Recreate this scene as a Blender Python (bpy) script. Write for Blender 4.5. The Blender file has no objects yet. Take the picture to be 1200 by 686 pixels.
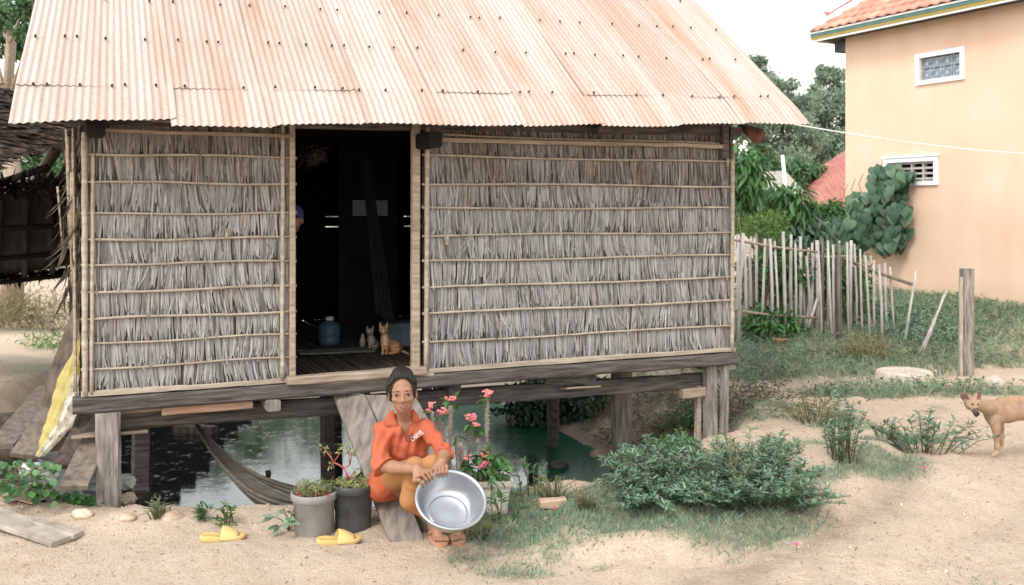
import bpy, math, random
import numpy as np
from mathutils import Vector, Matrix
random.seed(7); rng = np.random.default_rng(7)
SC = bpy.context.scene; COL = SC.collection
F = 1167.0; CH = 1.68; HY = 245.0
PI = math.pi
def P(px, py, Y):
    return Vector(((px-600)/F*Y, Y, CH-(py-HY)/F*Y))
def G(px, py, z=0.0):
    Y = (CH-z)*F/(py-HY)
    return Vector(((px-600)/F*Y, Y, z))
# ---------------------------------------------------------------- noise
def _h(ix, iy, iz, seed):
    n = (ix*374761393 + iy*668265263 + iz*2147483647 + seed*974711) & 0xffffffff
    n = ((n ^ (n >> 13))*1274126177) & 0xffffffff
    return ((n ^ (n >> 16)) & 0xffff)/65535.0
def vnoise(x, y, z=0.0, seed=0):
    x, y, z = np.broadcast_arrays(np.asarray(x, float), np.asarray(y, float), np.asarray(z, float))
    ix, iy, iz = np.floor(x).astype(np.int64), np.floor(y).astype(np.int64), np.floor(z).astype(np.int64)
    fx, fy, fz = x-ix, y-iy, z-iz
    fx, fy, fz = [f*f*(3-2*f) for f in (fx, fy, fz)]
    r = 0
    for a in (0, 1):
        for b in (0, 1):
            for c in (0, 1):
                w = (fx if a else 1-fx)*(fy if b else 1-fy)*(fz if c else 1-fz)
                r = r + w*_h(ix+a, iy+b, iz+c, seed)
    return r
def fbm(x, y, z=0.0, seed=0, oct=4):
    r = 0; a = .5
    for i in range(oct):
        r = r + a*(vnoise(np.asarray(x)*2**i, np.asarray(y)*2**i, np.asarray(z)*2**i, seed+i*17)-.5); a *= .5
    return r
def sstep(t):
    t = np.clip(t, 0, 1); return t*t*(3-2*t)
# ---------------------------------------------------------------- materials
def nt(m):
    m.use_nodes = True; t = m.node_tree; t.nodes.clear()
    o = t.nodes.new('ShaderNodeOutputMaterial'); b = t.nodes.new('ShaderNodeBsdfPrincipled')
    t.links.new(b.outputs[0], o.inputs[0]); return t, b
def ramp(t, fac, stops):
    r = t.nodes.new('ShaderNodeValToRGB'); e = r.color_ramp.elements
    while len(e) < len(stops): e.new(.5)
    for i, (p, c) in enumerate(stops):
        e[i].position = p; e[i].color = (*c, 1)
    t.links.new(fac, r.inputs[0]); return r.outputs[0]
def noise(t, scale=5, detail=5, rough=.6, stretch=(1, 1, 1), coord='Object', dist=0):
    tc = t.nodes.new('ShaderNodeTexCoord'); mp = t.nodes.new('ShaderNodeMapping')
    mp.inputs['Scale'].default_value = stretch
    n = t.nodes.new('ShaderNodeTexNoise'); n.inputs['Scale'].default_value = scale
    n.inputs['Detail'].default_value = detail; n.inputs['Roughness'].default_value = rough
    n.inputs['Distortion'].default_value = dist
    t.links.new(tc.outputs[coord], mp.inputs[0]); t.links.new(mp.outputs[0], n.inputs[0])
    return n.outputs[0]
def mixc(t, fac, a, b, mode='MIX'):
    m = t.nodes.new('ShaderNodeMix'); m.data_type = 'RGBA'; m.blend_type = mode
    for s, v in ((m.inputs[0], fac), (m.inputs[6], a), (m.inputs[7], b)):
        if isinstance(v, (int, float)): s.default_value = v
        elif isinstance(v, tuple): s.default_value = (*v, 1)
        else: t.links.new(v, s)
    return m.outputs[2]
def mathn(t, op, a, b=0.0, clamp=False):
    m = t.nodes.new('ShaderNodeMath'); m.operation = op; m.use_clamp = clamp
    for s, v in ((m.inputs[0], a), (m.inputs[1], b)):
        if isinstance(v, (int, float)): s.default_value = v
        else: t.links.new(v, s)
    return m.outputs[0]
def bump(t, b, h, strength=.4, dist=.01):
    n = t.nodes.new('ShaderNodeBump'); n.inputs['Strength'].default_value = strength
    n.inputs['Distance'].default_value = dist
    t.links.new(h, n.inputs['Height']); t.links.new(n.outputs[0], b.inputs['Normal'])
def island(t):
    g = t.nodes.new('ShaderNodeNewGeometry'); return g.outputs['Random Per Island']
MATS = {}
def pm(name, c1, c2, scale=6, rough=.85, bmp=.4, stretch=(1, 1, 1), spec=.3, isl=None, metal=0, bd=.004, detail=6, sss=0, mid=None):
    """surface of two colours mixed by noise; isl = (dark, light) factors varied per loose island"""
    if name in MATS: return MATS[name]
    m = bpy.data.materials.new(name); t, b = nt(m)
    n = noise(t, scale, detail, .6, stretch)
    st = [(.32, c1), (.68, c2)] if mid is None else [(.3, c1), (.5, mid), (.7, c2)]
    c = ramp(t, n, st)
    if isl:
        k = ramp(t, island(t), [(0, (isl[0],)*3), (1, (isl[1],)*3)])
        c = mixc(t, 1.0, c, k, 'MULTIPLY')
    t.links.new(c, b.inputs['Base Color'])
    b.inputs['Roughness'].default_value = rough; b.inputs['Specular IOR Level'].default_value = spec
    b.inputs['Metallic'].default_value = metal
    if bmp:
        n2 = noise(t, scale*4, 4, .6, stretch); bump(t, b, n2, bmp, bd)
    if sss:
        b.inputs['Subsurface Weight'].default_value = sss; b.inputs['Subsurface Radius'].default_value = (.01, .004, .002)
        b.inputs['Subsurface Scale'].default_value = .5
    MATS[name] = m; return m
def leafmat(name, cols, rough=.5, trans=.25, spec=.35):
    if name in MATS: return MATS[name]
    m = bpy.data.materials.new(name); t, b = nt(m)
    c = ramp(t, island(t), [(i/(len(cols)-1) if len(cols) > 1 else 0, k) for i, k in enumerate(cols)])
    n = noise(t, 2.2, 3)
    k = ramp(t, n, [(.3, (.7, .7, .7)), (.7, (1.15, 1.15, 1.15))])
    c = mixc(t, 1.0, c, k, 'MULTIPLY')
    t.links.new(c, b.inputs['Base Color'])
    b.inputs['Roughness'].default_value = rough; b.inputs['Specular IOR Level'].default_value = spec
    tr = t.nodes.new('ShaderNodeBsdfTranslucent'); mx = t.nodes.new('ShaderNodeMixShader')
    mx.inputs[0].default_value = trans
    out = [x for x in t.nodes if x.type == 'OUTPUT_MATERIAL'][0]
    t.links.new(c, tr.inputs[0]); t.links.new(b.outputs[0], mx.inputs[1]); t.links.new(tr.outputs[0], mx.inputs[2])
    t.links.new(mx.outputs[0], out.inputs[0]); MATS[name] = m; return m
# ---------------------------------------------------------------- objects
def tag(o, label=None, cat=None, group=None, kind=None):
    if label: o['label'] = label
    if cat: o['category'] = cat
    if group: o['group'] = group
    if kind: o['kind'] = kind
    return o
def thing(name, label, cat, loc=(0, 0, 0), rz=0, group=None):
    o = bpy.data.objects.new(name, None); COL.objects.link(o); o.empty_display_size = .1
    o.location = loc; o.rotation_euler = (0, 0, rz)
    return tag(o, label, cat, group)
class MB:
    def __init__(s): s.v = []; s.f = []; s.mi = []; s.n = 0; s.sm = []
    def add(s, V, Fc, mi=0, sm=False):
        V = np.asarray(V, float).reshape(-1, 3)
        s.v.append(V)
        Fc = [tuple(int(i)+s.n for i in f) for f in Fc] if not isinstance(Fc, np.ndarray) else (Fc+s.n).tolist()
        s.f += Fc; s.mi += [mi]*len(Fc); s.sm += [sm]*len(Fc); s.n += len(V); return s
    def box(s, lo, hi, mi=0, M=None, bev=0):
        x0, y0, z0 = lo; x1, y1, z1 = hi
        V = np.array([(x, y, z) for z in (z0, z1) for y in (y0, y1) for x in (x0, x1)], float)
        Fc = [(0, 2, 3, 1), (4, 5, 7, 6), (0, 1, 5, 4), (2, 6, 7, 3), (0, 4, 6, 2), (1, 3, 7, 5)]
        if M is not None: V = np.array([tuple(M @ Vector(p)) for p in V])
        return s.add(V, Fc, mi)
    def bar(s, a, b, w, h, mi=0, up=(0, 0, 1), seg=1, jit=0, taper=1.0, roll=0):
        """rectangular timber from a to b, chamfered, slightly irregular"""
        a = Vector(a); b = Vector(b); d = (b-a).normalized(); up = Vector(up)
        if abs(d.dot(up)) > .95: up = Vector((0, 1, 0))
        sx = d.cross(up).normalized(); sz = sx.cross(d).normalized()
        if roll:
            R = Matrix.Rotation(roll, 3, d); sx = R @ sx; sz = R @ sz
        c = min(w, h)*.14; prof = [(-w/2+c, -h/2), (w/2-c, -h/2), (w/2, -h/2+c), (w/2, h/2-c), (w/2-c, h/2), (-w/2+c, h/2), (-w/2, h/2-c), (-w/2, -h/2+c)]
        V = []; L = (b-a).length; seg = max(seg, 1)
        for i in range(seg+1):
            t = i/seg; k = 1+(taper-1)*t
            o = a.lerp(b, t)+(sx*random.uniform(-1, 1)+sz*random.uniform(-1, 1))*jit
            for (x, z) in prof:
                V.append(o+sx*(x*k+random.uniform(-1, 1)*jit*.6)+sz*(z*k+random.uniform(-1, 1)*jit*.6))
        Fc = [tuple(reversed(range(8))), tuple(seg*8+j for j in range(8))]
        for i in range(seg):
            for j in range(8): Fc.append((i*8+j, i*8+(j+1) % 8, (i+1)*8+(j+1) % 8, (i+1)*8+j))
        return s.add([tuple(p) for p in V], Fc, mi)
    def tube(s, pts, r, n=8, mi=0, cap=True, sq=(1, 1), sm=True):
        pts = [Vector(p) for p in pts]; N = len(pts)
        rr = r if hasattr(r, '__len__') else [r]*N
        V = []; prev = None
        for i, p in enumerate(pts):
            d = (pts[min(i+1, N-1)]-pts[max(i-1, 0)])
            d = d.normalized() if d.length > 1e-9 else Vector((0, 0, 1))
            if prev is None:
                x = d.cross(Vector((0, 0, 1)));
                if x.length < .1: x = d.cross(Vector((0, 1, 0)))
                x.normalize()
            else:
                x = (prev-d*prev.dot(d)).normalized()
            prev = x; y = d.cross(x)
            for j in range(n):
                a = 2*PI*j/n
                V.append(p+x*(math.cos(a)*rr[i]*sq[0])+y*(math.sin(a)*rr[i]*sq[1]))
        Fc = []
        for i in range(N-1):
            for j in range(n): Fc.append((i*n+j, i*n+(j+1) % n, (i+1)*n+(j+1) % n, (i+1)*n+j))
        if cap: Fc += [tuple(reversed(range(n))), tuple((N-1)*n+j for j in range(n))]
        return s.add([tuple(p) for p in V], Fc, mi, sm)
    def lathe(s, prof, n=32, mi=0, M=None, close=False):
        V = [];
        for (r, z) in prof:
            for j in range(n):
                a = 2*PI*j/n; V.append((r*math.cos(a), r*math.sin(a), z))
        if M is not None: V = [tuple(M @ Vector(p)) for p in V]
        Fc = []
        for i in range(len(prof)-1):
            for j in range(n): Fc.append((i*n+j, i*n+(j+1) % n, (i+1)*n+(j+1) % n, (i+1)*n+j))
        if prof[0][0] > 1e-6 and close: Fc.append(tuple(reversed(range(n))))
        if close: Fc.append(tuple((len(prof)-1)*n+j for j in range(n)))
        return s.add(V, Fc, mi, True)
    def quads(s, Q, mi=0, sm=False):
        """Q: N x 4 x 3"""
        Q = np.asarray(Q, float); N = len(Q)
        return s.add(Q.reshape(-1, 3), np.arange(N*4).reshape(-1, 4), mi, sm)
    def build(s, name, mats, parent=None, world=True, smooth=None):
        me = bpy.data.meshes.new(name)
        V = np.concatenate(s.v) if s.v else np.zeros((0, 3))
        if parent is not None and world:
            bpy.context.view_layer.update()
            Mi = np.array(parent.matrix_world.inverted()); V = V @ Mi[:3, :3].T+Mi[:3, 3]
        me.from_pydata(V.tolist(), [], s.f)
        if not isinstance(mats, (list, tuple)): mats = [mats]
        for m in mats: me.materials.append(m)
        me.polygons.foreach_set('material_index', s.mi)
        me.polygons.foreach_set('use_smooth', s.sm if smooth is None else [smooth]*len(s.f))
        me.update()
        o = bpy.data.objects.new(name, me); COL.objects.link(o)
        if parent is not None: o.parent = parent
        return o
def leaf_batch(mb, base, d, nrm, L, W, mi=0, curl=.25, fold=.18):
    """N leaves, each 8 verts 6 quads/tris: pointed oval folded at the midrib. arrays base,d,nrm Nx3; L,W N"""
    N = len(base); d = d/np.linalg.norm(d, axis=1)[:, None]
    sd = np.cross(d, nrm); sd /= (np.linalg.norm(sd, axis=1)[:, None]+1e-9); nn = np.cross(sd, d)
    L = L[:, None]; W = W[:, None]
    def pt(t, s, c): return base+d*L*t+sd*W*s+nn*(-L*curl*t*t+W*c)
    A = pt(0, 0, 0); B = pt(.3, .42, fold); C = pt(.3, 0, 0); D = pt(.3, -.42, fold)
    E = pt(.68, .36, fold); Fm = pt(.68, 0, 0); H = pt(.68, -.36, fold); T = pt(1, 0, 0)
    V = np.stack([A, B, C, D, E, Fm, H, T], 1).reshape(-1, 3)
    f = np.arange(N)[:, None]*8
    tri = np.concatenate([f+[0, 2, 1, 1], f+[0, 3, 2, 2]], 0)
    tris = [(int(a), int(a)+2, int(a)+1) for a in f[:, 0]]+[(int(a), int(a)+3, int(a)+2) for a in f[:, 0]]
    tris += [(int(a)+4, int(a)+5, int(a)+7) for a in f[:, 0]]+[(int(a)+5, int(a)+6, int(a)+7) for a in f[:, 0]]
    q = [(int(a)+1, int(a)+2, int(a)+5, int(a)+4) for a in f[:, 0]]+[(int(a)+2, int(a)+3, int(a)+6, int(a)+5) for a in f[:, 0]]
    mb.add(V, tris+q, mi, True)
def runit(n):
    v = rng.normal(size=(n, 3)); return v/np.linalg.norm(v, axis=1)[:, None]
# ---------------------------------------------------------------- implicit bodies
class SDF:
    def __init__(s, lo, hi, h):
        s.lo = np.array(lo, float); s.h = h
        s.n = np.ceil((np.array(hi)-s.lo)/h).astype(int)+1
        s.D = np.full(s.n, .5, np.float32)
    def _blk(s, lo, hi):
        a = np.clip(np.floor((np.array(lo)-s.lo)/s.h).astype(int), 0, s.n); b = np.clip(np.ceil((np.array(hi)-s.lo)/s.h).astype(int)+1, 0, s.n)
        sl = tuple(slice(a[i], b[i]) for i in range(3))
        ax = [s.lo[i]+s.h*np.arange(a[i], b[i]) for i in range(3)]
        return sl, np.meshgrid(*ax, indexing='ij')
    def comb(s, sl, d, k, op):
        o = s.D[sl]
        if o.size == 0: return
        d = d.astype(np.float32)
        if op == 'sub':
            h = np.clip(.5-.5*(o+d)/k, 0, 1); s.D[sl] = o*(1-h)-d*h+k*h*(1-h)
        else:
            h = np.clip(.5+.5*(o-d)/k, 0, 1); s.D[sl] = o*(1-h)+d*h-k*h*(1-h)
    def cap(s, a, b, ra, rb=None, k=.012, op='add'):
        rb = ra if rb is None else rb; a = np.array(a, float); b = np.array(b, float)
        R = max(ra, rb)+k*1.5+s.h*2
        sl, (X, Y, Z) = s._blk(np.minimum(a, b)-R, np.maximum(a, b)+R)
        ab = b-a; L = ab@ab+1e-12
        t = np.clip(((X-a[0])*ab[0]+(Y-a[1])*ab[1]+(Z-a[2])*ab[2])/L, 0, 1)
        d = np.sqrt((X-a[0]-t*ab[0])**2+(Y-a[1]-t*ab[1])**2+(Z-a[2]-t*ab[2])**2)-(ra+(rb-ra)*t)
        s.comb(sl, d, k, op); return s
    def chain(s, pts, rs, k=.012, op='add'):
        for i in range(len(pts)-1): s.cap(pts[i], pts[i+1], rs[i], rs[i+1], k, op)
        return s
    def ell(s, c, r, R=None, k=.012, op='add'):
        c = np.array(c, float); r = np.array(r, float); m = r.max()+k*1.5+s.h*2
        sl, (X, Y, Z) = s._blk(c-m, c+m)
        p = np.stack([X-c[0], Y-c[1], Z-c[2]], -1)
        if R is not None: p = p @ np.array(R)      # rows: local = R^T p  (R columns are the local axes)
        k0 = np.sqrt(((p/r)**2).sum(-1)); k1 = np.sqrt(((p/r**2)**2).sum(-1))+1e-9
        s.comb(sl, k0*(k0-1)/k1, k, op); return s
    def field(s, fn):
        _, (X, Y, Z) = s._blk(s.lo, s.lo+s.h*s.n); s.D = fn(s.D, X, Y, Z).astype(np.float32)
    def mesh(s):
        D = s.D; ins = D < 0; nx, ny, nz = D.shape
        acc = np.zeros((nx-1, ny-1, nz-1, 3), np.float32); cnt = np.zeros((nx-1, ny-1, nz-1), np.int16)
        cor = [(i, j, k) for i in (0, 1) for j in (0, 1) for k in (0, 1)]
        cut = lambda c: (slice(c[0], nx-1+c[0]), slice(c[1], ny-1+c[1]), slice(c[2], nz-1+c[2]))
        for a in cor:
            for ax in range(3):
                if a[ax]: continue
                b = list(a); b[ax] = 1
                Da, Db = D[cut(a)], D[cut(b)]; x = (Da < 0) != (Db < 0)
                w = np.nonzero(x); t = Da[w]/(Da[w]-Db[w])
                for m in range(3):
                    acc[w[0], w[1], w[2], m] += a[m]+(t if m == ax else 0)
                cnt[w] += 1
        act = cnt > 0; idx = np.full(act.shape, -1, np.int64); idx[act] = np.arange(act.sum())
        w = np.nonzero(act)
        V = (np.stack(w, 1)+acc[act]/cnt[act][:, None])*s.h+s.lo
        Q = []
        for ax in range(3):
            u, v = [(1, 2), (2, 0), (0, 1)][ax]
            sh = [nx, ny, nz]; sh[ax] -= 1
            A = ins[tuple(slice(0, sh[m]) for m in range(3))]
            s2 = [slice(None)]*3; s2[ax] = slice(1, None); B = ins[tuple(s2)]
            x = A != B
            c = np.nonzero(x); c = np.stack(c, 1)
            ok = (c[:, u] > 0) & (c[:, v] > 0) & (c[:, u] < s.n[u]-1) & (c[:, v] < s.n[v]-1); c = c[ok]
            fl = A[c[:, 0], c[:, 1], c[:, 2]]
            def off(du, dv):
                q = c.copy(); q[:, u] -= du; q[:, v] -= dv; return idx[q[:, 0], q[:, 1], q[:, 2]]
            q = np.stack([off(1, 1), off(0, 1), off(0, 0), off(1, 0)], 1)
            q[~fl] = q[~fl][:, ::-1]
            Q.append(q)
        return V, np.concatenate(Q)
    def build(s, name, mats, parent, matfn=None, smooth_it=2):
        V, Q = s.mesh()
        # laplacian smoothing
        for _ in range(smooth_it):
            S = np.zeros_like(V); n = np.zeros(len(V))
            for i in range(4):
                np.add.at(S, Q[:, i], V[Q[:, (i+1) % 4]]); np.add.at(n, Q[:, i], 1)
                np.add.at(S, Q[:, i], V[Q[:, (i-1) % 4]]); np.add.at(n, Q[:, i], 1)
            V = V*.5+.5*S/np.maximum(n, 1)[:, None]
        mb = MB(); mb.add(V, Q, 0, True)
        if matfn is not None:
            C = V[Q].mean(1); mb.mi = matfn(C).astype(int).tolist()
        return mb.build(name, mats, parent)
# ================================================================= camera, light
cam = bpy.data.cameras.new('camera'); camo = bpy.data.objects.new('camera', cam); COL.objects.link(camo)
camo.location = (0, 0, CH); camo.rotation_euler = (PI/2, 0, 0)
cam.lens = 36*F/1200; cam.shift_y = -98/1200; cam.clip_end = 2000; cam.clip_start = .05
cam.dof.use_dof = True; cam.dof.focus_distance = 5.4; cam.dof.aperture_fstop = 4.0
SC.camera = camo
w = bpy.data.worlds.new('World'); SC.world = w; w.use_nodes = True; t = w.node_tree; t.nodes.clear()
wo = t.nodes.new('ShaderNodeOutputWorld'); bg = t.nodes.new('ShaderNodeBackground'); sky = t.nodes.new('ShaderNodeTexSky')
sky.sky_type = 'NISHITA'; sky.sun_disc = False; SUN_EL = math.radians(48); SUN_AZ = math.radians(-150)
sky.sun_elevation = SUN_EL; sky.sun_rotation = SUN_AZ; sky.air_density = 2.2; sky.dust_density = 1.0; sky.ozone_density = 1.0
hs = t.nodes.new('ShaderNodeHueSaturation'); hs.inputs['Saturation'].default_value = .22
t.links.new(sky.outputs[0], hs.inputs['Color']); t.links.new(hs.outputs[0], bg.inputs[0]); t.links.new(bg.outputs[0], wo.inputs[0])
bg.inputs[1].default_value = .15
sl = bpy.data.lights.new('sun', 'SUN'); so = bpy.data.objects.new('sun', sl); COL.objects.link(so)
sl.energy = .8; sl.angle = math.radians(14); sl.color = (1, .95, .88)
# sky rotation: direction towards the sun
sd = Vector((math.sin(SUN_AZ)*math.cos(SUN_EL), math.cos(SUN_AZ)*math.cos(SUN_EL), math.sin(SUN_EL)))
so.rotation_euler = sd.to_track_quat('Z', 'Y').to_euler(); so.location = (0, 0, 20)
SC.view_settings.view_transform = 'Standard'; SC.view_settings.look = 'None'; SC.view_settings.gamma = 1
SC.view_settings.exposure = 1.25; SC.view_settings.use_curve_mapping = False
SC.render.engine = 'CYCLES'

# ================================================================= terrain
POND = np.array([(-3.6, 6.5), (-2.6, 6.15), (-1.6, 6.05), (-.7, 6.05), (.1, 6.25), (.6, 6.9), (.78, 7.6), (.80, 8.2), (.68, 8.9), (.42, 9.75), (.14, 10.6), (-.5, 11.2), (-2.6, 11.5), (-4.2, 11.0), (-4.3, 8)])
WZ = -.45
def polyd(x, y, Pg=POND):
    x = np.asarray(x, float); y = np.asarray(y, float); best = np.full(np.broadcast(x, y).shape, 1e9); ins = np.zeros(best.shape, bool)
    n = len(Pg)
    for i in range(n):
        a = Pg[i]; b = Pg[(i+1) % n]; e = b-a; t = np.clip(((x-a[0])*e[0]+(y-a[1])*e[1])/(e@e), 0, 1)
        best = np.minimum(best, np.hypot(x-a[0]-t*e[0], y-a[1]-t*e[1]))
        with np.errstate(divide='ignore', invalid='ignore'):
            c = ((a[1] > y) != (b[1] > y)) & (x < (b[0]-a[0])*(y-a[1])/(b[1]-a[1]+1e-12)+a[0])
        ins ^= c
    return np.where(ins, -best, best)
PLAT = np.array([tuple(G(px_, py_, .03))[:2] for px_, py_ in [(1045, 500), (1030, 468), (880, 470), (760, 540), (640, 600), (610, 640), (700, 652), (820, 648), (900, 636), (985, 618), (1040, 590), (1064, 552)]])
def gs(x, y, cx, cy, sx, sy, rot=0):
    dx = x-cx; dy = y-cy; c, s = math.cos(rot), math.sin(rot)
    return np.exp(-(((dx*c+dy*s)/sx)**2+((-dx*s+dy*c)/sy)**2))
def HT(x, y, fine=True):
    x = np.asarray(x, float); y = np.asarray(y, float)
    base = .40*sstep((y-9.9)/4.0)*sstep((x-1.0)/3.5) + .05*sstep((x-1)/2)*gs(x, y, 1.9, 6.6, 1.6, 1.2)
    base = base + .10*gs(x, y, 1.55, 6.1, 1.5, .35, .25) - .05*gs(x, y, 3.0, 5.6, .9, .25, .9)
    base = base + .9*sstep((y-22)/14)*sstep((-x-3)/6)
    base = base + .06*gs(x, y, -2.0, 5.35, .8, .18) - .03*sstep((5.0-y)/.5)
    base = base-.035*gs(x, y, 2.75, 5.6, .10, 1.3, -.75)-.03*gs(x, y, 3.3, 5.3, .09, 1.2, -.8)+.03*gs(x, y, 2.3, 5.75, .25, .9, -.8)
    base = base+.085*sstep(-polyd(x+.10*fbm(x*3, y*3, 0, 66, 3), y+.10*fbm(x*3, y*3, 0, 67, 3), PLAT)/.20)
    d = polyd(x, y)
    w = .42+.75*sstep((x-.2)/.6)*sstep((y-6.6)/.8)+1.0*sstep((y-10.6)/1)
    base = np.where(d < 0, WZ-np.minimum(.35, -d*.6), WZ+(base-WZ)*sstep((d)/w*.92+.0))
    lump = fbm(x*.9, y*.9, 0, 3, 3)*.10*sstep((y-4.6)/1.5)
    lump = lump*(1-gs(x, y, -.45, 5.05, .9, .5))
    base = base+lump*np.where(d > 0, 1, .3)
    if fine:
        near = 1-sstep((y-14)/6)
        base = base+(fbm(x*4, y*4, 0, 9, 4)*.055+fbm(x*22, y*22, 0, 5, 3)*.013)*near*(0.6+.8*sstep((vnoise(x*1.3, y*1.3, 0, 40)-.35)*3))
        bank = gs(d, 0*d, .32, 0, .22, 1)
        base = base+bank*fbm(x*3.5, y*3.5, 0, 21, 4)*.16+.05*np.abs(fbm(x*4.5, y*4.5, 0, 88, 3))*near*sstep((x-.6)/.6)
    return base
def H1(x, y): return float(HT(np.array([x]), np.array([y]))[0])
def on(px, py, z=0.0):
    p = G(px, py, z)
    for _ in range(6):
        zz = H1(p.x, p.y); p = G(px, py, zz)
    return p
def grassmask(x, y):
    g = 0
    for (px, py, sx, sy, r, a) in [(620, 612, .32, .30, 0, 1.2), (690, 622, .45, .25, 0, 1.3), (790, 632, .55, .17, .1, 1.5), (880, 628, .34, .14, .2, 1.2), (750, 610, .7, .2, 0, 1.0), (840, 605, .6, .2, 0, .7), (700, 600, .5, .2, 0, 1.0),
                                (985, 583, .45, .14, .5, .95), (1040, 568, .4, .12, .6, .8), (950, 560, .35, .14, .4, .5), (1020, 545, .5, .1, .3, .7), (1000, 463, .9, .25, 0, .7), (1060, 462, .8, .3, 0, .7),
                                (1160, 462, 1.2, .35, 0, .8), (900, 425, 1.4, .8, 0, 1.25), (1010, 420, 1.4, .9, 0, 1.0), (1150, 405, 2.2, 1.1, 0, .55), (1090, 385, 2.2, 1.3, 0, .75), (1190, 430, .9, .5, 0, .4),
                                (940, 385, 3, 2, 0, .9), (1085, 520, .32, .2, 0, .8), (990, 520, .3, .2, 0, .8), (190, 603, .12, .06, 0, .8), (560, 625, .12, .12, 0, .9), (870, 440, .8, .3, 0, .8),
                                (30, 430, 2.5, .8, 0, .5), (40, 375, 5, 2.0, 0, .75), (735, 550, .5, .5, 0, .7), (900, 498, .5, .3, 0, .4), (520, 655, .2, .05, 0, .4), (740, 662, .2, .05, 0, .5), (860, 655, .12, .04, 0, .4), (600, 668, .15, .04, 0, .35), (400, 665, .15, .03, 0, .35), (1105, 590, .12, .05, 0, .4), (300, 652, .12, .03, 0, .25), (100, 585, .3, .1, 0, .3)]:
        p = G(px, py, 0); g = g+a*gs(x, y, p.x, p.y, sx, sy, r)
    g = g+.38*sstep((y-11.5)/2)*(x > .3)
    n = fbm(x*1.6, y*1.6, 0, 77, 4)*2.1+fbm(x*9, y*9, 0, 78, 3)*.9
    path = gs(x, y, 3.6, 6.0, .9, 2.4, -.35)
    return np.clip(g*1.15+n*.8-.33-.5*path, 0, 1)
def axis(lo, a, b, hi, s, g=1.16):
    m = list(np.arange(a, b, s)); q = s; v = b; R = []
    while v < hi: R.append(v); q *= g; v += q
    q = s; v = a; Lf = []
    while v > lo: q *= g; v -= q; Lf.append(v)
    return np.array(Lf[::-1]+m+R+[hi])
xs = axis(-400, -3.2, 4.6, 400, .035); ys = axis(-30, 4.2, 10.5, 600, .035, 1.07)
X, Y = np.meshgrid(xs, ys, indexing='ij'); Z = HT(X, Y)
nx, ny = X.shape; I = np.arange(nx*ny).reshape(nx, ny)
mb = MB(); mb.add(np.stack([X, Y, Z], -1).reshape(-1, 3), np.stack([I[:-1, :-1], I[1:, :-1], I[1:, 1:], I[:-1, 1:]], -1).reshape(-1, 4), 0, True)
gm = bpy.data.materials.new('sandy_soil'); t, b = nt(gm)
n1 = noise(t, 1.6, 9, .68); n2 = noise(t, 14, 8, .7); n3 = noise(t, 90, 4, .7)
c = ramp(t, n1, [(.34, (.46, .31, .205)), (.5, (.62, .475, .34)), (.64, (.70, .575, .445))])
c = mixc(t, .55, c, ramp(t, n2, [(.27, (.30, .18, .11)), (.42, (.60, .45, .32)), (.65, (.75, .63, .50))]))
c = mixc(t, .5, c, ramp(t, n3, [(.28, (.34, .23, .155)), (.62, (.74, .62, .49))]))
at = t.nodes.new('ShaderNodeAttribute'); at.attribute_name = 'cover'
c = mixc(t, mathn(t, 'MULTIPLY', at.outputs['Fac'], .75), c, ramp(t, n2, [(.3, (.13, .17, .10)), (.7, (.32, .33, .21))]))
at2 = t.nodes.new('ShaderNodeAttribute'); at2.attribute_name = 'mud'
c = mixc(t, at2.outputs['Fac'], c, ramp(t, n2, [(.3, (.035, .028, .022)), (.7, (.11, .085, .06))]))
t.links.new(c, b.inputs['Base Color']); b.inputs['Roughness'].default_value = .95; b.inputs['Specular IOR Level'].default_value = .15
bump(t, b, mathn(t, 'ADD', n2, mathn(t, 'MULTIPLY', n3, .5)), 1.0, .032)
MATS['sandy_soil'] = gm
go = mb.build('ground', gm); tag(go, 'pale orange sandy soil rising in low ridges round the pond', None, None, 'structure')
cov = grassmask(X, Y).reshape(-1); dd = polyd(X, Y).reshape(-1)
bankm = np.exp(-(((X.reshape(-1)-1.6)/1.1)**2+((Y.reshape(-1)-8.9)/1.3)**2))*(.35+1.2*np.clip(fbm(X*2.5, Y*2.5, 0, 56, 3).reshape(-1)+.15, 0, 1))
mud = bankm*.75+sstep((.30+fbm(X*4, Y*4, 0, 55, 3).reshape(-1)*.5-dd)/.3)*(.9*sstep((1.9-X.reshape(-1)-(Y.reshape(-1)-6))/1.2)*.9+.25)
trk = np.zeros_like(cov); xr, yr = X.reshape(-1), Y.reshape(-1); tp_ = [tuple(G(*q_))[:2] for q_ in ((1100, 480), (1066, 520), (1074, 560), (1035, 605), (950, 645), (850, 676), (700, 700))]
for (xa, ya), (xb, yb) in zip(tp_[:-1], tp_[1:]):
    t_ = np.clip(((xr-xa)*(xb-xa)+(yr-ya)*(yb-ya))/((xb-xa)**2+(yb-ya)**2), 0, 1); dd_ = np.hypot(xr-xa-t_*(xb-xa), yr-ya-t_*(yb-ya)); trk = np.maximum(trk, np.exp(-(dd_/.11)**2))
trk = trk*.34*np.clip(.6+fbm(xr*6, yr*6, 0, 71, 4)*2.4, 0, 1)+.16*np.clip(fbm(xr*1.7, yr*1.7, 0, 72, 5)*3-.2, 0, 1)
for nm, val in (('cover', cov), ('mud', np.clip(mud, 0, 1))):
    val = val if nm != 'mud' else np.maximum(val, trk)
    a = go.data.attributes.new(nm, 'FLOAT', 'POINT'); a.data.foreach_set('value', val.astype(np.float32))
# water
wm = bpy.data.materials.new('pond_water'); t, b = nt(wm)
tc = t.nodes.new('ShaderNodeTexCoord'); sp = t.nodes.new('ShaderNodeSeparateXYZ'); t.links.new(tc.outputs['Object'], sp.inputs[0])
na = noise(t, 1.3, 6, .6); nb = noise(t, 30, 4, .7); nc = noise(t, 6, 5, .7)
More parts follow.
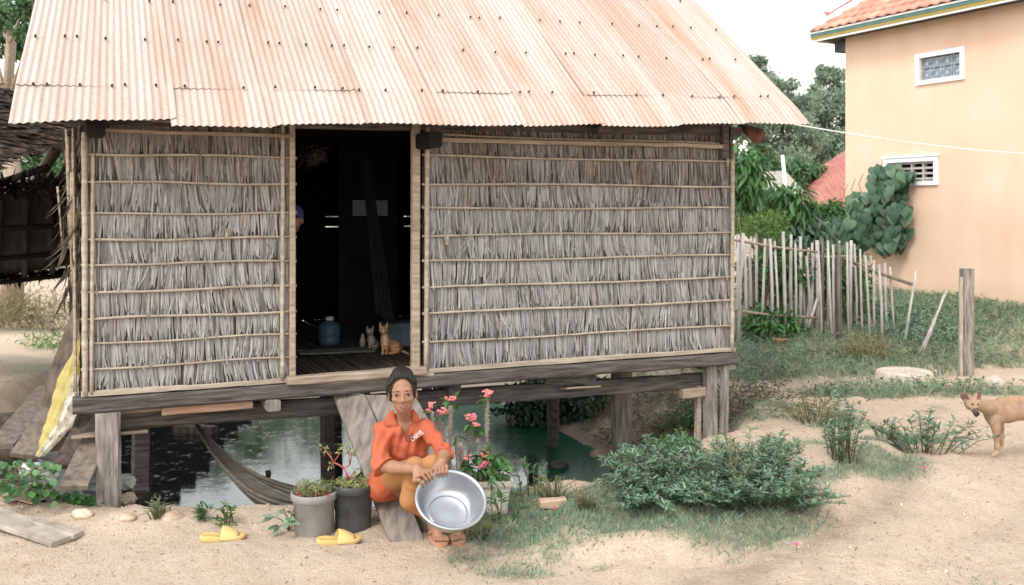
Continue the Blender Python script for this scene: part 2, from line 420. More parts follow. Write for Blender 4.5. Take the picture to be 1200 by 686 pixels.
# green algae film towards the right-hand bank and the far side, white scum flecks
gx = mathn(t, 'ADD', mathn(t, 'MULTIPLY', sp.outputs[0], .75), mathn(t, 'MULTIPLY', mathn(t, 'SUBTRACT', sp.outputs[1], 8.3), .42))
gx = mathn(t, 'ADD', gx, mathn(t, 'MULTIPLY', na, .8), True)
af = ramp(t, gx, [(.35, (0, 0, 0)), (.6, (1, 1, 1))])
alg = ramp(t, nb, [(.3, (.008, .042, .024)), (.62, (.02, .085, .045)), (.75, (.10, .17, .12))])
c = mixc(t, af, (.006, .010, .010), alg)
fl = ramp(t, nc, [(.53, (0, 0, 0)), (.60, (1, 1, 1))])
fl2 = ramp(t, nb, [(.5, (0, 0, 0)), (.56, (1, 1, 1))])
ff = mathn(t, 'MULTIPLY', mathn(t, 'MULTIPLY', fl, fl2), .5)
c = mixc(t, ff, c, (.35, .38, .36))
t.links.new(c, b.inputs['Base Color'])
b2 = t.nodes.new('ShaderNodeBsdfPrincipled'); b2.inputs['Roughness'].default_value = .45; b2.inputs['Specular IOR Level'].default_value = .03
t.links.new(ramp(t, nb, [(.3, (.006, .050, .024)), (.60, (.014, .085, .038)), (.78, (.09, .17, .10))]), b2.inputs['Base Color'])
mxw = t.nodes.new('ShaderNodeMixShader'); t.links.new(mathn(t, 'MULTIPLY', af, .88), mxw.inputs[0]); t.links.new(b.outputs[0], mxw.inputs[1]); t.links.new(b2.outputs[0], mxw.inputs[2])
t.links.new(mxw.outputs[0], [x_ for x_ in t.nodes if x_.type == 'OUTPUT_MATERIAL'][0].inputs[0])
t.links.new(mathn(t, 'ADD', mathn(t, 'MULTIPLY', af, .1), mathn(t, 'ADD', mathn(t, 'MULTIPLY', ff, .5), .03)), b.inputs['Roughness'])
b.inputs['IOR'].default_value = 1.9; b.inputs['Specular IOR Level'].default_value = .5
bump(t, b, nc, .04, .02)
mb = MB(); N = 60
gx_, gy_ = np.meshgrid(np.linspace(-4.9, 1.4, N), np.linspace(5.7, 12, N), indexing='ij'); I = np.arange(N*N).reshape(N, N)
mb.add(np.stack([gx_, gy_, gx_*0+WZ], -1).reshape(-1, 3), np.stack([I[:-1, :-1], I[1:, :-1], I[1:, 1:], I[:-1, 1:]], -1).reshape(-1, 4))
tag(mb.build('pond_water', wm), 'still dark pond water with green algae under the stilt hut', None, None, 'structure')

# ================================================================= grass, pebbles (stuff)
def scatter(n, x0, x1, y0, y1, maskf):
    x = rng.uniform(x0, x1, n); y = rng.uniform(y0, y1, n); k = rng.uniform(0, 1, n) < maskf(x, y); return x[k], y[k]
def blades(name, label, xy, hgt, wid, mat, lean=.5, parent=None):
    x, y = xy; n = len(x); z = HT(x, y)-.003
    a = rng.uniform(0, 2*PI, n); h = rng.uniform(*hgt, n); wv = rng.uniform(*wid, n); ln = rng.uniform(.1, lean, n)*h*1.6
    la = rng.uniform(0, 2*PI, n)
    dx, dy = np.cos(a)*wv/2, np.sin(a)*wv/2; lx, ly = np.cos(la)*ln, np.sin(la)*ln
    p = lambda ex, ey, ez: np.stack([x+ex, y+ey, z+ez], -1)
    Q = np.stack([p(-dx, -dy, 0), p(dx, dy, 0), p(dx*.8+lx*.35, dy*.8+ly*.35, h*.55), p(-dx*.8+lx*.35, -dy*.8+ly*.35, h*.55), p(lx, ly, h)], 1)
    mb = MB(); f = np.arange(n)*5
    mb.add(Q.reshape(-1, 3), [(i, i+1, i+2, i+3) for i in f.tolist()]+[(i+3, i+2, i+4) for i in f.tolist()], 0, False)
    return tag(mb.build(name, mat), label, name.split('_')[-1], None, 'stuff')
gmat = leafmat('grass_blade', [(.17, .27, .17), (.24, .35, .24), (.31, .41, .30), (.42, .40, .26)], .6, .4)
gpow = lambda x, y: np.clip(grassmask(x, y)*1.5, 0, 1)*(polyd(x, y) > .12)
ax, ay = scatter(200000, -1.0, 4.6, 4.5, 8.5, gpow); bx, by = scatter(42000, .5, 8.5, 8.5, 16, gpow); cx_, cy_ = scatter(9000, -9, -3, 8, 20, gpow)
keep = ~((ax < -.3) & (ay < 5.4))
blades('grass', 'short blue green grass in patches on the sandy ground', (np.concatenate([ax[keep], cx_]), np.concatenate([ay[keep], cy_])), (.012, .042), (.003, .007), gmat, .9)
blades('long_grass', 'taller mixed grass and weeds under the fence and the orange wall', (bx, by), (.04, .15), (.006, .014), gmat, .8)
# leaf ground cover
gx2, gy2 = scatter(24000, .3, 7.5, 8.4, 14.5, lambda x, y: np.clip(grassmask(x, y)*1.3-.15, 0, 1)*(polyd(x, y) > .2))
n = len(gx2); nz = HT(gx2, gy2)+rng.uniform(.0, .10, n); mb = MB(); d = runit(n); d[:, 2] = np.abs(d[:, 2])*.4
nn = runit(n); nn[:, 2] = np.abs(nn[:, 2])+1
leaf_batch(mb, np.stack([gx2, gy2, nz], -1), d, nn, rng.uniform(.03, .07, n), rng.uniform(.018, .035, n))
tag(mb.build('ground_cover', leafmat('cover_leaf', [(.08, .16, .08), (.13, .22, .12), (.19, .27, .16), (.30, .30, .16)], .55, .3)), 'low leafy ground cover below the bamboo fence', 'ground cover', None, 'stuff')
bx3, by3 = scatter(14000, .3, 3.0, 7.2, 11.2, lambda x, y: np.clip(gs(x, y, 1.5, 9.0, 1.1, 1.5)*1.2+fbm(x*3, y*3, 0, 97, 3)*2.2-.35, 0, 1)*(polyd(x, y) > .1))
n = len(bx3); nz = HT(bx3, by3)+rng.uniform(.0, .07, n); mb = MB(); d = runit(n); d[:, 2] = np.abs(d[:, 2])*.5; nn = runit(n); nn[:, 2] = np.abs(nn[:, 2])+1
leaf_batch(mb, np.stack([bx3, by3, nz], -1), d, nn, rng.uniform(.03, .07, n), rng.uniform(.008, .028, n))
tag(mb.build('bank_cover', leafmat('bank_leaf', [(.09, .055, .03), (.07, .12, .06), (.16, .11, .06), (.10, .18, .09), (.22, .16, .09)], .6, .25)), 'mixed dry brush and creeping weeds on the bank under the hut corner', 'ground cover', None, 'stuff')
# pebbles / clods and dry litter
x, y = scatter(26000, -3.2, 4.4, 4.25, 9, lambda x, y: np.clip(.28+fbm(x*2, y*2, 0, 91, 3)*2+.6*gs(polyd(x, y), 0*x, .4, 0, .3, 1), 0, 1)*(polyd(x, y) > .02))
n = len(x); r = rng.uniform(.0018, .0075, n)*np.where(rng.uniform(0, 1, n) > .97, 2.2, 1); z = HT(x, y)+r*.2
oct_ = np.array([(1, 0, 0), (0, 1, 0), (-1, 0, 0), (0, -1, 0), (0, 0, 1), (0, 0, -1)], float)
V = np.stack([x, y, z], -1)[:, None, :]+(oct_[None]*rng.uniform(.6, 1.3, (n, 6, 1)))*r[:, None, None]
fo = np.array([(0, 1, 4), (1, 2, 4), (2, 3, 4), (3, 0, 4), (1, 0, 5), (2, 1, 5), (3, 2, 5), (0, 3, 5)])
mb = MB(); mb.add(V.reshape(-1, 3), (fo[None]+np.arange(n)[:, None, None]*6).reshape(-1, 3), 0, True)
tag(mb.build('gravel', pm('gravel', (.44, .31, .21), (.68, .54, .42), 3, .9, 0, isl=(.5, 1.15))), 'crumbs of dry soil and small pebbles on the sand', 'gravel', None, 'stuff')
x, y = scatter(4500, -3, 4, 4.3, 8, lambda x, y: (polyd(x, y) > .1)*.6)
n = len(x); mb = MB(); d = runit(n); d[:, 2] *= .08; nn = np.tile([0, 0, 1.], (n, 1))+runit(n)*.3
leaf_batch(mb, np.stack([x, y, HT(x, y)+.004], -1), d, nn, rng.uniform(.010, .035, n), rng.uniform(.003, .008, n))
tag(mb.build('leaf_litter', leafmat('litter', [(.10, .06, .035), (.25, .17, .09), (.40, .30, .19)], .8, .1)), 'scattered dry leaf bits and straw on the ground', 'leaf litter', None, 'stuff')

# ================================================================= the stilt hut
RZ = math.radians(23.72); W0 = Vector((-2.478, 5.75, 0))
U = Vector((math.cos(RZ), math.sin(RZ), 0)); NIN = Vector((-math.sin(RZ), math.cos(RZ), 0))
def HW(s, d, z): return W0+U*s+NIN*d+Vector((0, 0, z))        # hut-local -> world
def toH(p): q = Vector(p)-W0; return Vector((q.dot(U), q.dot(NIN), q.z))
def sx_(px):
    r = (px-600)/F; return (5.75*r+2.478)/(.9155-.4023*r)
hut = thing('stilt_hut', 'old stilt hut with palm leaf walls and rusty iron roof standing over a pond', 'hut', W0, RZ)
m_log = pm('dark_timber', (.035, .030, .027), (.15, .13, .12), 7, .9, .8, (.6, 8, 8), bd=.006)
m_post = pm('grey_post', (.10, .085, .075), (.36, .32, .285), 9, .9, .9, (5, 5, .5), bd=.006)
m_plank = pm('grey_plank', (.20, .17, .145), (.46, .40, .34), 8, .85, .5, (1, 1, .6), mid=(.34, .29, .245))
m_pale = pm('pale_timber', (.22, .165, .12), (.42, .34, .27), 7, .85, .4, (.6, 6, 6))
m_red = pm('reddish_plank', (.30, .17, .11), (.47, .31, .23), 6, .85, .4, (.8, 6, 6))
m_bam = pm('split_bamboo', (.26, .205, .155), (.48, .41, .335), 6, .7, .4, (.7, 5, 5), isl=(.8, 1.1), bd=.003)
m_bamd = pm('old_bamboo', (.22, .17, .12), (.45, .37, .28), 9, .75, .4, (1, 6, 6), isl=(.65, 1.1))
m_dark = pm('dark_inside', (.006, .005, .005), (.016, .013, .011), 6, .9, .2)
# palm leaf: grey silver, browner leaves mixed in, browner towards the sheltered top of the wall
def leafwall(name, zb):
    m = bpy.data.materials.new(name); t, b = nt(m)
    r = island(t)
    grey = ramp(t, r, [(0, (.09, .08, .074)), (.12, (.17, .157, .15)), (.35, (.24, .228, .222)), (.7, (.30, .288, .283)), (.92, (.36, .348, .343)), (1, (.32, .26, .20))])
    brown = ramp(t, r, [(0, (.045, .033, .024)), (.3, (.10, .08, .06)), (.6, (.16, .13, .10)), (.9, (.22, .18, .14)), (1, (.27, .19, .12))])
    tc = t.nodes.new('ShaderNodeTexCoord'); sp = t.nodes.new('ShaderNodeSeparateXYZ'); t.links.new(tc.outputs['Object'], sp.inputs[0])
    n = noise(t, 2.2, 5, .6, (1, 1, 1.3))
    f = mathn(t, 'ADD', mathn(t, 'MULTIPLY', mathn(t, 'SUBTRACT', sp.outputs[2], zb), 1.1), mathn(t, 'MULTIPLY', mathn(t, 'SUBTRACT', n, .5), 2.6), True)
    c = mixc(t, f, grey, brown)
    s = noise(t, 16, 4, .7, (4, 4, .5))
    c = mixc(t, 1.0, c, ramp(t, s, [(.25, (.66, .66, .66)), (.5, (1, 1, 1)), (.75, (1.2, 1.2, 1.2))]), 'MULTIPLY')
    t.links.new(c, b.inputs['Base Color']); b.inputs['Roughness'].default_value = .75; b.inputs['Specular IOR Level'].default_value = .25
    bump(t, b, s, .4, .003); return m
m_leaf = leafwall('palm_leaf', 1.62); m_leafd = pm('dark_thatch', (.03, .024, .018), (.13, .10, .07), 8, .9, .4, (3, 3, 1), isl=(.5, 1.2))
def thatch(mb, O, A, D, Nn, length, rows, lw=(.006, .014), drop=1.25, dens=5.2, tail=.35, mi=0, lift=.012):
    """rows: list of (top distance along D from O, row height). O origin, A along wall, D down, Nn outward."""
    O, A, D, Nn = [np.array(tuple(v)) for v in (O, A, D, Nn)]
    for top, h in rows:
        n = int(length/.0165*dens)
        a = np.sort(rng.uniform(0, length, n)); wv = rng.uniform(*lw, n); fr = rng.uniform(0, 1, n) < .55; L = h*drop*np.where(fr, rng.uniform(.62, .98, n), rng.uniform(.92, 1.1, n))
        st = fbm(a*3.5, top*9, 0, 31, 3)
        L *= 1+st*.35
        L = np.where(rng.uniform(0, 1, n) < .05, L*rng.uniform(.55, .8, n), L)
        sk = (rng.normal(0, .055, n)+st*.6); sk = np.where(rng.uniform(0, 1, n) < tail*.16, sk+rng.normal(0, .3, n), sk)
        sk = np.where((a < .09) | (a > length-.09), sk*.12, sk); a = np.clip(a, .012, length-.012)
        o0 = rng.uniform(.0005, .004, n)+np.where(fr, .004, 0); o1 = o0+rng.uniform(.002, lift, n); o1 = np.where(rng.uniform(0, 1, n) < .06, o1+rng.uniform(.005, .03, n), o1)
        tw = rng.normal(0, .35, n); ct = np.clip(rng.uniform(.35, 1.0, n), 0, 1)
        def pt(dist, side, off): return O+A*(a+side)[:, None]+D*(top+dist)[:, None]+Nn*off[:, None]
        hw = wv/2
        p0 = pt(L*0, -hw, o0); p1 = pt(L*0, hw, o0)
        p2 = pt(L*.55, hw+sk*L*.5, (o0+o1)/2+tw*hw*.5); p3 = pt(L*.55, -hw+sk*L*.5, (o0+o1)/2-tw*hw*.5)
        tpw = rng.uniform(.35, 1.0, n); p4 = pt(L*.9, hw*tpw+sk*L, o1+tw*hw); p5 = pt(L*.9, -hw*tpw+sk*L, o1-tw*hw)
        p6 = pt(L, hw*.9*(ct*2-1)*.6+sk*L*1.05, o1)
        V = np.stack([p0, p1, p2, p3, p4, p5, p6], 1).reshape(-1, 3); f = (np.arange(n)*7).tolist()
        mb.add(V, [(i+1, i, i+3, i+2) for i in f]+[(i+2, i+3, i+5, i+4) for i in f]+[(i+4, i+5, i+6) for i in f], mi, False)
def batten(mb, s0, s1, z0, z1, d=-.022, r=.0095, wob=.005, mi=0):
    n = max(3, int((s1-s0)/.22)); pts = []; rr = []
    ph = random.uniform(0, 6)
    for i in range(n*3+1):
        t = i/(n*3); node = (i % 3 == 0)
        pts.append((s0+(s1-s0)*t, d+random.uniform(-.001, .001), z0+(z1-z0)*t+wob*math.sin(ph+t*7)+random.uniform(-.0012, .0012)))
        rr.append(r*(1.15 if node else 1.0)*random.uniform(.95, 1.05))
    mb.tube(pts, rr, 7, mi, sq=(1, .75))
def vpole(mb, s, z0, z1, d=-.026, r=.012, lean=0, mi=0):
    n = int((z1-z0)/.09); pts = []; rr = []
    for i in range(n+1):
        t = i/n; pts.append((s+lean*t+random.uniform(-.0015, .0015), d, z0+(z1-z0)*t)); rr.append(r*(1.15 if i % 3 == 0 else 1))
    mb.tube(pts, rr, 7, mi)
ZL = [.622, .754, .902, 1.044, 1.197, 1.355, 1.503, 1.655, 1.833, 2.0, 2.20]
ZR = [.622, .80, .985, 1.16, 1.335, 1.50, 1.683, 1.85, 2.03, 2.17]
def wall_panel(s0, s1, Zs, label):
    mb = MB(); mb.box((s0, -.003, .60), (s1, .012, 2.30), 1)
    rows = []
    zz = Zs+[Zs[-1]+.15]
    for i in range(len(zz)-1):
        rows.append((2.30-zz[i+1]-.0, zz[i+1]-zz[i]))
    thatch(mb, (s0+.005, -.004, 2.30), (1, 0, 0), (0, 0, -1), (0, -1, 0), s1-s0-.01, [(t, h) for t, h in rows], drop=1.12, lift=.009)
    w = mb.build('wall_panel', [m_leaf, m_leafd], hut, world=False); w['label'] = label
    for z in Zs:
        b = MB(); batten(b, s0-.01, s1+.01, z+random.uniform(-.004, .004), z+random.uniform(-.004, .006), r=random.uniform(.0085, .0115))
        b.build('batten', m_bam, w, world=False)
    return w
wl = wall_panel(.0, 1.215, ZL, 'narrow grey palm leaf wall beside the doorway'); wr = wall_panel(2.06, 4.53, ZR, 'wide grey palm leaf wall')
for s, z0, z1, par, r in ((.012, .60, 2.12, wl, .016), (.045, .61, 2.0, wl, .011), (1.135, .62, 2.25, wl, .013), (2.075, .62, 2.22, wr, .016), (4.51, .60, 2.13, wr, .015), (4.47, 2.0, 2.3, wr, .01)):
    b = MB(); vpole(b, s, z0, z1, d=-.034, r=r, lean=random.uniform(-.01, .01)); b.build('corner_pole', m_bam, par, world=False)
# bottom rails (pale split bamboo) and the peg
for s0, s1, par in ((-.01, 1.2, wl), (2.06, 4.54, wr)):
    b = MB(); b.bar((s0, -.03, .612), (s1, -.03, .615), .022, .028, seg=14, jit=.0025); b.build('bottom_rail', m_bam, par, world=False)
b = MB(); b.bar((2.22, -.03, 1.44), (2.222, -.028, 1.50), .02, .03, seg=2, jit=.001); b.build('peg', m_pale, wr, world=False)
b = MB(); b.bar((.80, -.03, 1.50), (.80, -.03, 1.56), .018, .03, seg=2, jit=.001); b.build('peg', m_pale, wl, world=False)
# door frame
b = MB(); b.bar((1.20, -.03, .62), (1.195, -.03, 2.24), .035, .045, seg=8, jit=.002, up=(0, 1, 0))
b.bar((2.005, -.02, .62), (2.005, -.02, 2.24), .055, .05, seg=8, jit=.0015, up=(0, 1, 0)); df = b.build('door_frame', m_pale, hut, world=False)
b = MB(); b.bar((1.16, -.04, .612), (2.06, -.04, .622), .09, .05, seg=8, jit=.003); b.build('door_sill', m_pale, hut, world=False)
b = MB(); b.bar((1.225, -.045, .578), (2.12, -.045, .588), .03, .022, seg=8, jit=.002); b.build('sill_strip', m_pale, hut, world=False)
# structure below
b = MB(); b.bar((-.055, 0, .548), (4.535, 0, .548), .13, .088, seg=24, jit=.0035); b.build('floor_beam', m_log, hut, world=False)
b = MB(); b.bar((.10, .14, .418), (4.46, .14, .365), .075, .112, seg=22, jit=.0035); b.build('lower_beam', m_log, hut, world=False)
b = MB(); b.bar((.13, .06, .505), (.60, .06, .505), .03, .07, seg=4, jit=.002); b.build('spacer_board', m_pale, hut, world=False)
b = MB(); b.bar((.43, -.005, .483), (.96, .005, .484), .04, .062, seg=5, jit=.002); b.build('spacer_board', m_red, hut, world=False)
b = MB(); b.bar((-.06, .13, .345), (.36, .12, .345), .07, .018, seg=3, jit=.001); b.build('packing_board', m_pale, hut, world=False)
b = MB(); b.bar((3.13, .06, .405), (3.40, .06, .40), .12, .014, seg=3, jit=.001, up=(0, .2, 1)); b.build('packing_board', m_pale, hut, world=False)
b = MB(); b.bar((4.12, .06, .295), (4.36, .06, .30), .05, .07, seg=3, jit=.002); b.build('packing_board', m_pale, hut, world=False)
b = MB(); b.bar((4.42, .02, .47), (4.57, .03, .47), .05, .03, seg=3, jit=.002); b.build('packing_board', m_plank, hut, world=False)
for s in (.16, 1.07, 2.3, 3.27, 4.40):
    b = MB(); b.bar((s, -.09 if s in (1.07,) else .02, .475), (s+.02, 3.45, .475), .085, .066, seg=8, jit=.004); b.build('joist', m_post if s == 1.07 else m_log, hut, world=False)
b = MB(); b.bar((3.0, .1, .475), (3.36, .02, .455), .06, .07, seg=3, jit=.003); b.build('joist', m_log, hut, world=False)
def post(s, d, z0, z1, r, mat=m_post, sq=False, lab=None):
    b = MB()
    if sq: b.bar((s, d, z0), (s, d, z1), r*2, r*1.9, seg=12, jit=.004, up=(0, 1, 0))
    else:
        n = 14; b.tube([(s+random.uniform(-.004, .004), d, z0+(z1-z0)*i/n) for i in range(n+1)], [r*random.uniform(.95, 1.05) for i in range(n+1)], 14)
    return b.build('stilt', mat, hut, world=False)
post(.135, -.01, -.30, .503, .068, sq=True)
q = toH(P(728, 400, 8.25)); post(q.x, q.y, -.75, .50, .085)
q = toH(P(648, 400, 8.94)); post(q.x, q.y, -.9, .52, .055, m_log)
q = toH(P(500, 400, 6.86)); post(q.x, q.y, -.9, .50, .030, sq=True)
q = toH(P(514, 400, 6.90)); post(q.x, q.y, -.9, .46, .034, sq=True)
q = toH(P(384, 400, 7.7)); post(q.x, q.y, -1, .50, .05, m_log, True)  # dark timber colour stands in for the shade on this stilt
q = toH(P(384, 400, 6.9)); q = toH(P(166, 400, 7.6)); post(q.x, q.y, -1, .50, .07, m_log, True)
q = toH(P(428, 400, 9.9)); post(q.x, q.y, -1, .50, .05, m_log)
post(4.37, .05, -.6, .50, .045, sq=True); b = MB(); b.bar((4.445, -.02, -.6), (4.45, -.02, .50), .045, .06, seg=10, jit=.003, up=(0, 1, 0)); b.build('stilt', m_post, hut, world=False)
b = MB(); b.bar((4.29, .10, -.6), (4.295, .10, .34), .035, .05, seg=8, jit=.002, up=(0, 1, 0)); b.build('stilt', m_pale, hut, world=False)
for s, d in ((.2, 3.3), (2.3, 3.35), (4.4, 3.3)): post(s, d, -1, .5, .06, m_log)
# floor slats
b = MB()
for i in range(112):
    s = .02+i*.0405; b.bar((s, .03, .596+random.uniform(-.002, .002)), (s+random.uniform(-.01, .01), 3.4, .596), .031, .014, seg=1)
b.build('floor', pm('floor_bamboo', (.03, .023, .018), (.11, .08, .06), 6, .75, .3, (6, 1, 6), isl=(.5, 1.3)), hut, world=False)
# other walls: left, right, back (two strips leaving a slot), partition
def plainwall(a, b_, z0, z1, n, name='side_wall', mat=None):
    a = Vector((*a, 0)); b_ = Vector((*b_, 0)); A = (b_-a).normalized(); L = (b_-a).length; Nn = Vector((A.y, -A.x, 0))
    mb = MB(); M = Matrix((( A.x, -A.y, 0, a.x), (A.y, A.x, 0, a.y), (0, 0, 1, 0), (0, 0, 0, 1)))
    mb.box((0, 0, z0), (L, .012, z1), 1, M); k = max(1, int((z1-z0)/.17)); h = (z1-z0)/k
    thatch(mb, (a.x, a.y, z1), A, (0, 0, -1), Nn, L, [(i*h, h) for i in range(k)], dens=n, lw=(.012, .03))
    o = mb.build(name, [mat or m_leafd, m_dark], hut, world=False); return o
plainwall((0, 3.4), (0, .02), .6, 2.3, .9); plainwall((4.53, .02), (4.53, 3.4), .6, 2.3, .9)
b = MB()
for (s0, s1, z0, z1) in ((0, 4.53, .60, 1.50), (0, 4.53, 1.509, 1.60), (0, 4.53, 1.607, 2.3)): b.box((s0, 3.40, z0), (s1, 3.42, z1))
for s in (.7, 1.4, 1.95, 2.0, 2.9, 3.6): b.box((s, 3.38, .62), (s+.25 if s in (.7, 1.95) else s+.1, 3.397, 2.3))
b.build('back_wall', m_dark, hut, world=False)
b = MB(); b.box((.01, .05, 2.24), (4.52, 3.38, 2.26)); b.build('light_block_mat', m_dark, hut, world=False)  # added dark sheet that keeps eave light out of the doorway
# gables
for s in (.0, 4.53):
    b = MB(); b.add([(s, 0, 2.3), (s, 3.4, 2.3), (s, 1.72, 3.62), (s+.012, 0, 2.3), (s+.012, 3.4, 2.3), (s+.012, 1.72, 3.62)], [(0, 1, 2), (3, 5, 4), (0, 3, 4, 1), (1, 4, 5, 2), (2, 5, 3, 0)])
    b.build('gable', m_leafd, hut, world=False)
# thatch and sticks hanging on the left-hand side edge
for i in range(9):
    b = MB(); s = -.03-random.uniform(0, .09); d = random.uniform(0, .2)
    vpole(b, s, .62 if i < 2 else random.uniform(1.1, 1.6), 2.15 if i < 3 else random.uniform(1.7, 2.2), d=d, r=random.uniform(.006, .012), lean=random.uniform(-.03, .03)); b.build('side_stick', m_bamd, hut, world=False)
b = MB(); n = 120; base = np.stack([rng.uniform(-.10, -.0, n), rng.uniform(.0, .25, n), rng.uniform(1.15, 2.2, n)], -1)
d = np.stack([rng.normal(-.25, .35, n), rng.normal(-.1, .2, n), -np.ones(n)], -1); leaf_batch(b, base, d, runit(n), rng.uniform(.06, .20, n), rng.uniform(.008, .02, n))
b.build('frayed_thatch', m_leafd, hut, world=False)
# ---- roof
AL = [0, .244, .803, 1.339, 1.877, 2.407, 2.94, 3.5, 4.084, 4.656, 5.215]; E0 = toH((-2.626, 5.194, 0))
def eave(a): return 2.16+.030*a
TP = math.tan(math.radians(38)); CM = 2.25
def roofpt(a, c, up=0):
    # slope surface in hut frame; a gentle sag between rafters and a droop of the lowest strip
    n = (-math.sin(math.radians(38)), math.cos(math.radians(38)))
    z = eave(a)+c*TP; s = E0.x+a; d = E0.y+c
    return s, d+up*n[0], z+up*n[1]
b = MB()
for c in (.12, .62, 1.15, 1.7, 2.15):
    p = roofpt(.05, c, -.045); q = roofpt(5.1, c, -.045); b.bar(p, q, .045, .04, seg=10, jit=.003)
for side in (0,):
    p = [roofpt(0, CM), roofpt(5.2, CM)]
    b.add([p[0], p[1], (p[1][0], p[1][1]+2.2, p[1][2]-1.72), (p[0][0], p[0][1]+2.2, p[0][2]-1.72)], [(0, 1, 2, 3)], 1)
rust = bpy.data.materials.new('rusty_iron'); t, bb = nt(rust)
ns = noise(t, 4.2, 5, .6, (1, .07, .07)); nf = noise(t, 20, 4, .65, (1, .06, .06)); nbl = noise(t, 1.2, 5, .6); nd = noise(t, 60, 4, .7)
r1 = ramp(t, ns, [(.32, (.48, .45, .42)), (.45, (.47, .41, .36)), (.54, (.46, .34, .27)), (.63, (.45, .26, .17)), (.74, (.38, .17, .09))])
c = mixc(t, .42, r1, ramp(t, nf, [(.25, (.36, .18, .11)), (.45, (.45, .33, .26)), (.65, (.49, .43, .385)), (.8, (.54, .51, .48))]))
c = mixc(t, mathn(t, 'MULTIPLY', ramp(t, nbl, [(.4, (0, 0, 0)), (.65, (1, 1, 1))]), .35), c, (.50, .46, .43))
tcr = t.nodes.new('ShaderNodeTexCoord'); spr = t.nodes.new('ShaderNodeSeparateXYZ'); t.links.new(tcr.outputs['Object'], spr.inputs[0])
c = mixc(t, 1.0, c, ramp(t, nd, [(.3, (.86, .84, .82)), (.7, (1.08, 1.08, 1.08))]), 'MULTIPLY')
isr = island(t); c = mixc(t, 1.0, c, ramp(t, isr, [(0, (.93, .90, .87)), (1, (1.05, 1.05, 1.06))]), 'MULTIPLY')
t.links.new(c, bb.inputs['Base Color']); bb.inputs['Roughness'].default_value = .55; bb.inputs['Metallic'].default_value = .15; bb.inputs['Specular IOR Level'].default_value = .35
bump(t, bb, nd, .15, .002)
m_nail = pm('nail_rust', (.035, .02, .015), (.12, .06, .04), 30, .8, 0)
roof = b.build('roof', [m_log, rust], hut, world=False)
PER = .041
def sheet(a0, a1, c0, c1, lift, seed, edge, tilt=0):
    A_ = np.arange(a0, a1+.0001, PER/8); nc_ = max(4, int((c1-c0)/.10)); C_ = np.linspace(0, 1, nc_+1)
    V = []
    for ci in C_:
        cc = c0+(c1-c0)*ci
        for a in A_:
            e = edge(a)*(1-ci) if c0 < .2 else 0
            amp = .0042
            wv = math.sin(2*PI*a/PER)*amp
            if a-a0 < PER*.6: wv -= .004*(1-(a-a0)/(PER*.6))*0
            sag = .006*math.sin(a*3.1+seed)*math.sin(cc*2.7+seed)+(-.018*math.exp(-(cc/.10)**2) if c0 < .2 else 0)
            seam = .006 if (a1-a) < PER*.7 else 0
            s, d, z = roofpt(a, cc-e/0.79*0-e, 0)
            n = lift+wv+sag+seam
            s0 = .088*cc*max(0, 1-a/.8)**1 if True else 0
            V.append((s+s0, d-math.sin(math.radians(38))*n, z+math.cos(math.radians(38))*n))
    na = len(A_); I = np.arange(len(V)).reshape(nc_+1, na)
    return np.array(V), np.stack([I[:-1, :-1], I[:-1, 1:], I[1:, 1:], I[1:, :-1]], -1).reshape(-1, 4)
nail_rows = [.235, .66, 1.06, 1.45, 1.9]
for i in range(len(AL)-1):
    if i == 1: continue
    a0 = AL[i] if i else 0; a1 = AL[i+1] if i else AL[2]
    base_e = [-.005, 0, .055, .045, .035, .03, .03, .035, .02, .005][i]
    wob = random.uniform(0, 6)
    ed = (lambda a, be=base_e, w_=wob, i=i: be+.012*math.sin(a*4.3+w_)+(.05*max(0, 1-a/.35) if i == 0 else 0))
    b = MB(); up = .012 if i % 2 else .008
    V, Q = sheet(a0, a1+PER*.8, .0, .27, up+.0, i, ed); b.add(V, Q, 0, True)
    V, Q = sheet(a0, a1+PER*.8, .235, CM, up+.0015, i+20, ed); b.add(V, Q, 0, True)
    for c in nail_rows:
        a = a0+random.uniform(.04, .12)
        while a < a1:
            s, d, z = roofpt(a, c+random.uniform(-.008, .008), up+.022)
            M = Matrix.Translation((s+.088*c*max(0, 1-a/.8), d, z)) @ Matrix.Rotation(math.radians(38), 4, 'X')
            b.lathe([(.0, .006), (.0055, .004), (.007, -.001), (.008, -.010)], 8, 1, M)
            b.add([tuple(M @ Vector(v)) for v in ((-.004, .008, -.004), (.006, .010, -.004), (.003, -.016, -.006))], [(0, 1, 2)], 1)
            a += random.choice([.17, .24, .30, .33, .07])
    b.build('corrugated_sheet', [rust, m_nail], roof, world=False)
# ends of roof timbers under the eave
for (px, py, Yv, w_, h_, L) in ((510, 163, 6.3, .09, .10, .3), (112, 150, 5.55, .10, .09, .3), (708, 153, 7.0, .10, .05, .3)):
    p = toH(P(px, py, Yv)); b = MB(); b.bar(p, p+Vector((0, L, -.0)), w_, h_, seg=2, jit=.004); b.build('rafter_end', m_dark if px != 708 else m_log, hut, world=False)
b = MB(); b.bar((4.43, -.03, 2.06), (4.43, -.03, 2.3), .06, .08, seg=2, jit=.003, up=(0, 1, 0)); b.bar((4.50, -.03, 2.06), (4.50, -.03, 2.3), .03, .05, seg=2, jit=.003, up=(0, 1, 0)); b.build('rafter_end', m_log, hut, world=False)
p = toH(P(868, 147, 7.75)); q = toH(P(889, 160, 7.55)); b = MB(); b.tube([p, p.lerp(q, .5), q], [.028, .045, .062], 12); b.build('rafter_end', pm('rusty_stub', (.07, .03, .02), (.25, .12, .08), 12, .8, .5), hut, world=False)
b = MB(); b.bar((-.1, -.0, 2.20), (4.6, 0, 2.27), .06, .07, seg=10, jit=.004); b.build('wall_plate', m_log, hut, world=False)
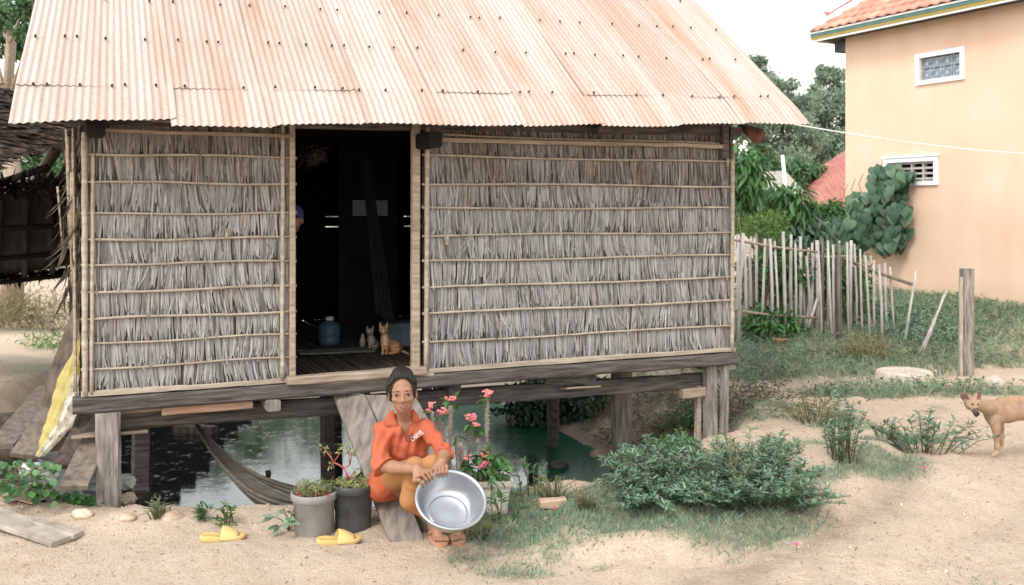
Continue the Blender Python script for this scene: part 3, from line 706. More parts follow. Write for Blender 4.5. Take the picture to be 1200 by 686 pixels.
b = MB(); b.bar((.05, -.05, 2.135), (1.2, -.05, 2.13), .03, .02, seg=6, jit=.002); b.bar((2.15, -.05, 2.135), (4.45, -.05, 2.15), .03, .03, seg=12, jit=.003); b.build('batten', m_pale, hut, world=False)
# ---- things inside, glimpsed through the doorway
m_blue = pm('blue_plastic', (.045, .09, .12), (.08, .14, .18), 4, .4, 0)
p = P(386, 372, 7.9); p.z = .603
o = thing('water_jug', 'round blue plastic water container on the dark hut floor', 'container', p)
b = MB(); b.lathe([(0, 0), (.075, 0), (.085, .02), (.087, .05), (.083, .06), (.087, .07), (.087, .12), (.083, .13), (.087, .14), (.085, .155), (.06, .175), (.03, .185), (.03, .2), (0, .2)], 24, 0, Matrix.Translation(p)); b.build('jug_body', m_blue, o)
b = MB(); b.lathe([(.032, .195), (.034, .2), (.034, .222), (0, .224)], 16, 0, Matrix.Translation(p)); b.build('cap', pm('white_plastic', (.5, .5, .5), (.7, .7, .7), 4, .4, 0), o)
p = P(468, 370, 7.9); p.z = .603
o = thing('storage_box', 'pale blue ribbed box behind the cats in the dark hut', 'box', p, .4)
b = MB(); M = Matrix.Translation(p) @ Matrix.Rotation(.3, 4, 'Z')
b.box((-.13, -.1, 0), (.13, .1, .16), 0, M); b.box((-.14, -.11, .16), (.14, .11, .18), 0, M)
for i in range(7): b.box((-.12+i*.037, -.104, .005), (-.108+i*.037, -.1, .155), 0, M)
b.build('box_body', pm('box_blue', (.12, .17, .18), (.22, .28, .30), 5, .6, 0), o)
o = thing('curtain', 'dark blue cloth curtain hanging on the inside right of the doorway', 'curtain', HW(2.05, .5, .62))
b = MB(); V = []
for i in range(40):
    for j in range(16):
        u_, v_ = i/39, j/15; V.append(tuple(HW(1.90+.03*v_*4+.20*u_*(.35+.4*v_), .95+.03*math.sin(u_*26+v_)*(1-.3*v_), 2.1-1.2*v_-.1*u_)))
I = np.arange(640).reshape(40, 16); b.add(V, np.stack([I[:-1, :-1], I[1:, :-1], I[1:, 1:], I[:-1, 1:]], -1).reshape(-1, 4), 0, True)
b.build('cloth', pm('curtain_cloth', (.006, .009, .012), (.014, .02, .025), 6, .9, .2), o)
o = thing('wall_calendar', 'dim grey blue sheet pinned to the inner partition', 'poster', HW(1.9, 2.0, 1.7))
b = MB(); p = P(434, 244, 8.3); q = toH(p); b.bar(HW(q.x-.15, q.y, p.z), HW(q.x+.15, q.y, p.z), .004, .13); b.build('sheet', pm('dim_sheet', (.20, .25, .27), (.26, .31, .33), 3, .7, 0), o)
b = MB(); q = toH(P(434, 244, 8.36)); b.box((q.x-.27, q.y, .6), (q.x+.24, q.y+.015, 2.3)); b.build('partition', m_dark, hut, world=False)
for k, (px, h, lab, c) in enumerate(((425, .11, 'small bottle with pale label on the hut floor', (.30, .27, .2)), (434, .14, 'tall dim blue bottle beside the small bottle', (.12, .2, .24)))):
    p = P(px, 370, 7.7); p.z = .603; b = MB(); b.lathe([(0, 0), (.022, 0), (.024, h*.6), (.012, h*.78), (.01, h), (0, h)], 14, 0, Matrix.Translation(p)); tag(b.build('bottle', pm('bottle'+'ab'[k], c, tuple(x*1.4 for x in c), 5, .3, 0)), lab, 'bottle')
b = MB(); p = P(368, 180, 6.9); n = 260; base = np.tile(np.array(p), (n, 1))+rng.normal(0, 1, (n, 3))*[.035, .035, .025]; d = runit(n); d[:, 2] -= .8
leaf_batch(b, base, d, runit(n), rng.uniform(.03, .10, n), rng.uniform(.004, .01, n)); tag(b.build('straw_bundle', m_leafd), 'bundle of dry brown stalks hanging in the top of the doorway', 'straw bundle')
b = MB(); p = P(400, 383, 7.4); b.bar((p.x-.3, p.y-.1, .62), (p.x+.22, p.y+.1, .62), .16, .015, seg=4, jit=.006); tag(b.build('folded_mat', pm('mat_cloth', (.07, .075, .06), (.14, .15, .12), 8, .9, .3)), 'dull folded mat lying on the bamboo floor inside', 'mat')

# ================================================================= entry boards
mbd = pm('walk_board', (.12, .098, .082), (.31, .265, .225), 7, .85, .7, (4, .7, 1), isl=(.85, 1.1), mid=(.21, .178, .15))
def board(name, tl, tr, bl, br, th, lab, mat, group=None, seg=10):
    b = MB(); V = []
    for i in range(seg+1):
        u_ = i/seg; a = Vector(tl).lerp(Vector(bl), u_); c = Vector(tr).lerp(Vector(br), u_); j = Vector((random.uniform(-.002, .002), 0, 0)); e = (c-a).normalized()*.004
        V += [a+j+Vector((0, 0, -.003)), a+e+j, c-e+j, c+j+Vector((0, 0, -.003)), c-Vector((0, 0, th))+j, a-Vector((0, 0, th))+j]
    Fc = [tuple(range(6)), tuple(reversed([seg*6+k for k in range(6)]))]
    for i in range(seg):
        for k in range(6): Fc.append((i*6+k, (i+1)*6+k, (i+1)*6+(k+1) % 6, i*6+(k+1) % 6))
    b.add([tuple(v) for v in V], Fc)
    return tag(b.build(name, mat), lab, 'board', group)
board('entry_board', P(391, 462, 6.38), P(428, 462, 6.36), P(458, 634, 5.02), P(498, 633, 5.02), .03, 'worn grey board leaning from the hut to the sand, the woman sits on it', mbd)
board('entry_board', P(429, 463, 6.34), P(462, 463, 6.32), P(508, 634, 5.06), P(556, 632, 5.06), .028, 'worn board behind the woman, its lower end showing beside her sandals', mbd)
board('entry_board', P(446, 463, 6.42), P(486, 463, 6.40), P(500, 560, 5.7), P(540, 560, 5.7), .025, 'short pale board with a crack, mostly hidden behind the woman', mbd)

# ================================================================= left of the hut
m_dplank = pm('dark_plank', (.05, .038, .03), (.17, .13, .10), 8, .8, .5, (3, 3, .8))
m_mplank = pm('mid_plank', (.10, .078, .062), (.23, .185, .15), 8, .75, .4, (3, 3, .8))
def lean(pts, w_, th, lab, mat, Ys):
    a = P(*pts[0], Ys[0]); c = P(*pts[1], Ys[1]); b = MB(); b.bar(a, c, w_, th, seg=6, jit=.002, up=(0.1, -.75, .65)); return tag(b.build('leaning_plank', mat), lab, 'plank', 'planks leaning beside the hut')
lean(((0, 523), (60, 455)), .16, .03, 'grey brown plank leaning farthest from the corner post', m_mplank, (6.0, 6.7))
lean(((28, 535), (92, 440)), .17, .03, 'brown plank leaning between the outermost plank and the yellow sack', m_mplank, (5.9, 6.6))
lean(((62, 480), (103, 368)), .20, .04, 'blackened wide plank leaning steeply against the hut corner', m_dplank, (6.15, 6.3))
lean(((75, 548), (118, 470)), .15, .03, 'dark brown plank under the yellow sack', m_dplank, (5.9, 6.5))
lean(((86, 572), (128, 480)), .155, .028, 'pale ended plank leaning next to the corner post', m_mplank, (5.55, 6.2))
# yellow sack / tarp roll
o = thing('sack_roll', 'yellow plastic sack with a dirty white edge hanging beside the hut corner', 'sack', P(62, 535, 5.8))
b = MB(); L0 = [P(100, 395, 6.0), P(104, 450, 5.95), P(85, 500, 5.82), P(52, 535, 5.72)]; L1 = [P(96, 392, 6.05), P(70, 440, 5.95), P(54, 490, 5.85), P(44, 530, 5.75)]
def bez(p, t): 
    n = len(p)-1; i = min(int(t*n), n-1); u_ = t*n-i; return p[i].lerp(p[i+1], u_)
V = []
for i in range(26):
    for j in range(12):
        p = bez(L1, i/25).lerp(bez(L0, i/25), j/11); V.append((p.x, p.y-.05*math.sin(j/11*PI)+.012*math.sin(j*2.1+i*.5)+.008*math.sin(i*1.9), p.z))
I = np.arange(26*12).reshape(26, 12); b.add(V, np.stack([I[:-1, :-1], I[1:, :-1], I[1:, 1:], I[:-1, 1:]], -1).reshape(-1, 4), 0, True)
b.mi = [1 if (f[0] % 12) > 5 and (f[0]//12) > 6 else 0 for f in b.f]
yw = pm('yellow_plastic', (.33, .26, .07), (.46, .38, .14), 5, .45, .3); ww = pm('dirty_white_plastic', (.10, .09, .07), (.62, .58, .48), 22, .5, .6, mid=(.5, .45, .36))
b.build('sack_cloth', [yw, ww], o)
b = MB(); V = []
for i in range(10):
    for j in range(10): 
        p = P(92+j*1.5, 412+i*7.5, 6.1); V.append((p.x, p.y+.02*math.sin(i*1.4+j), p.z))
I = np.arange(100).reshape(10, 10); b.add(V, np.stack([I[:-1, :-1], I[1:, :-1], I[1:, 1:], I[:-1, 1:]], -1).reshape(-1, 4), 0, True)
b.build('sack_fold', [yw], o)
# clay water jar
p = on(72, 455); p = P(72, 455, 7.6); p.z = H1(p.x, p.y)
o = thing('water_jar', 'large rounded grey clay jar standing behind the leaning planks', 'jar', p)
b = MB(); b.lathe([(0, .0), (.10, 0), (.16, .1), (.20, .25), (.21, .38), (.18, .5), (.15, .56), (.165, .58), (.165, .6), (.14, .6), (.13, .55), (0, .5)], 28, 0, Matrix.Translation(p) @ Matrix.Scale(1.0, 4)); b.build('jar_body', pm('grey_clay', (.20, .20, .19), (.32, .32, .30), 4, .6, .2), o)
# timber baulk across the ground at left
b = MB(); a = P(-60, 492, 7.0); c = P(62, 486, 7.4); a.z = .02; c.z = .02; b.bar(a+Vector((0, 0, .06)), c+Vector((0, 0, .06)), .2, .22, seg=6, jit=.006); tag(b.build('timber_baulk', m_dplank), 'dark timber baulk lying on the ground behind the leaning planks', 'timber')
# planks on the sand
def gboard(px0, py0, px1, py1, w_, lab, th=.025, mat=m_plank, lift=0.0):
    a = on(px0, py0); c = on(px1, py1); b = MB(); b.bar(a+Vector((0, 0, th+.01+lift)), c+Vector((0, 0, th/2+.008)), w_, th, seg=6, jit=.0015); return tag(b.build('ground_plank', mat), lab, 'plank')
gboard(-60, 606, 76, 638, .16, 'long weathered plank lying on the sand at the edge of the photograph', lift=.05)
gboard(40, 618, 92, 632, .07, 'narrow pale plank lying against the long plank on the sand', lift=.0)
# cardboard
o_ = on(35, 582); b = MB(); V = []; 
out = [(4, 578), (20, 573), (45, 570), (60, 574), (55, 588), (38, 595), (20, 592), (8, 597), (0, 590)]
top = [on(x_, y_)+Vector((0, 0, .035+.012*math.sin(x_*.3))) for x_, y_ in out]; cen = sum(top, Vector())/len(top)+Vector((0, 0, .012)); n = len(top)
b.add([tuple(v) for v in top]+[tuple(v-Vector((0, 0, .005))) for v in top]+[tuple(cen), tuple(cen-Vector((0, 0, .005)))], [(i, (i+1) % n, 2*n) for i in range(n)]+[((i+1) % n+n, i+n, 2*n+1) for i in range(n)]+[(i, i+n, (i+1) % n+n, (i+1) % n) for i in range(n)])
tag(b.build('cardboard_sheet', pm('cardboard', (.42, .33, .25), (.55, .45, .36), 5, .9, .2)), 'torn tan cardboard piece lying over the leaves', 'cardboard')
# crumpled plastic bags
def bag(px, py, Yv, r, lab, col, name='plastic_bag'):
    p = P(px, py, Yv); n1, n2 = 26, 18; V = []
    for i in range(n2+1):
        for j in range(n1):
            th = PI*i/n2; ph = 2*PI*j/n1; v = np.array([math.sin(th)*math.cos(ph), math.sin(th)*math.sin(ph), math.cos(th)])
            k = 1+float(fbm(v[0]*2.5+px, v[1]*2.5, v[2]*2.5, 5, 4))*.9
            V.append(tuple(np.array(p)+v*r*k*np.array([1, .8, .75])))
    Fc = [(i*n1+j, i*n1+(j+1) % n1, (i+1)*n1+(j+1) % n1, (i+1)*n1+j) for i in range(n2) for j in range(n1)]
    b = MB(); b.add(V, Fc, 0, False); return tag(b.build(name, col), lab, 'bag')
mplas = pm('clear_plastic', (.28, .29, .29), (.48, .49, .49), 9, .3, .5, spec=.6)
bag(38, 553, 5.75, .075, 'crumpled clear plastic bag among the vine leaves', mplas); bag(58, 558, 5.7, .05, 'small crumpled plastic bag beside the larger clear one', mplas)
bag(146, 566, 6.0, .065, 'pale blue and tan plastic bag behind the corner post', pm('tan_blue_plastic', (.22, .27, .28), (.50, .47, .36), 9, .4, .5)); bag(150, 585, 5.95, .05, 'tan plastic bag at the foot of the corner post', pm('tan_plastic', (.35, .28, .19), (.55, .47, .36), 9, .4, .5))
bag(110, 565, 6.1, .10, 'greyish blue plastic sheet bundle behind the pale ended plank', pm('blue_grey_plastic', (.14, .18, .19), (.30, .35, .36), 6, .5, .4), 'plastic_bundle')
# soil lumps / rocks
def rock(px, py, r, lab, mat, name='rock', fl=.6, p=None):
    p = p or on(px, py); n1, n2 = 22, 14; V = []
    for i in range(n2+1):
        for j in range(n1):
            th = PI*i/n2; ph = 2*PI*j/n1; v = np.array([math.sin(th)*math.cos(ph), math.sin(th)*math.sin(ph), math.cos(th)])
            k = 1+float(fbm(v[0]*1.6+px, v[1]*1.6+py, v[2]*1.6, 5, 4))*.8
            V.append((p.x+v[0]*r*k, p.y+v[1]*r*k*.8, p.z+r*fl*.35+v[2]*r*k*fl))
    Fc = [(i*n1+j, i*n1+(j+1) % n1, (i+1)*n1+(j+1) % n1, (i+1)*n1+j) for i in range(n2) for j in range(n1)]
    b = MB(); b.add(V, Fc, 0, True); return tag(b.build(name, mat), lab, name.split('_')[-1])
mrock = pm('sandstone', (.34, .23, .16), (.60, .47, .36), 7, .95, .8, bd=.01)
rock(200, 610, .072, 'rounded sandy lump on the bank beside the grass tuft', mrock); rock(362, 607, .05, 'small sandy stone at the foot of the grey bucket', mrock)
rock(96, 606, .055, 'lumpy clod of soil below the pale ended plank', mrock); rock(150, 609, .045, 'flat clod of soil in front of the corner post', mrock)
rock(448, 598, .04, 'small brown stone between the black bucket and the board', mrock); rock(1165, 452, .11, 'pale rounded stone beyond the dog', pm('pale_stone', (.42, .34, .28), (.60, .52, .45), 6, .95, .6))
rock(700, 535, .07, 'muddy brown lump on the waterline left of the round stilt', mrock); rock(690, 552, .05, 'little mud lump by the waterline below the round stilt', mrock); rock(740, 548, .12, 'brown clod on the bank at the foot of the round stilt', mrock); rock(655, 555, .07, 'dark wet stone at the edge of the pond', pm('wet_stone', (.05, .04, .03), (.14, .11, .09), 7, .6, .5), p=G(655, 548, WZ))
b = MB(); a = on(632, 597); c = on(663, 594); b.bar(a+Vector((0, 0, .03)), c+Vector((0, 0, .03)), .07, .045, seg=3, jit=.003); tag(b.build('brick', pm('pale_brick', (.42, .28, .19), (.58, .42, .31), 12, .9, .4)), 'single pale brick half sunk in the grass by the pond', 'brick')
b = MB(); a = G(312, 556, WZ); b.bar(a, a+Vector((.035, 0, .012)), .03, .05, seg=2, jit=.003); tag(b.build('floating_block', m_dplank), 'small dark block floating on the pond', 'block')
b = MB(); a = G(230, 520, WZ); b.bar(a+Vector((-.35, .5, .02)), a+Vector((.05, .4, .03)), .12, .08, seg=2, jit=.003); tag(b.build('floating_plank', m_dplank), 'dark plank end floating under the hut', 'plank')
# stone slab / well lid
p = on(1060, 447); o = MB(); o.lathe([(0, .10), (.20, .102), (.235, .108), (.255, .10), (.265, .08), (.285, -.02), (.29, -.06)], 30, 0, Matrix.Translation(p)); tag(o.build('stone_disc', pm('cast_stone', (.42, .35, .27), (.60, .52, .43), 8, .9, .5)), 'round pale concrete disc lying on the grass before the fence', 'concrete disc')
# terracotta pots
mt = pm('terracotta', (.34, .10, .05), (.50, .19, .11), 10, .8, .3)
p = on(914, 412); o = MB(); o.lathe([(0, 0), (.06, 0), (.085, .05), (.088, .10), (.07, .12), (.085, .125), (.085, .15), (.06, .155), (.06, .13), (0, .12)], 20, 0, Matrix.Translation(p)); tag(o.build('clay_pot', mt), 'reddish clay pot with a rim among weeds at the fence', 'pot')
p = on(927, 412); o = MB(); o.lathe([(0, 0), (.05, 0), (.06, .02), (.04, .05), (.02, .055), (0, .05)], 16, 0, Matrix.Translation(p)); tag(o.build('clay_dish', mt), 'small pinkish clay dish lying beside the red pot', 'dish')

# ================================================================= hammock
o = thing('hammock', 'brown grey cloth hammock slung low over the pond under the hut', 'hammock', P(340, 590, 6.0))
pts = [P(228, 494, 6.55), P(252, 528, 6.35), P(285, 560, 6.2), (P(320, 580, 6.1)), P(365, 590, 6.1), P(410, 572, 6.25), P(438, 548, 6.5), P(462, 520, 6.75), P(492, 478, 7.0)]
wd = [.014, .045, .085, .125, .14, .12, .085, .05, .014]
def catm(p, t):
    n = len(p)-1; x = t*n; i = min(int(x), n-1); u_ = x-i; a = p[max(i-1, 0)]; b_ = p[i]; c = p[i+1]; d = p[min(i+2, n)]
    return .5*((2*b_)+(c-a)*u_+(2*a-5*b_+4*c-d)*u_*u_+(3*b_-a-3*c+d)*u_**3)
V = []; NI, NJ = 90, 40
for i in range(NI):
    t_ = i/(NI-1); p = catm(pts, t_); wv = catm(wd, t_)
    for j in range(NJ):
        a = -PI*.60+PI*1.2*j/(NJ-1)
        rr = wv*(1+.10*math.sin(j*2.3+t_*4)+.05*math.sin(j*5.1-t_*9))
        V.append((p.x+rr*.35*math.sin(a), p.y+rr*.9*math.sin(a), p.z-rr*math.cos(a)*.75+rr*.1))
I = np.arange(NI*NJ).reshape(NI, NJ); b = MB(); b.add(V, np.stack([I[:-1, :-1], I[1:, :-1], I[1:, 1:], I[:-1, 1:]], -1).reshape(-1, 4), 0, True)
b.build('sling', pm('hammock_cloth', (.075, .065, .05), (.15, .135, .11), 10, .9, .4, (1, 6, 6)), o)
b = MB(); b.tube([P(228, 494, 6.55), HW(.75, .9, .5)], .008, 6); b.tube([P(492, 478, 7.0), P(505, 462, 7.1)], .008, 6); b.build('rope', m_log, o)
# ================================================================= orange house
HC = Vector((5.33, 15.92, 0)); VD = Vector((.45, -.893, 0)).normalized(); VN = Vector((-.893, -.45, 0)).normalized()
def OW(s, o, z): return HC+VD*s+VN*o+Vector((0, 0, z))
oh = thing('orange_house', 'peach orange rendered house with a tiled roof and painted eaves', 'house', HC)
m_or = pm('peach_render', (.66, .455, .335), (.73, .53, .405), .9, .9, .15, spec=.2, bd=.003)
m_wh = pm('white_paint', (.70, .70, .69), (.80, .80, .79), 3, .6, .1)
MO = Matrix(((VD.x, VN.x, 0, HC.x), (VD.y, VN.y, 0, HC.y), (0, 0, 1, 0), (0, 0, 0, 1)))
W1 = (1.399, 2.235, 3.492, 3.95); W2 = (.80, 1.79, 2.025, 2.44)
def holed(mb, L, z0, z1, holes, th=.2):
    ss = sorted({0, L, *[h[0]+.06 for h in holes], *[h[1]-.06 for h in holes]}); zs = sorted({z0, z1, *[h[2]+.05 for h in holes], *[h[3]-.05 for h in holes]})
    for a, b_ in zip(ss[:-1], ss[1:]):
        for c, d in zip(zs[:-1], zs[1:]):
            if any(h[0]+.05 < a+.001 and b_-.001 < h[1]-.05 and h[2]+.04 < c+.001 and d-.001 < h[3]-.04 for h in holes): continue
            mb.add([tuple(MO @ Vector(p)) for p in ((a, 0, c), (b_, 0, c), (b_, 0, d), (a, 0, d))], [(0, 1, 2, 3)])
    for h in holes:
        a, b_, c, d = h[0]+.06, h[1]-.06, h[2]+.05, h[3]-.05
        for q in (((a, 0, c), (b_, 0, c), (b_, -th, c), (a, -th, c)), ((a, 0, d), (b_, 0, d), (b_, -th, d), (a, -th, d)), ((a, 0, c), (a, 0, d), (a, -th, d), (a, -th, c)), ((b_, 0, c), (b_, 0, d), (b_, -th, d), (b_, -th, c))):
            mb.add([tuple(MO @ Vector(p)) for p in q], [(0, 1, 2, 3)])
b = MB(); holed(b, 15, -.5, 4.6, [W1, W2])
for q in (((0, 0, -.5), (0, -9, -.5), (0, -9, 4.6), (0, 0, 4.6)), ((15, 0, -.5), (15, -9, -.5), (15, -9, 4.6), (15, 0, 4.6)), ((0, -9, -.5), (15, -9, -.5), (15, -9, 4.6), (0, -9, 4.6))):
    b.add([tuple(MO @ Vector(p)) for p in q], [(0, 1, 2, 3)])
tw_ = m_or.node_tree; bw_ = [x_ for x_ in tw_.nodes if x_.type == 'BSDF_PRINCIPLED'][0]; src_ = bw_.inputs['Base Color'].links[0].from_socket
st1 = noise(tw_, 3.0, 6, .65, (1, 1, .12)); st2 = noise(tw_, 1.3, 7, .7)
tcw = tw_.nodes.new('ShaderNodeTexCoord'); spw = tw_.nodes.new('ShaderNodeSeparateXYZ'); tw_.links.new(tcw.outputs['Object'], spw.inputs[0])
low_ = mathn(tw_, 'SUBTRACT', 1.15, mathn(tw_, 'ADD', spw.outputs[2], mathn(tw_, 'MULTIPLY', st2, .9)), True)
cw_ = mixc(tw_, 1.0, src_, ramp(tw_, st1, [(.30, (.95, .94, .925)), (.55, (1, 1, 1)), (.8, (1.02, 1.02, 1.03))]), 'MULTIPLY')
cw_ = mixc(tw_, mathn(tw_, 'MULTIPLY', low_, .9), cw_, (.42, .30, .21)); tw_.links.new(cw_, bw_.inputs['Base Color'])
b.build('wall', m_or, oh)
for k, (a, b2, c, d) in enumerate((W1, W2)):
    mb = MB(); f = .065
    mb.box((a, -.02, d-f), (b2, .035, d), 0, MO); mb.box((a, -.02, c), (b2, .035, c+f), 0, MO); mb.box((a, -.02, c+f), (a+f, .034, d-f), 0, MO); mb.box((b2-f, -.02, c+f), (b2, .034, d-f), 0, MO)
    if k: mb.box((a-.02, -.01, d+.002), (b2+.02, .05, d+.03), 0, MO)
    wf = mb.build('window', m_wh, oh)
    mb = MB()
    if k == 0:
        n = 4; cw = (b2-a-2*f)/n; chh = (d-c-2*f)/2
        for i in range(n):
            for j in range(2):
                x0 = a+f+i*cw; z0 = c+f+j*chh
                mb.box((x0+.008, -.10, z0+.008), (x0+cw-.008, -.04, z0+chh-.008), 0, MO)
                for r in (.07, .04):
                    cx0, cz0 = x0+cw/2, z0+chh/2
                    pts = [MO @ Vector((cx0+r*math.cos(q)*.95, -.036, cz0+r*math.sin(q))) for q in np.linspace(0, 2*PI, 17)]
                    mb.tube(pts, .006, 5, 1)
        mb.box((a+f, -.11, c+f), (b2-f, -.09, d-f), 2, MO)
        mb.build('glass_block', [pm('glass_block', (.22, .27, .32), (.42, .47, .53), 30, .15, .5, spec=.6), pm('glass_ring', (.12, .15, .19), (.2, .24, .28), 9, .2, 0), pm('mortar', (.5, .5, .5), (.6, .6, .6), 9, .9, 0)], wf)
    else:
        for j in range(4): z0 = c+f+.02+j*.078; mb.box((a+f, -.08, z0), (b2-f, -.02, z0+.028), 0, MO)
        mb.box(((a+b2)/2-.015, -.081, c+f), ((a+b2)/2+.015, -.015, d-f), 0, MO); mb.box((b2-.3, -.083, c+f), (b2-.275, -.013, d-f), 0, MO)
        mb.box((a+f, -.15, c+f), (b2-f, -.14, d-f), 1, MO)
        mb.build('louvre_block', [pm('cement_louvre', (.38, .34, .31), (.52, .48, .45), 9, .9, .3), m_dark], wf)
# eaves and roof
OV = .366; LR = 15; ZE = 4.37
b = MB()
def ring(o0, o1, z0, z1, mi):
    # fascia on the visible long side and the far end
    b.box((-o1, o0, z0), (LR, o1, z1), mi, MO); b.box((-o1, -9, z0), (-o0, o0, z1), mi, MO)
ring(OV-.03, OV-.004, ZE-.0, ZE+.03, 0); ring(OV-.03, OV+.008, ZE+.03, ZE+.075, 1); ring(OV-.03, OV+.016, ZE+.075, ZE+.125, 2); ring(OV-.03, OV+.03, ZE+.125, ZE+.15, 0)
b.box((-OV+.03, -8.9, ZE+.04), (LR, OV-.03, ZE+.06), 3, MO)
b.box((-.25, -.6, ZE-.16), (-.002, -.01, ZE-.0), 3, MO)
b.build('fascia', [m_wh, pm('ochre_paint', (.30, .215, .05), (.36, .26, .07), 5, .6, .1), pm('teal_paint', (.07, .15, .145), (.10, .20, .185), 5, .6, .1), pm('soffit_dark', (.05, .05, .06), (.11, .11, .12), 5, .8, .2)], oh)
b = MB(); SLP = .75; mtile = pm('clay_tile', (.34, .14, .10), (.54, .29, .22), 3, .8, .4, isl=(.75, 1.2), mid=(.55, .27, .19)); ct = .19
for r_ in range(24):
    c0 = r_*.17; L0 = -OV+c0; n = int((7.5-L0)/ct)
    for i in range(n):
        s0 = L0+i*ct
        p = [(s0, OV+.05-c0+random.uniform(-.006, .006), ZE+.15+c0*SLP+.03), (s0+ct*.5, OV+.06-c0, ZE+.15+c0*SLP+.055), (s0+ct, OV+.05-c0, ZE+.15+c0*SLP+.03), (s0+ct, OV-.16-c0, ZE+.15+(c0+.21)*SLP), (s0+ct*.5, OV-.16-c0, ZE+.15+(c0+.21)*SLP+.02), (s0, OV-.16-c0, ZE+.15+(c0+.21)*SLP)]
        p += [(s0, OV+.05-c0, ZE+.15+c0*SLP+.0), (s0+ct*.5, OV+.06-c0, ZE+.15+c0*SLP+.025), (s0+ct, OV+.05-c0, ZE+.15+c0*SLP+.0)]
        b.add([tuple(MO @ Vector(q)) for q in p], [(0, 1, 4, 5), (1, 2, 3, 4), (6, 7, 1, 0), (7, 8, 2, 1)])
z0 = ZE+.14
b.add([tuple(MO @ Vector(p)) for p in ((-OV, OV, z0), (LR, OV, z0), (LR, OV-4.2, z0+4.2*SLP), (-OV+4.2, OV-4.2, z0+4.2*SLP), (-OV, -9, z0), (-OV+4.2, -9, z0+4.2*SLP))], [(0, 1, 2, 3), (0, 3, 5, 4)])
ro = b.build('roof', [mtile], oh)
b = MB(); H = lambda c, l=0: MO @ Vector((-OV+c, OV-c, z0+c*SLP+l))
b.tube([H(-.02, .05), H(.3, .07), H(1, .07), H(4.2, .07)], [.05, .075, .08, .08], 8, 0); b.tube([H(.25, .11), H(1, .13), H(4.2, .13)], [.02, .035, .035], 6, 1)
b.add([tuple(H(c, l)) for c, l in ((-.06, .26), (.10, .16), (.30, .14), (.30, .05), (-.02, .05))]+[tuple(H(c, l)+Vector((.03, .03, 0))) for c, l in ((-.06, .26), (.10, .16), (.30, .14), (.30, .05), (-.02, .05))], [(0, 1, 2, 3, 4), (9, 8, 7, 6, 5), (0, 5, 6, 1), (1, 6, 7, 2)], 0)
b.add([tuple(H(c, l)) for c, l in ((.12, .26), (.20, .18), (.5, .20), (.5, .12), (.18, .10))]+[tuple(H(c, l)+Vector((.03, .03, 0))) for c, l in ((.12, .26), (.20, .18), (.5, .20), (.5, .12), (.18, .10))], [(0, 1, 2, 3, 4), (9, 8, 7, 6, 5), (0, 5, 6, 1), (1, 6, 7, 2)], 1)
b.build('ridge_cap', [m_wh, pm('dark_red_paint', (.35, .07, .07), (.45, .12, .11), 5, .6, .1)], ro)
# red roofed building behind
o = thing('red_roofed_building', 'building with a rust red metal roof half hidden behind the shrubs', 'building', P(960, 250, 22))
b = MB(); A0 = P(925, 262, 22); A1 = P(1010, 258, 21); R0 = P(936, 211, 25); R1 = P(998, 172, 24)
b.add([tuple(v) for v in (A0, A1, R1, R0)], [(0, 1, 2, 3)]); b.add([tuple(v) for v in (A1, A1+Vector((6, 3, 0)), R1+Vector((6, 3, .3)), R1)], [(0, 1, 2, 3)])
b.build('roof', pm('red_metal', (.28, .10, .08), (.46, .20, .16), 4, .7, .2, (6, .3, 1)), o)
b = MB(); M = Matrix.Translation(A0+Vector((0, .5, 0))) @ Matrix.Rotation(-.3, 4, 'Z'); b.box((0, 0, -1.6), (3, 4, -.05), 0, M); b.build('wall', pm('brick_red_wall', (.22, .08, .07), (.34, .14, .12), 3, .9, .2), o)
o = thing('pale_shed', 'pale thatched shed roof seen through the shrubs', 'shed', P(905, 225, 17))
b = MB(); b.add([tuple(v) for v in (P(862, 236, 16), P(944, 226, 16), P(920, 200, 18.5), P(868, 203, 18.5))], [(0, 1, 2, 3)]); b.build('roof', pm('pale_thatch', (.28, .24, .19), (.48, .43, .36), 9, .9, .5, (4, 1, 1)), o)
b = MB()
for px in (868, 900, 935): p = P(px, 238, 16.4); b.bar((p.x, p.y, 0), p, .08, .08, seg=3, jit=.004)
b.build('post', m_post, o)
b = MB(); a = P(917, 182, 13.2); c = P(936, 320, 13.0); c.z = .15; b.tube([c, c.lerp(a, .5), a], .024, 10); tag(b.build('white_pole', m_wh), 'thin white plastic pipe standing at a slant in the shrubs', 'pole')
b = MB(); a = P(890, 215, 13.4); c = P(888, 300, 13.4); b.tube([c, a], .025, 8); tag(b.build('blue_pole', pm('pale_blue_paint', (.35, .50, .62), (.45, .58, .68), 5, .5, 0)), 'short pale blue pipe among the broad leaves', 'pole')
# wire
b = MB(); a = P(930, 146, 7.7); c = P(1290, 183, 9.5); b.tube([a.lerp(c, t)+Vector((0, 0, -.06*math.sin(PI*t))) for t in np.linspace(0, 1, 24)], .0055, 6); tag(b.build('cable', m_wh), 'thin white cable running from the hut eave across to the orange house', 'cable')

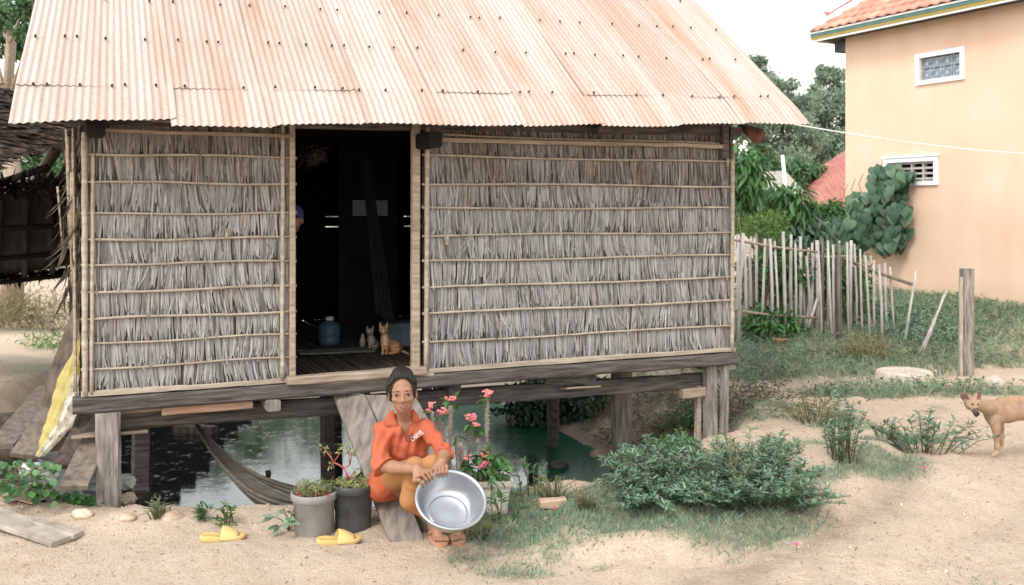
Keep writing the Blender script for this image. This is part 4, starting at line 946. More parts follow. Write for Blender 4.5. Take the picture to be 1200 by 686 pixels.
# ================================================================= fence
m_stk = pm('grey_stake', (.30, .27, .24), (.58, .54, .49), 8, .8, .4, (5, 5, .6), isl=(.7, 1.1)); m_stkd = pm('dark_stake', (.08, .065, .055), (.22, .18, .15), 8, .85, .4, (5, 5, .6))
fo = on(930, 412); fence = thing('bamboo_fence', 'rickety fence of grey split bamboo stakes beyond the hut', 'fence', fo)
def stake(bx, by, tx, ty, r=.014, mat=None, dz=0, par=None, Yd=0):
    p = on(bx, by); p.y += Yd; t_ = P(tx, ty, p.y+dz); b = MB(); m = p.lerp(t_, .5)+Vector((random.uniform(-.015, .015), 0, 0)); p.z -= .15
    b.tube([p, m, t_], [r, r*.95, r*.8], 7); return b.build('stake', mat or m_stk, par or fence)
x = 862
while x < 958:
    tp = 272+(x-862)*.10+random.uniform(-7, 6); stake(x+random.uniform(-3, 3), 407+random.uniform(-3, 3), x+random.uniform(-5, 5), tp+random.uniform(-5, 9), random.uniform(.014, .026)); x += random.uniform(5.0, 7.6)
for (bx, tx, ty, by) in ((946, 938, 292, 406), (950, 953, 296, 407), (955, 945, 300, 408), (940, 950, 345, 406), (938, 958, 350, 408)): stake(bx, by, tx, ty, .020)
x = 959
while x < 998:
    stake(x+random.uniform(-2, 2)+3, 411+random.uniform(-3, 4), x+random.uniform(-4, 3), 279+random.uniform(-9, 14), random.uniform(.013, .024), m_stkd if random.random() < .22 else None); x += random.uniform(3.6, 5.5)
for (bx, by, tx, ty) in ((1004, 408, 1001, 286), (1012, 410, 1008, 292), (1021, 412, 1014, 300), (1026, 408, 1024, 305), (1034, 412, 1030, 310), (1040, 404, 1037, 308), (1016, 396, 1007, 330), (1050, 406, 1043, 313), (1056, 414, 1074, 317), (1030, 396, 1020, 300)): stake(bx, by, tx, ty, random.uniform(.014, .02))
def rail(a, c, r=.018, mat=None):
    pa = on(a[0], 408); pc = on(c[0], 410); p = P(a[0], a[1], pa.y+.06); q = P(c[0], c[1], pc.y+.06); b = MB(); b.tube([p, p.lerp(q, .5)+Vector((0, 0, -.015)), q], r, 7); b.build('rail', mat or m_bamd, fence)
rail((858, 281), (960, 296), .016); rail((858, 364), (958, 373), .018); rail((950, 300), (1000, 300), .014); rail((988, 303), (1070, 334), .020, m_stkd); rail((990, 365), (1080, 402), .016, m_stkd)
for (bx, by, tx, ty, w_) in ((881, 404, 883, 312, .10), (986, 412, 983, 300, .06)):
    p = on(bx, by); q = P(tx, ty, p.y+.08); p.z -= .1; b = MB(); b.bar(p+Vector((0, .08, 0)), q, w_, w_, seg=4, jit=.004, up=(0, 1, 0)); b.build('fence_post', m_stkd, fence)
def pole2(bx, by, tx, ty, r, lab):
    p = on(bx, by); q = P(tx, ty, p.y); p.z -= .1; b = MB(); b.tube([p, q], [r, r*.8], 8); return tag(b.build('loose_stake', m_stk), lab, 'stake')
pole2(1073, 425, 1107, 345, .016, 'upper of two pale sticks leaning together beside the tall post'); pole2(1069, 424, 1110, 340, .014, 'lower of two pale sticks leaning together beside the tall post')
p = on(1132, 441); o = thing('timber_post', 'tall weathered square post standing alone near the orange house', 'post', p)
b = MB(); q = P(1133, 315, p.y); b.bar(p-Vector((0, 0, .15)), q, .115, .11, seg=8, jit=.003, up=(0, 1, 0)); b.build('post_shaft', m_post, o)
b = MB(); q = P(1126, 325, p.y-.08); b.bar(Vector((q.x, q.y, p.z-.1)), q, .035, .03, seg=6, jit=.004, up=(0, 1, 0)); b.build('side_batten', m_plank, o)
b = MB(); a = on(1100, 405); b.tube([P(1100, 385, a.y+.3), P(1124, 366, a.y+.3)], .015, 6); tag(b.build('fallen_stick', m_stkd), 'short dark stick lying in the weeds left of the tall post', 'stick')

# ================================================================= plants
def blob(mb, c, R, n, L, W, droop=.3, mi=0, up=.5, shell=.6, curl=.25, fold=.15, face=None):
    v = runit(n); rad = (shell+(1-shell)*rng.uniform(0, 1, n))**1.0*np.where(rng.uniform(0, 1, n) < .35, rng.uniform(.2, 1, n), 1)
    k = 1+fbm(v[:, 0]*1.7+c[0], v[:, 1]*1.7+c[1], v[:, 2]*1.7, 3, 3)*1.2
    base = np.array(tuple(c))+v*np.array(R)*(rad*k)[:, None]
    d = v*.8+runit(n)*.7; d[:, 2] -= droop
    nn = v+runit(n)*.5; nn[:, 2] += up
    if face is not None: nn = nn*.4+np.array(face)
    l = rng.uniform(.7, 1.15, n)*L; leaf_batch(mb, base, d, nn, l, l*W*rng.uniform(.8, 1.15, n), mi, curl, fold)
def stems(mb, root, pts, r=.004, mi=1):
    for p in pts:
        root = Vector(root); p = Vector(p); m = root.lerp(p, .5)+Vector((random.uniform(-1, 1), random.uniform(-1, 1), .4))*(p-root).length*.08
        mb.tube([root, m, p], [r, r*.8, r*.45], 5, mi)
m_stem = pm('green_stem', (.10, .12, .05), (.20, .18, .09), 9, .7, 0); m_stemb = pm('brown_stem', (.10, .07, .045), (.22, .16, .10), 9, .8, 0)
L_blue = leafmat('leaf_blue_green', [(.08, .15, .09), (.12, .21, .13), (.17, .27, .175), (.24, .33, .21)], .45, .2, .4)
L_mid = leafmat('leaf_mid', [(.04, .12, .03), (.07, .18, .05), (.11, .24, .08)], .4, .3, .45)
L_dark = leafmat('leaf_dark', [(.015, .05, .028), (.03, .08, .04), (.05, .11, .055)], .4, .15, .45)
L_big = leafmat('leaf_broad', [(.055, .12, .065), (.09, .17, .10), (.15, .24, .15)], .5, .3, .4)
L_light = leafmat('leaf_light', [(.10, .20, .05), (.16, .28, .07), (.22, .33, .11)], .45, .35, .35)
L_dry = leafmat('leaf_dry', [(.16, .16, .07), (.24, .21, .11), (.32, .24, .14)], .7, .3, .2)
def herb(name, lab, cat, px0, px1, pytop, pybase, nst, leaves, L, W, mat, group=None, spread=1.0, depth=.25, seedh=(.45, 1.15)):
    a = on(px0, pybase); c = on(px1, pybase); mid = (a+c)/2; o = thing(name, lab, cat, mid, group=group)
    H_ = (P(0, pytop, mid.y).z-mid.z); wx = (c.x-a.x)/2; mf = MB(); ms = MB()
    for i in range(nst):
        u_ = random.uniform(-1, 1); v_ = random.uniform(-1, 1)
        rt = Vector((mid.x+u_*wx*.55, mid.y+v_*depth*.6+depth*.3, 0)); rt.z = H1(rt.x, rt.y)-.01
        h = H_*random.uniform(*seedh)*(1-.25*u_*u_)*(.75+.5*float(vnoise(rt.x*7, rt.y*7, 0, 5))); tp = rt+Vector((u_*wx*.5*spread+random.uniform(-.04, .04), v_*depth*.5-.03, h)); m = rt.lerp(tp, .5)+Vector((-u_*.02, 0, .03))
        ms.tube([rt, m, tp], [.0035, .003, .0015], 5)
        n = leaves; tt = rng.uniform(.12, 1, n); base = np.array([tuple(rt.lerp(m, q*2) if q < .5 else m.lerp(tp, q*2-1)) for q in tt])
        d = runit(n); d[:, 2] = np.abs(d[:, 2])*.5+.25; nn = runit(n)*.5; nn[:, 2] += 1
        l = rng.uniform(.6, 1.1, n)*L; leaf_batch(mf, base, d, nn, l, l*W, 0, .35, .15)
    mf.build('foliage', mat, o); ms.build('stem', m_stem, o); return o
herb('herb_bush', 'low bush of narrow blue green leaves next to the round stilt', 'bush', 706, 835, 560, 590, 130, 44, .048, .26, L_blue, 'bushes growing at the pond edge', depth=.4)
herb('herb_bush', 'widest bush of narrow blue green leaves in front of the far corner stilts', 'bush', 805, 958, 546, 598, 180, 50, .048, .26, L_blue, 'bushes growing at the pond edge', depth=.42)
herb('dry_stalks', 'reddish dry stalks poking out of the widest bush', 'stalks', 838, 880, 515, 590, 14, 10, .03, .2, leafmat('rusty_leaf', [(.25, .14, .07), (.36, .24, .13)], .7, .2), depth=.3, seedh=(.7, 1.1))
herb('herb_bush', 'small leafy bush on the bank just below the lower beam end', 'bush', 760, 830, 515, 545, 30, 22, .05, .28, L_mid, depth=.3)
herb('small_shrub', 'upright leafy green shrub on the sandy ridge beside the big bush', 'shrub', 965, 1012, 482, 545, 24, 18, .05, .42, L_blue, depth=.12)
herb('small_shrub', 'spreading green shrub on the sand nearest the dog', 'shrub', 1045, 1128, 478, 530, 30, 20, .06, .30, L_blue, depth=.16, seedh=(.45, 1), spread=1.6)
herb('dry_shrub', 'sparse yellowish shrub on the ridge behind the small green one', 'shrub', 928, 985, 457, 498, 34, 22, .035, .25, L_dry, depth=.2, spread=1.5)
for (px, base, top, wd_, lab) in ((265, 617, 594, 12, 'small seedling at the pond edge right of the other seedling'), (236, 615, 597, 11, 'small seedling at the pond edge just above the left yellow sandal'), (412, 618, 592, 14, 'small leafy weed in front of the black bucket'), (590, 615, 570, 26, 'leafy green weed at the foot of the white planter'), (622, 585, 535, 26, 'broad leafed weed between the planter and the pond')):
    herb('seedling', lab, 'weed', px-wd_, px+wd_, top, base, 5, 12, .05, .33, L_mid, 'small weeds at the pond edge', depth=.05)
for (px, base, top, wd_, lab, m_) in ((186, 608, 588, 14, 'grass tuft on the bank by the corner post', L_blue), (560, 632, 606, 18, 'grassy tuft beside the woman sandals', L_light), (455, 608, 588, 12, 'tiny tuft between black bucket and board', L_light), (690, 600, 575, 18, 'thin tuft at the edge of the bush', L_dry), (650, 590, 560, 20, 'brownish weed beside the pale brick', L_dry)):
    herb('tuft', lab, 'grass tuft', px-wd_, px+wd_, top, base, 26, 6, .035, .09, m_, depth=.06, spread=1.6)
# broad-leaved weed beside the grey bucket
o = thing('broadleaf_weed', 'pale green weed with broad pointed leaves beside the grey bucket', 'weed', on(338, 622)); b = MB(); ms = MB()
for (px, py) in ((322, 606), (333, 598), (345, 594), (352, 607), (340, 612), (328, 617), (350, 620), (336, 606), (343, 603)):
    rt = on(338, 622); tp = P(px, py, 5.12+random.uniform(-.05, .05)); ms.tube([rt, rt.lerp(tp, .5)+Vector((0, 0, .02)), tp], .0025, 5)
    for k in range(3):
        d = np.array([[px-337+random.uniform(-8, 8), -6, random.uniform(-6, 8)]], float); leaf_batch(b, np.array([tuple(tp)]), d, np.array([[random.uniform(-.3, .3), -.5, 1.]]), np.array([random.uniform(.05, .08)]), np.array([.035]), 0, .35, .12)
b.build('foliage', leafmat('leaf_pale', [(.12, .20, .11), (.18, .27, .17), (.23, .32, .22)], .6, .25), o); ms.build('stem', m_stem, o)
# round-leaved vine at the left
o = thing('ground_vine', 'round leafed green vine creeping over rubbish beside the hut', 'vine', on(30, 590)); b = MB(); ms = MB(); pr = None
for i in range(120):
    px = random.uniform(-15, 74); py = random.uniform(538, 584)+(8 if px > 60 else 0); z = random.uniform(.05, .17); p = P(px, py, 5.65+random.uniform(-.22, .2)); p.z = max(p.z, H1(p.x, p.y)+.03)
    leaf_batch(b, np.array([tuple(p)]), np.array([[random.uniform(-1, 1), random.uniform(-1, .2), random.uniform(-.6, .1)]]), np.array([[random.uniform(-.3, .3), -.6, 1.]]), np.array([random.uniform(.03, .055)]), np.array([.05]), 0, .2, .1)
    if pr is not None and i % 4 == 0: ms.tube([pr, pr.lerp(p, .5)-Vector((0, 0, .03)), p], .003, 5)
    if i % 4 == 0: pr = p
for i in range(40):
    p = P(random.uniform(78, 118), random.uniform(575, 598), 5.75); p.z = H1(p.x, p.y)+random.uniform(.02, .08)
    leaf_batch(b, np.array([tuple(p)]), np.array([[random.uniform(-1, 1), -.5, -.2]]), np.array([[0, -.6, 1.]]), np.array([.05]), np.array([.045]), 0, .2, .1)
b.build('foliage', L_mid, o); ms.build('stem', m_stem, o)
# pond-bank shrubs seen under the hut
def shrub(name, lab, c, R, n, L, W, mat, cat='shrub', droop=.3, group=None, k=5, up=.5):
    o = thing(name, lab, cat, (c[0], c[1], H1(c[0], c[1])), group=group); b = MB(); ms = MB()
    for i in range(k):
        cc = Vector(c)+Vector((random.uniform(-.5, .5)*R[0], random.uniform(-.5, .5)*R[1], random.uniform(-.35, .4)*R[2]))
        blob(b, cc, [r*.62 for r in R], n//k, L, W, droop, up=up); stems(ms, (c[0], c[1], H1(c[0], c[1])-.05), [cc], .010, 0) if i < 3 else None
    b.build('foliage', mat, o); ms.build('stem', m_stemb, o); return o
p = P(656, 478, 10.0); shrub('bank_shrub', 'dark green broad leafed shrub overhanging the pond on the far bank', p, (.55, .45, .38), 2600, .085, .6, L_dark)
p = P(690, 448, 11.8); shrub('bank_shrub', 'green shrub at the top of the bank behind the round stilt', p, (.7, .5, .3), 1300, .08, .5, L_mid)
p = P(590, 442, 12.6); shrub('bank_shrub', 'low bush on the far bank between the two front stilts', p, (.35, .4, .25), 500, .08, .5, L_mid)
p = P(520, 446, 13.0); shrub('bank_shrub', 'small bushy weeds on the far bank behind the flower stems', p, (.5, .4, .28), 900, .08, .45, L_dark)
p = P(350, 448, 13.5); shrub('bank_shrub', 'low shrub on the far bank seen above the hammock', p, (.9, .5, .3), 1000, .08, .45, L_dark)
p = P(430, 450, 13.0); shrub('bank_shrub', 'low shrub on the far bank behind the boards', p, (.6, .5, .3), 800, .08, .45, L_mid)
p = P(780, 430, 11.6); shrub('bank_shrub', 'pale weeds on the slope left of the far corner stilts', p, (.45, .5, .15), 700, .05, .4, L_light)
p = P(815, 490, 8.3); shrub('bank_weeds', 'green weeds on the slope right behind the corner stilts', p, (.3, .3, .16), 700, .05, .3, L_mid, 'weeds')
p = P(735, 485, 9.6); shrub('bank_weeds', 'brown and green weeds on the slope behind the round stilt', p, (.5, .4, .2), 1100, .05, .25, L_dry, 'weeds')
p = P(790, 465, 9.8); shrub('bank_weeds', 'green creeper covering the top of the slope under the lower beam', p, (.5, .5, .13), 1300, .05, .45, L_mid, 'weeds')
p = P(780, 500, 8.6); shrub('dry_scrub', 'brown dry scrub on the slope between round stilt and corner stilts', p, (.4, .35, .16), 900, .05, .12, L_dry)
# shrubs beyond the hut
p = P(878, 215, 12.6); shrub('mango_sapling', 'tall sapling with long drooping dark leaves right behind the hut corner', p, (.28, .4, .62), 520, .24, .24, L_mid, 'sapling', 1.0, k=7)
p = P(915, 238, 13.0); shrub('mango_sapling', 'sapling with long drooping leaves in front of the white pipe', p, (.36, .4, .36), 420, .24, .24, L_mid, 'sapling', 1.0, k=6)
p = P(890, 262, 12.2); shrub('fern_bush', 'bright feathery bush behind the left end of the fence', p, (.35, .3, .22), 2600, .055, .22, L_light, 'bush', .2, k=6)
p = P(905, 320, 12.4); shrub('fence_shrub', 'dark shrub filling the gap behind the left stakes', p, (.5, .3, .45), 1300, .11, .45, L_mid, 'shrub', k=6)
p = P(905, 385, 11.9); shrub('fence_shrub', 'leafy weeds crowding the foot of the fence behind the red pot', p, (.5, .3, .28), 1500, .09, .45, L_mid, 'shrub', k=6)
p = P(970, 335, 12.6); shrub('fence_shrub', 'tall green weeds behind the dense stakes', p, (.55, .4, .5), 2200, .09, .35, L_mid, 'shrub', k=7)
p = P(965, 255, 14.4); shrub('creeper_mound', 'mound of small bright creeper leaves at the corner of the orange house', p, (.36, .3, .34), 3600, .06, .6, L_mid, 'creeper', .4, k=8)
p = P(940, 268, 12.8); shrub('cassava_bush', 'grey green drooping leaf bush between the pipe and the creeper', p, (.34, .3, .3), 500, .17, .3, L_big, 'bush', .9, k=5)
p = P(1050, 372, 12.4); shrub('weed_clump', 'rough weeds on the slope under the window vine', p, (.8, .5, .25), 2200, .08, .25, L_blue, 'weeds', k=8)
p = P(1090, 392, 11.6); shrub('weed_clump', 'weeds growing round the leaning sticks', p, (.7, .5, .2), 1800, .07, .22, L_blue, 'weeds', k=8)
p = P(1010, 408, 10.9); shrub('dry_weeds', 'yellowish dry weeds in front of the open end of the fence', p, (.55, .3, .2), 1700, .05, .2, L_dry, 'weeds', k=8)
p = P(1165, 385, 12.4); shrub('weed_clump', 'low weeds beyond the tall square post', p, (.8, .6, .16), 1700, .07, .25, L_blue, 'weeds', k=8)
# broad leaf vine on the orange wall
o = thing('wall_vine', 'large heart leafed grey green vine climbing the orange wall to the louvred window', 'vine', OW(.3, .1, .3)); b = MB(); ms = MB()
def wallpt(px, py, off):
    r = (px-600)/F; s = (15.92*r-5.33)/(.45+.893*r); w_ = OW(s, 0, 0); z = CH-(py-HY)/F*w_.y; q = OW(s, off, z); return q
cl = [(1048, 200, 12), (1060, 212, 14), (1042, 215, 10), (1055, 230, 16), (1036, 240, 16), (1020, 235, 10), (1022, 250, 16), (1040, 255, 20), (1062, 250, 12), (1005, 258, 14), (1025, 270, 18), (1045, 275, 14), (1060, 272, 12), (990, 275, 16), (1008, 282, 12), (975, 262, 10), (1052, 288, 7), (1000, 268, 14), (1071, 243, 5), (985, 290, 10), (1064, 282, 5), (965, 275, 8), (950, 262, 9), (958, 285, 8), (975, 285, 12), (940, 272, 7), (1000, 240, 7), (1076, 205, 4)]
for (px, py, r) in cl:
    for i in range(int(r*(1.9 if px > 1012 else 2.6))+4):
        a = random.uniform(0, 2*PI); q = math.sqrt(random.random())*r*.95; w_ = wallpt(px+q*math.cos(a), py+q*math.sin(a), random.uniform(.08, .35)) if px > 1012 else P(px+q*math.cos(a), py+q*math.sin(a), random.uniform(13.6, 14.6))
        d = np.array([tuple(VD*random.uniform(-.6, .6)+VN*.25+Vector((0, 0, -1)))]); nn = np.array([tuple(VN*random.uniform(.4, .9)+VD*random.uniform(-.5, .9)+Vector((0, 0, random.uniform(-.1, 1.0))))])
        l = random.uniform(.09, .20)
        # heart leaf: rounder, wide at the stalk
        D_ = Vector(d[0]).normalized(); N_ = Vector(nn[0]); S_ = D_.cross(N_).normalized(); N_ = S_.cross(D_)
        ol = [(0, .0), (-.12, .28), (.05, .48), (.30, .50), (.62, .32), (1, 0), (.62, -.32), (.30, -.50), (.05, -.48), (-.12, -.28)]
        V = [w_+D_*(u_*l)+S_*(v_*l)+N_*(abs(v_)*l*.28-u_*u_*l*.2) for u_, v_ in ol]+[w_+D_*(.3*l), w_+D_*(.62*l)]
        b.add([tuple(v) for v in V], [(0, 1, 2, 10), (2, 3, 10), (3, 4, 11, 10), (4, 5, 11), (5, 6, 11), (6, 7, 10, 11), (7, 8, 10), (8, 9, 0, 10)], 0, True)
ms.tube([OW(-.2, .5, .4), wallpt(985, 290, .6), wallpt(1010, 265, .2), wallpt(1040, 240, .12), wallpt(1055, 205, .08)], .015, 6)
ms.tube([wallpt(1010, 265, .2), wallpt(1050, 275, .12)], .01, 6)
for k in range(4): ms.tube([wallpt(1000+k*9, 245-k*6, .1), wallpt(995+k*9, 228-k*6, .12), wallpt(999+k*9, 216-k*6, .1)], .006, 5)
b.build('foliage', L_big, o); ms.build('stem', m_stem, o)

# ================================================================= trees
def tree(name, lab, px, Yv, blobs, nl, L, W, mat, group=None, tr=.16, droop=.3, gap=.5, cat='tree'):
    bx = (px-600)/F*Yv; bz = H1(bx, Yv); o = thing(name, lab, cat, (bx, Yv, bz), group=group); bf = MB(); bt = MB()
    cs = [(P(x_, y_, Yv+random.uniform(-1.2, 1.2)), r_/F*Yv) for x_, y_, r_ in blobs]
    cen = sum((c for c, _ in cs), Vector())/len(cs); low = min(c.z for c, _ in cs)
    fork = Vector((bx*.6+cen.x*.4, Yv, max(bz+.8, bz+(low-bz)*.75)))
    bt.tube([(bx, Yv, bz-.3), ((bx+fork.x)/2+.1, Yv, (bz+fork.z)/2), fork], [tr*1.3, tr, tr*.75], 9)
    for c, r in cs:
        m = fork.lerp(c, .5)+Vector((random.uniform(-.3, .3), random.uniform(-.3, .3), .25)); bt.tube([fork, m, c], [tr*.5, tr*.3, tr*.1], 6)
        k = 7
        for j in range(k):
            v = Vector(runit(1)[0]); q = c+v*r*random.uniform(.35, .95); bt.tube([c, c.lerp(q, .5)+Vector((0, 0, .05*r)), q], [tr*.10, tr*.07, tr*.03], 4)
            rr = r*random.uniform(.38, .72); blob(bf, q, (rr, rr, rr*.75), max(12, int(nl/len(cs)/k)), L, W, droop, shell=.35)
    bf.build('crown', mat, o); bt.build('trunk', m_stemb if Yv > 15 else m_bamd, o); return o
T1 = leafmat('tree_leaf_hazy', [(.20, .28, .19), (.27, .36, .25), (.34, .43, .31), (.42, .50, .38)], .6, .5, .25)  # haze over the trees put into the lightened leaf colours
T2 = leafmat('tree_leaf_green', [(.07, .15, .06), (.11, .21, .09), (.17, .28, .14)], .5, .4, .3)
tree('background_tree', 'pale feathery tree whose top curves above the hut roof end', 905, 30, [(884, 84, 16), (893, 92, 18), (906, 98, 16), (921, 112, 18), (900, 110, 22), (912, 125, 24), (890, 135, 26), (875, 155, 24), (925, 150, 26), (900, 170, 30), (938, 128, 20), (870, 190, 28), (925, 185, 30), (945, 165, 22), (895, 205, 26)], 22000, .15, .35, T1, 'trees beyond the fence')
tree('background_tree', 'tall grey green tree between the pale tree and the orange house', 965, 34, [(968, 90, 14), (982, 105, 20), (950, 115, 20), (965, 125, 26), (975, 150, 30), (995, 130, 24), (945, 150, 28), (980, 175, 30), (955, 190, 28), (925, 170, 28), (915, 210, 28), (1000, 160, 26), (975, 205, 24)], 26000, .16, .38, T1, 'trees beyond the fence')
tree('background_tree', 'shorter tree behind the broad leafed saplings', 890, 24, [(870, 215, 26), (900, 205, 24), (925, 215, 22), (880, 240, 24), (945, 205, 20)], 6500, .15, .4, T2, 'trees beyond the fence')
tree('left_tree', 'bright green tree seen above the thatched roof at the top corner', 12, 15, [(8, 22, 26), (-25, 10, 30), (14, 50, 18), (-15, 50, 24), (30, 8, 14), (35, 40, 10)], 5000, .12, .42, T2, tr=.14)
tree('left_tree', 'bright leafy tree between the thatched roof and the dark lean-to', 40, 24, [(10, 200, 26), (45, 190, 24), (75, 185, 26), (-20, 210, 30), (95, 205, 20), (60, 212, 20), (110, 175, 30), (20, 232, 26), (70, 235, 22)], 8500, .14, .42, T2, tr=.2)
for i, (X_, Y_, h) in enumerate(((-10.5, 27, 4.6), (-8.2, 30, 5.6), (-5.6, 28, 4.4), (-3.0, 31, 5.8), (-.5, 29, 5.2), (2.4, 30, 5.6), (5.6, 31, 5.4))):
    pts = [(600+F*(X_+random.uniform(-1.2, 1.2))/Y_, HY-(h*random.uniform(.45, .95)-CH)*F/Y_, random.uniform(28, 42)) for _ in range(7)]
    tree('far_tree', ['low spreading tree', 'rounded taller tree', 'thin low tree', 'tall dense tree', 'middling tree', 'broad tree', 'dark broad tree'][i]+' standing behind the stilt hut, mirrored in the pond', 600+F*X_/Y_, Y_, pts, 4200, .20, .45, T2 if i % 2 else T1, 'trees behind the hut')
# distant hedge line closing the horizon
b = MB(); n = 16000; x = rng.uniform(-60, 60, n); y = rng.uniform(46, 60, n); z = rng.uniform(0, 1, n)**.8*(3.6+fbm(x*.12, y*0, 0, 8, 3)*5)
leaf_batch(b, np.stack([x, y, z], -1), runit(n)-[0, 0, .3], runit(n)+[0, 0, .4], rng.uniform(.5, .8, n), rng.uniform(.25, .4, n))
tag(b.build('far_woods', T1), 'far belt of trees closing the horizon', 'woods', None, 'stuff')
p = P(30, 372, 14); shrub('dry_bush', 'brown dry scrub in the open field at the left', (p.x, p.y, H1(p.x, p.y)+.25), (1.0, .8, .4), 3500, .10, .12, L_dry, 'bush', k=8)
p = P(75, 385, 12); shrub('field_weeds', 'patch of greener weeds in the open field beyond the jar', (p.x, p.y, H1(p.x, p.y)+.08), (.8, .6, .14), 900, .08, .2, L_light, 'weeds', k=6)
b = MB(); a = on(30, 382); c = on(62, 391); b.tube([a+Vector((0, 0, .12)), a.lerp(c, .5)+Vector((0, 0, .16)), c+Vector((0, 0, .06))], [.02, .04, .03], 7); b.tube([a.lerp(c, .5)+Vector((0, 0, .1)), a.lerp(c, .4)+Vector((0, 0, .32))], .015, 6); tag(b.build('dead_branch', m_stkd), 'dark dead branch lying in the field at the left', 'branch')

# ================================================================= thatched roof and lean-to at the left
o = thing('thatched_roof_shelter', 'shelter with an old brown thatched roof left of the hut', 'shelter', (-4.6, 8, 0))
A = P(-130, 224, 6.2); B_ = P(112, 142, 8.3); C_ = P(40, 60, 9.6); D_ = P(-190, 90, 7.6)
ax_ = (B_-A).normalized(); up_ = ((D_-A)-ax_*(D_-A).dot(ax_)).normalized(); nn_ = ax_.cross(up_).normalized()
if nn_.y > 0: nn_ = -nn_
Lr = (B_-A).length; Hr = 1.75; O_ = A+up_*Hr
b = MB(); V = [A, B_, B_+up_*Hr, O_]; V = [v-nn_*.03 for v in V]+[v-nn_*.07 for v in V]; b.add([tuple(v) for v in V], [(0, 1, 2, 3), (7, 6, 5, 4), (0, 4, 5, 1), (1, 5, 6, 2), (2, 6, 7, 3)], 0)
mth = pm('brown_thatch', (.016, .011, .008), (.085, .056, .036), 5, .95, .5, (3, 3, 1), isl=(.4, 1.4))
thatch(b, O_, ax_, -up_, nn_, Lr, [(i*.17, .17) for i in range(11)], lw=(.012, .04), drop=1.5, dens=1.3, tail=1.2, lift=.035, mi=1)
rf = b.build('roof', [m_leafd, mth], o)
b = MB(); b.tube([O_, O_.lerp(B_+up_*Hr, .5)+Vector((0, 0, .04)), B_+up_*Hr], .05, 8); n = 500; tt = rng.uniform(0, 1, n)[:, None]
base = np.array(tuple(O_))*(1-tt)+np.array(tuple(B_+up_*Hr))*tt; d = runit(n)*.6-np.array(tuple(up_)); leaf_batch(b, base, d, runit(n), rng.uniform(.1, .3, n), rng.uniform(.01, .03, n)); b.build('ridge_cap', m_dplank, o)
for (t_, k) in ((.02, 0), (.97, 1)):
    q = A.lerp(B_, t_)-nn_*.12+up_*.1; b = MB(); b.bar((q.x, q.y, H1(q.x, q.y)-.2), q, .09, .09, seg=4, jit=.01, up=(0, 1, 0)); b.build('post', m_dplank, o)
b = MB(); b.tube([P(28, 235, 8.6), P(66, 175, 8.4)], .05, 7); b.build('brace', m_bamd, o)
b = MB(); b.tube([P(62, 222, 8.3), P(84, 180, 8.2)], .02, 7); b.build('brace', m_dplank, o); b = MB(); b.tube([P(0, 214, 7.9), P(56, 196, 7.9)], .03, 7); b.build('brace', m_dplank, o)
o = thing('lean_to', 'dark lean-to with a sagging sheet roof left of the hut', 'lean-to', (-5, 8.5, 0))
b = MB(); NA, NB = 60, 40; V = []
tl = P(-120, 222, 7.2); tr = P(88, 220, 7.6); bl = P(-140, 338, 10.6); br = P(94, 312, 11.0)
for i in range(NA):
    for j in range(NB):
        u_, v_ = i/(NA-1), j/(NB-1); p = tl.lerp(tr, u_).lerp(bl.lerp(br, u_), v_); e = float(fbm(u_*9, 3, v_*2, 4, 3)); p = p+Vector((0, 0, (.35*e if v_ < .06 else 0)+.10*float(fbm(u_*3, v_*3, 0, 2, 2))+.012*math.sin(u_*140)))
        V.append(tuple(p))
I = np.arange(NA*NB).reshape(NA, NB); b.add(V, np.stack([I[:-1, :-1], I[1:, :-1], I[1:, 1:], I[:-1, 1:]], -1).reshape(-1, 4), 0, True)
b.build('roof', pm('shaded_sheet', (.005, .005, .005), (.016, .015, .014), 6, .8, .5, (8, 1, 1)), o)  # shade of the roof underside put into a near-black sheet colour
b = MB()
for i in range(8): b.tube([tl.lerp(tr, i/7)-Vector((0, 0, .06)), bl.lerp(br, i/7)-Vector((0, 0, .06))], .03, 6)
for v_ in (.25, .6, .97): b.tube([tl.lerp(bl, v_)-Vector((0, 0, .1)), tr.lerp(br, v_)-Vector((0, 0, .1))], .03, 6)
b.build('rafter', m_dark, o)
b = MB()
wa, wb = Vector((-6.8, 10.3, 0)), Vector((-2.95, 11.9, 0))
for i in range(26):
    q = wa.lerp(wb, i/26); q2 = wa.lerp(wb, (i+.96)/26); x0 = q.x/q.y*F+600; hgt = min(1.7, -.12+(292-x0)*.0105)+random.uniform(-.04, .04)
    if x0 < 93: continue
    b.bar((((q.x+q2.x)/2), (q.y+q2.y)/2, -.55), ((q.x+q2.x)/2, (q.y+q2.y)/2, hgt), .175, .02, seg=3, jit=.004, up=(-.38, .92, 0))
b.build('reflection_planks', m_dark, o)  # added planks, heights sloped so their dark reflection covers the pond's left side
b = MB(); n = 700; u_ = rng.uniform(0, 1, n); v_ = (np.arange(n) >= n//2)*1; base = np.array([tuple(tl.lerp(tr, a).lerp(bl.lerp(br, a), c)) for a, c in zip(u_, v_)]); d = runit(n)*.6; d[:, 2] += np.where(v_ == 0, .1, -.5)
fl1, fw1, fn1 = rng.uniform(.06, .2, n), rng.uniform(.02, .05, n), runit(n)
for sl_ in (slice(0, n//2), slice(n//2, n)):
    b = MB(); leaf_batch(b, base[sl_], d[sl_], fn1[sl_], fl1[sl_], fw1[sl_]); b.build('frayed_fringe', m_dark, o)
for (q, k) in ((tl, 1), (bl.lerp(br, .35), 2), (bl.lerp(br, .97), 3)):
    b = MB(); b.bar((q.x, q.y, H1(q.x, q.y)-.2), q-Vector((0, 0, .05)), .08, .08, seg=3, jit=.01, up=(0, 1, 0)); b.build('post', m_dplank, o)

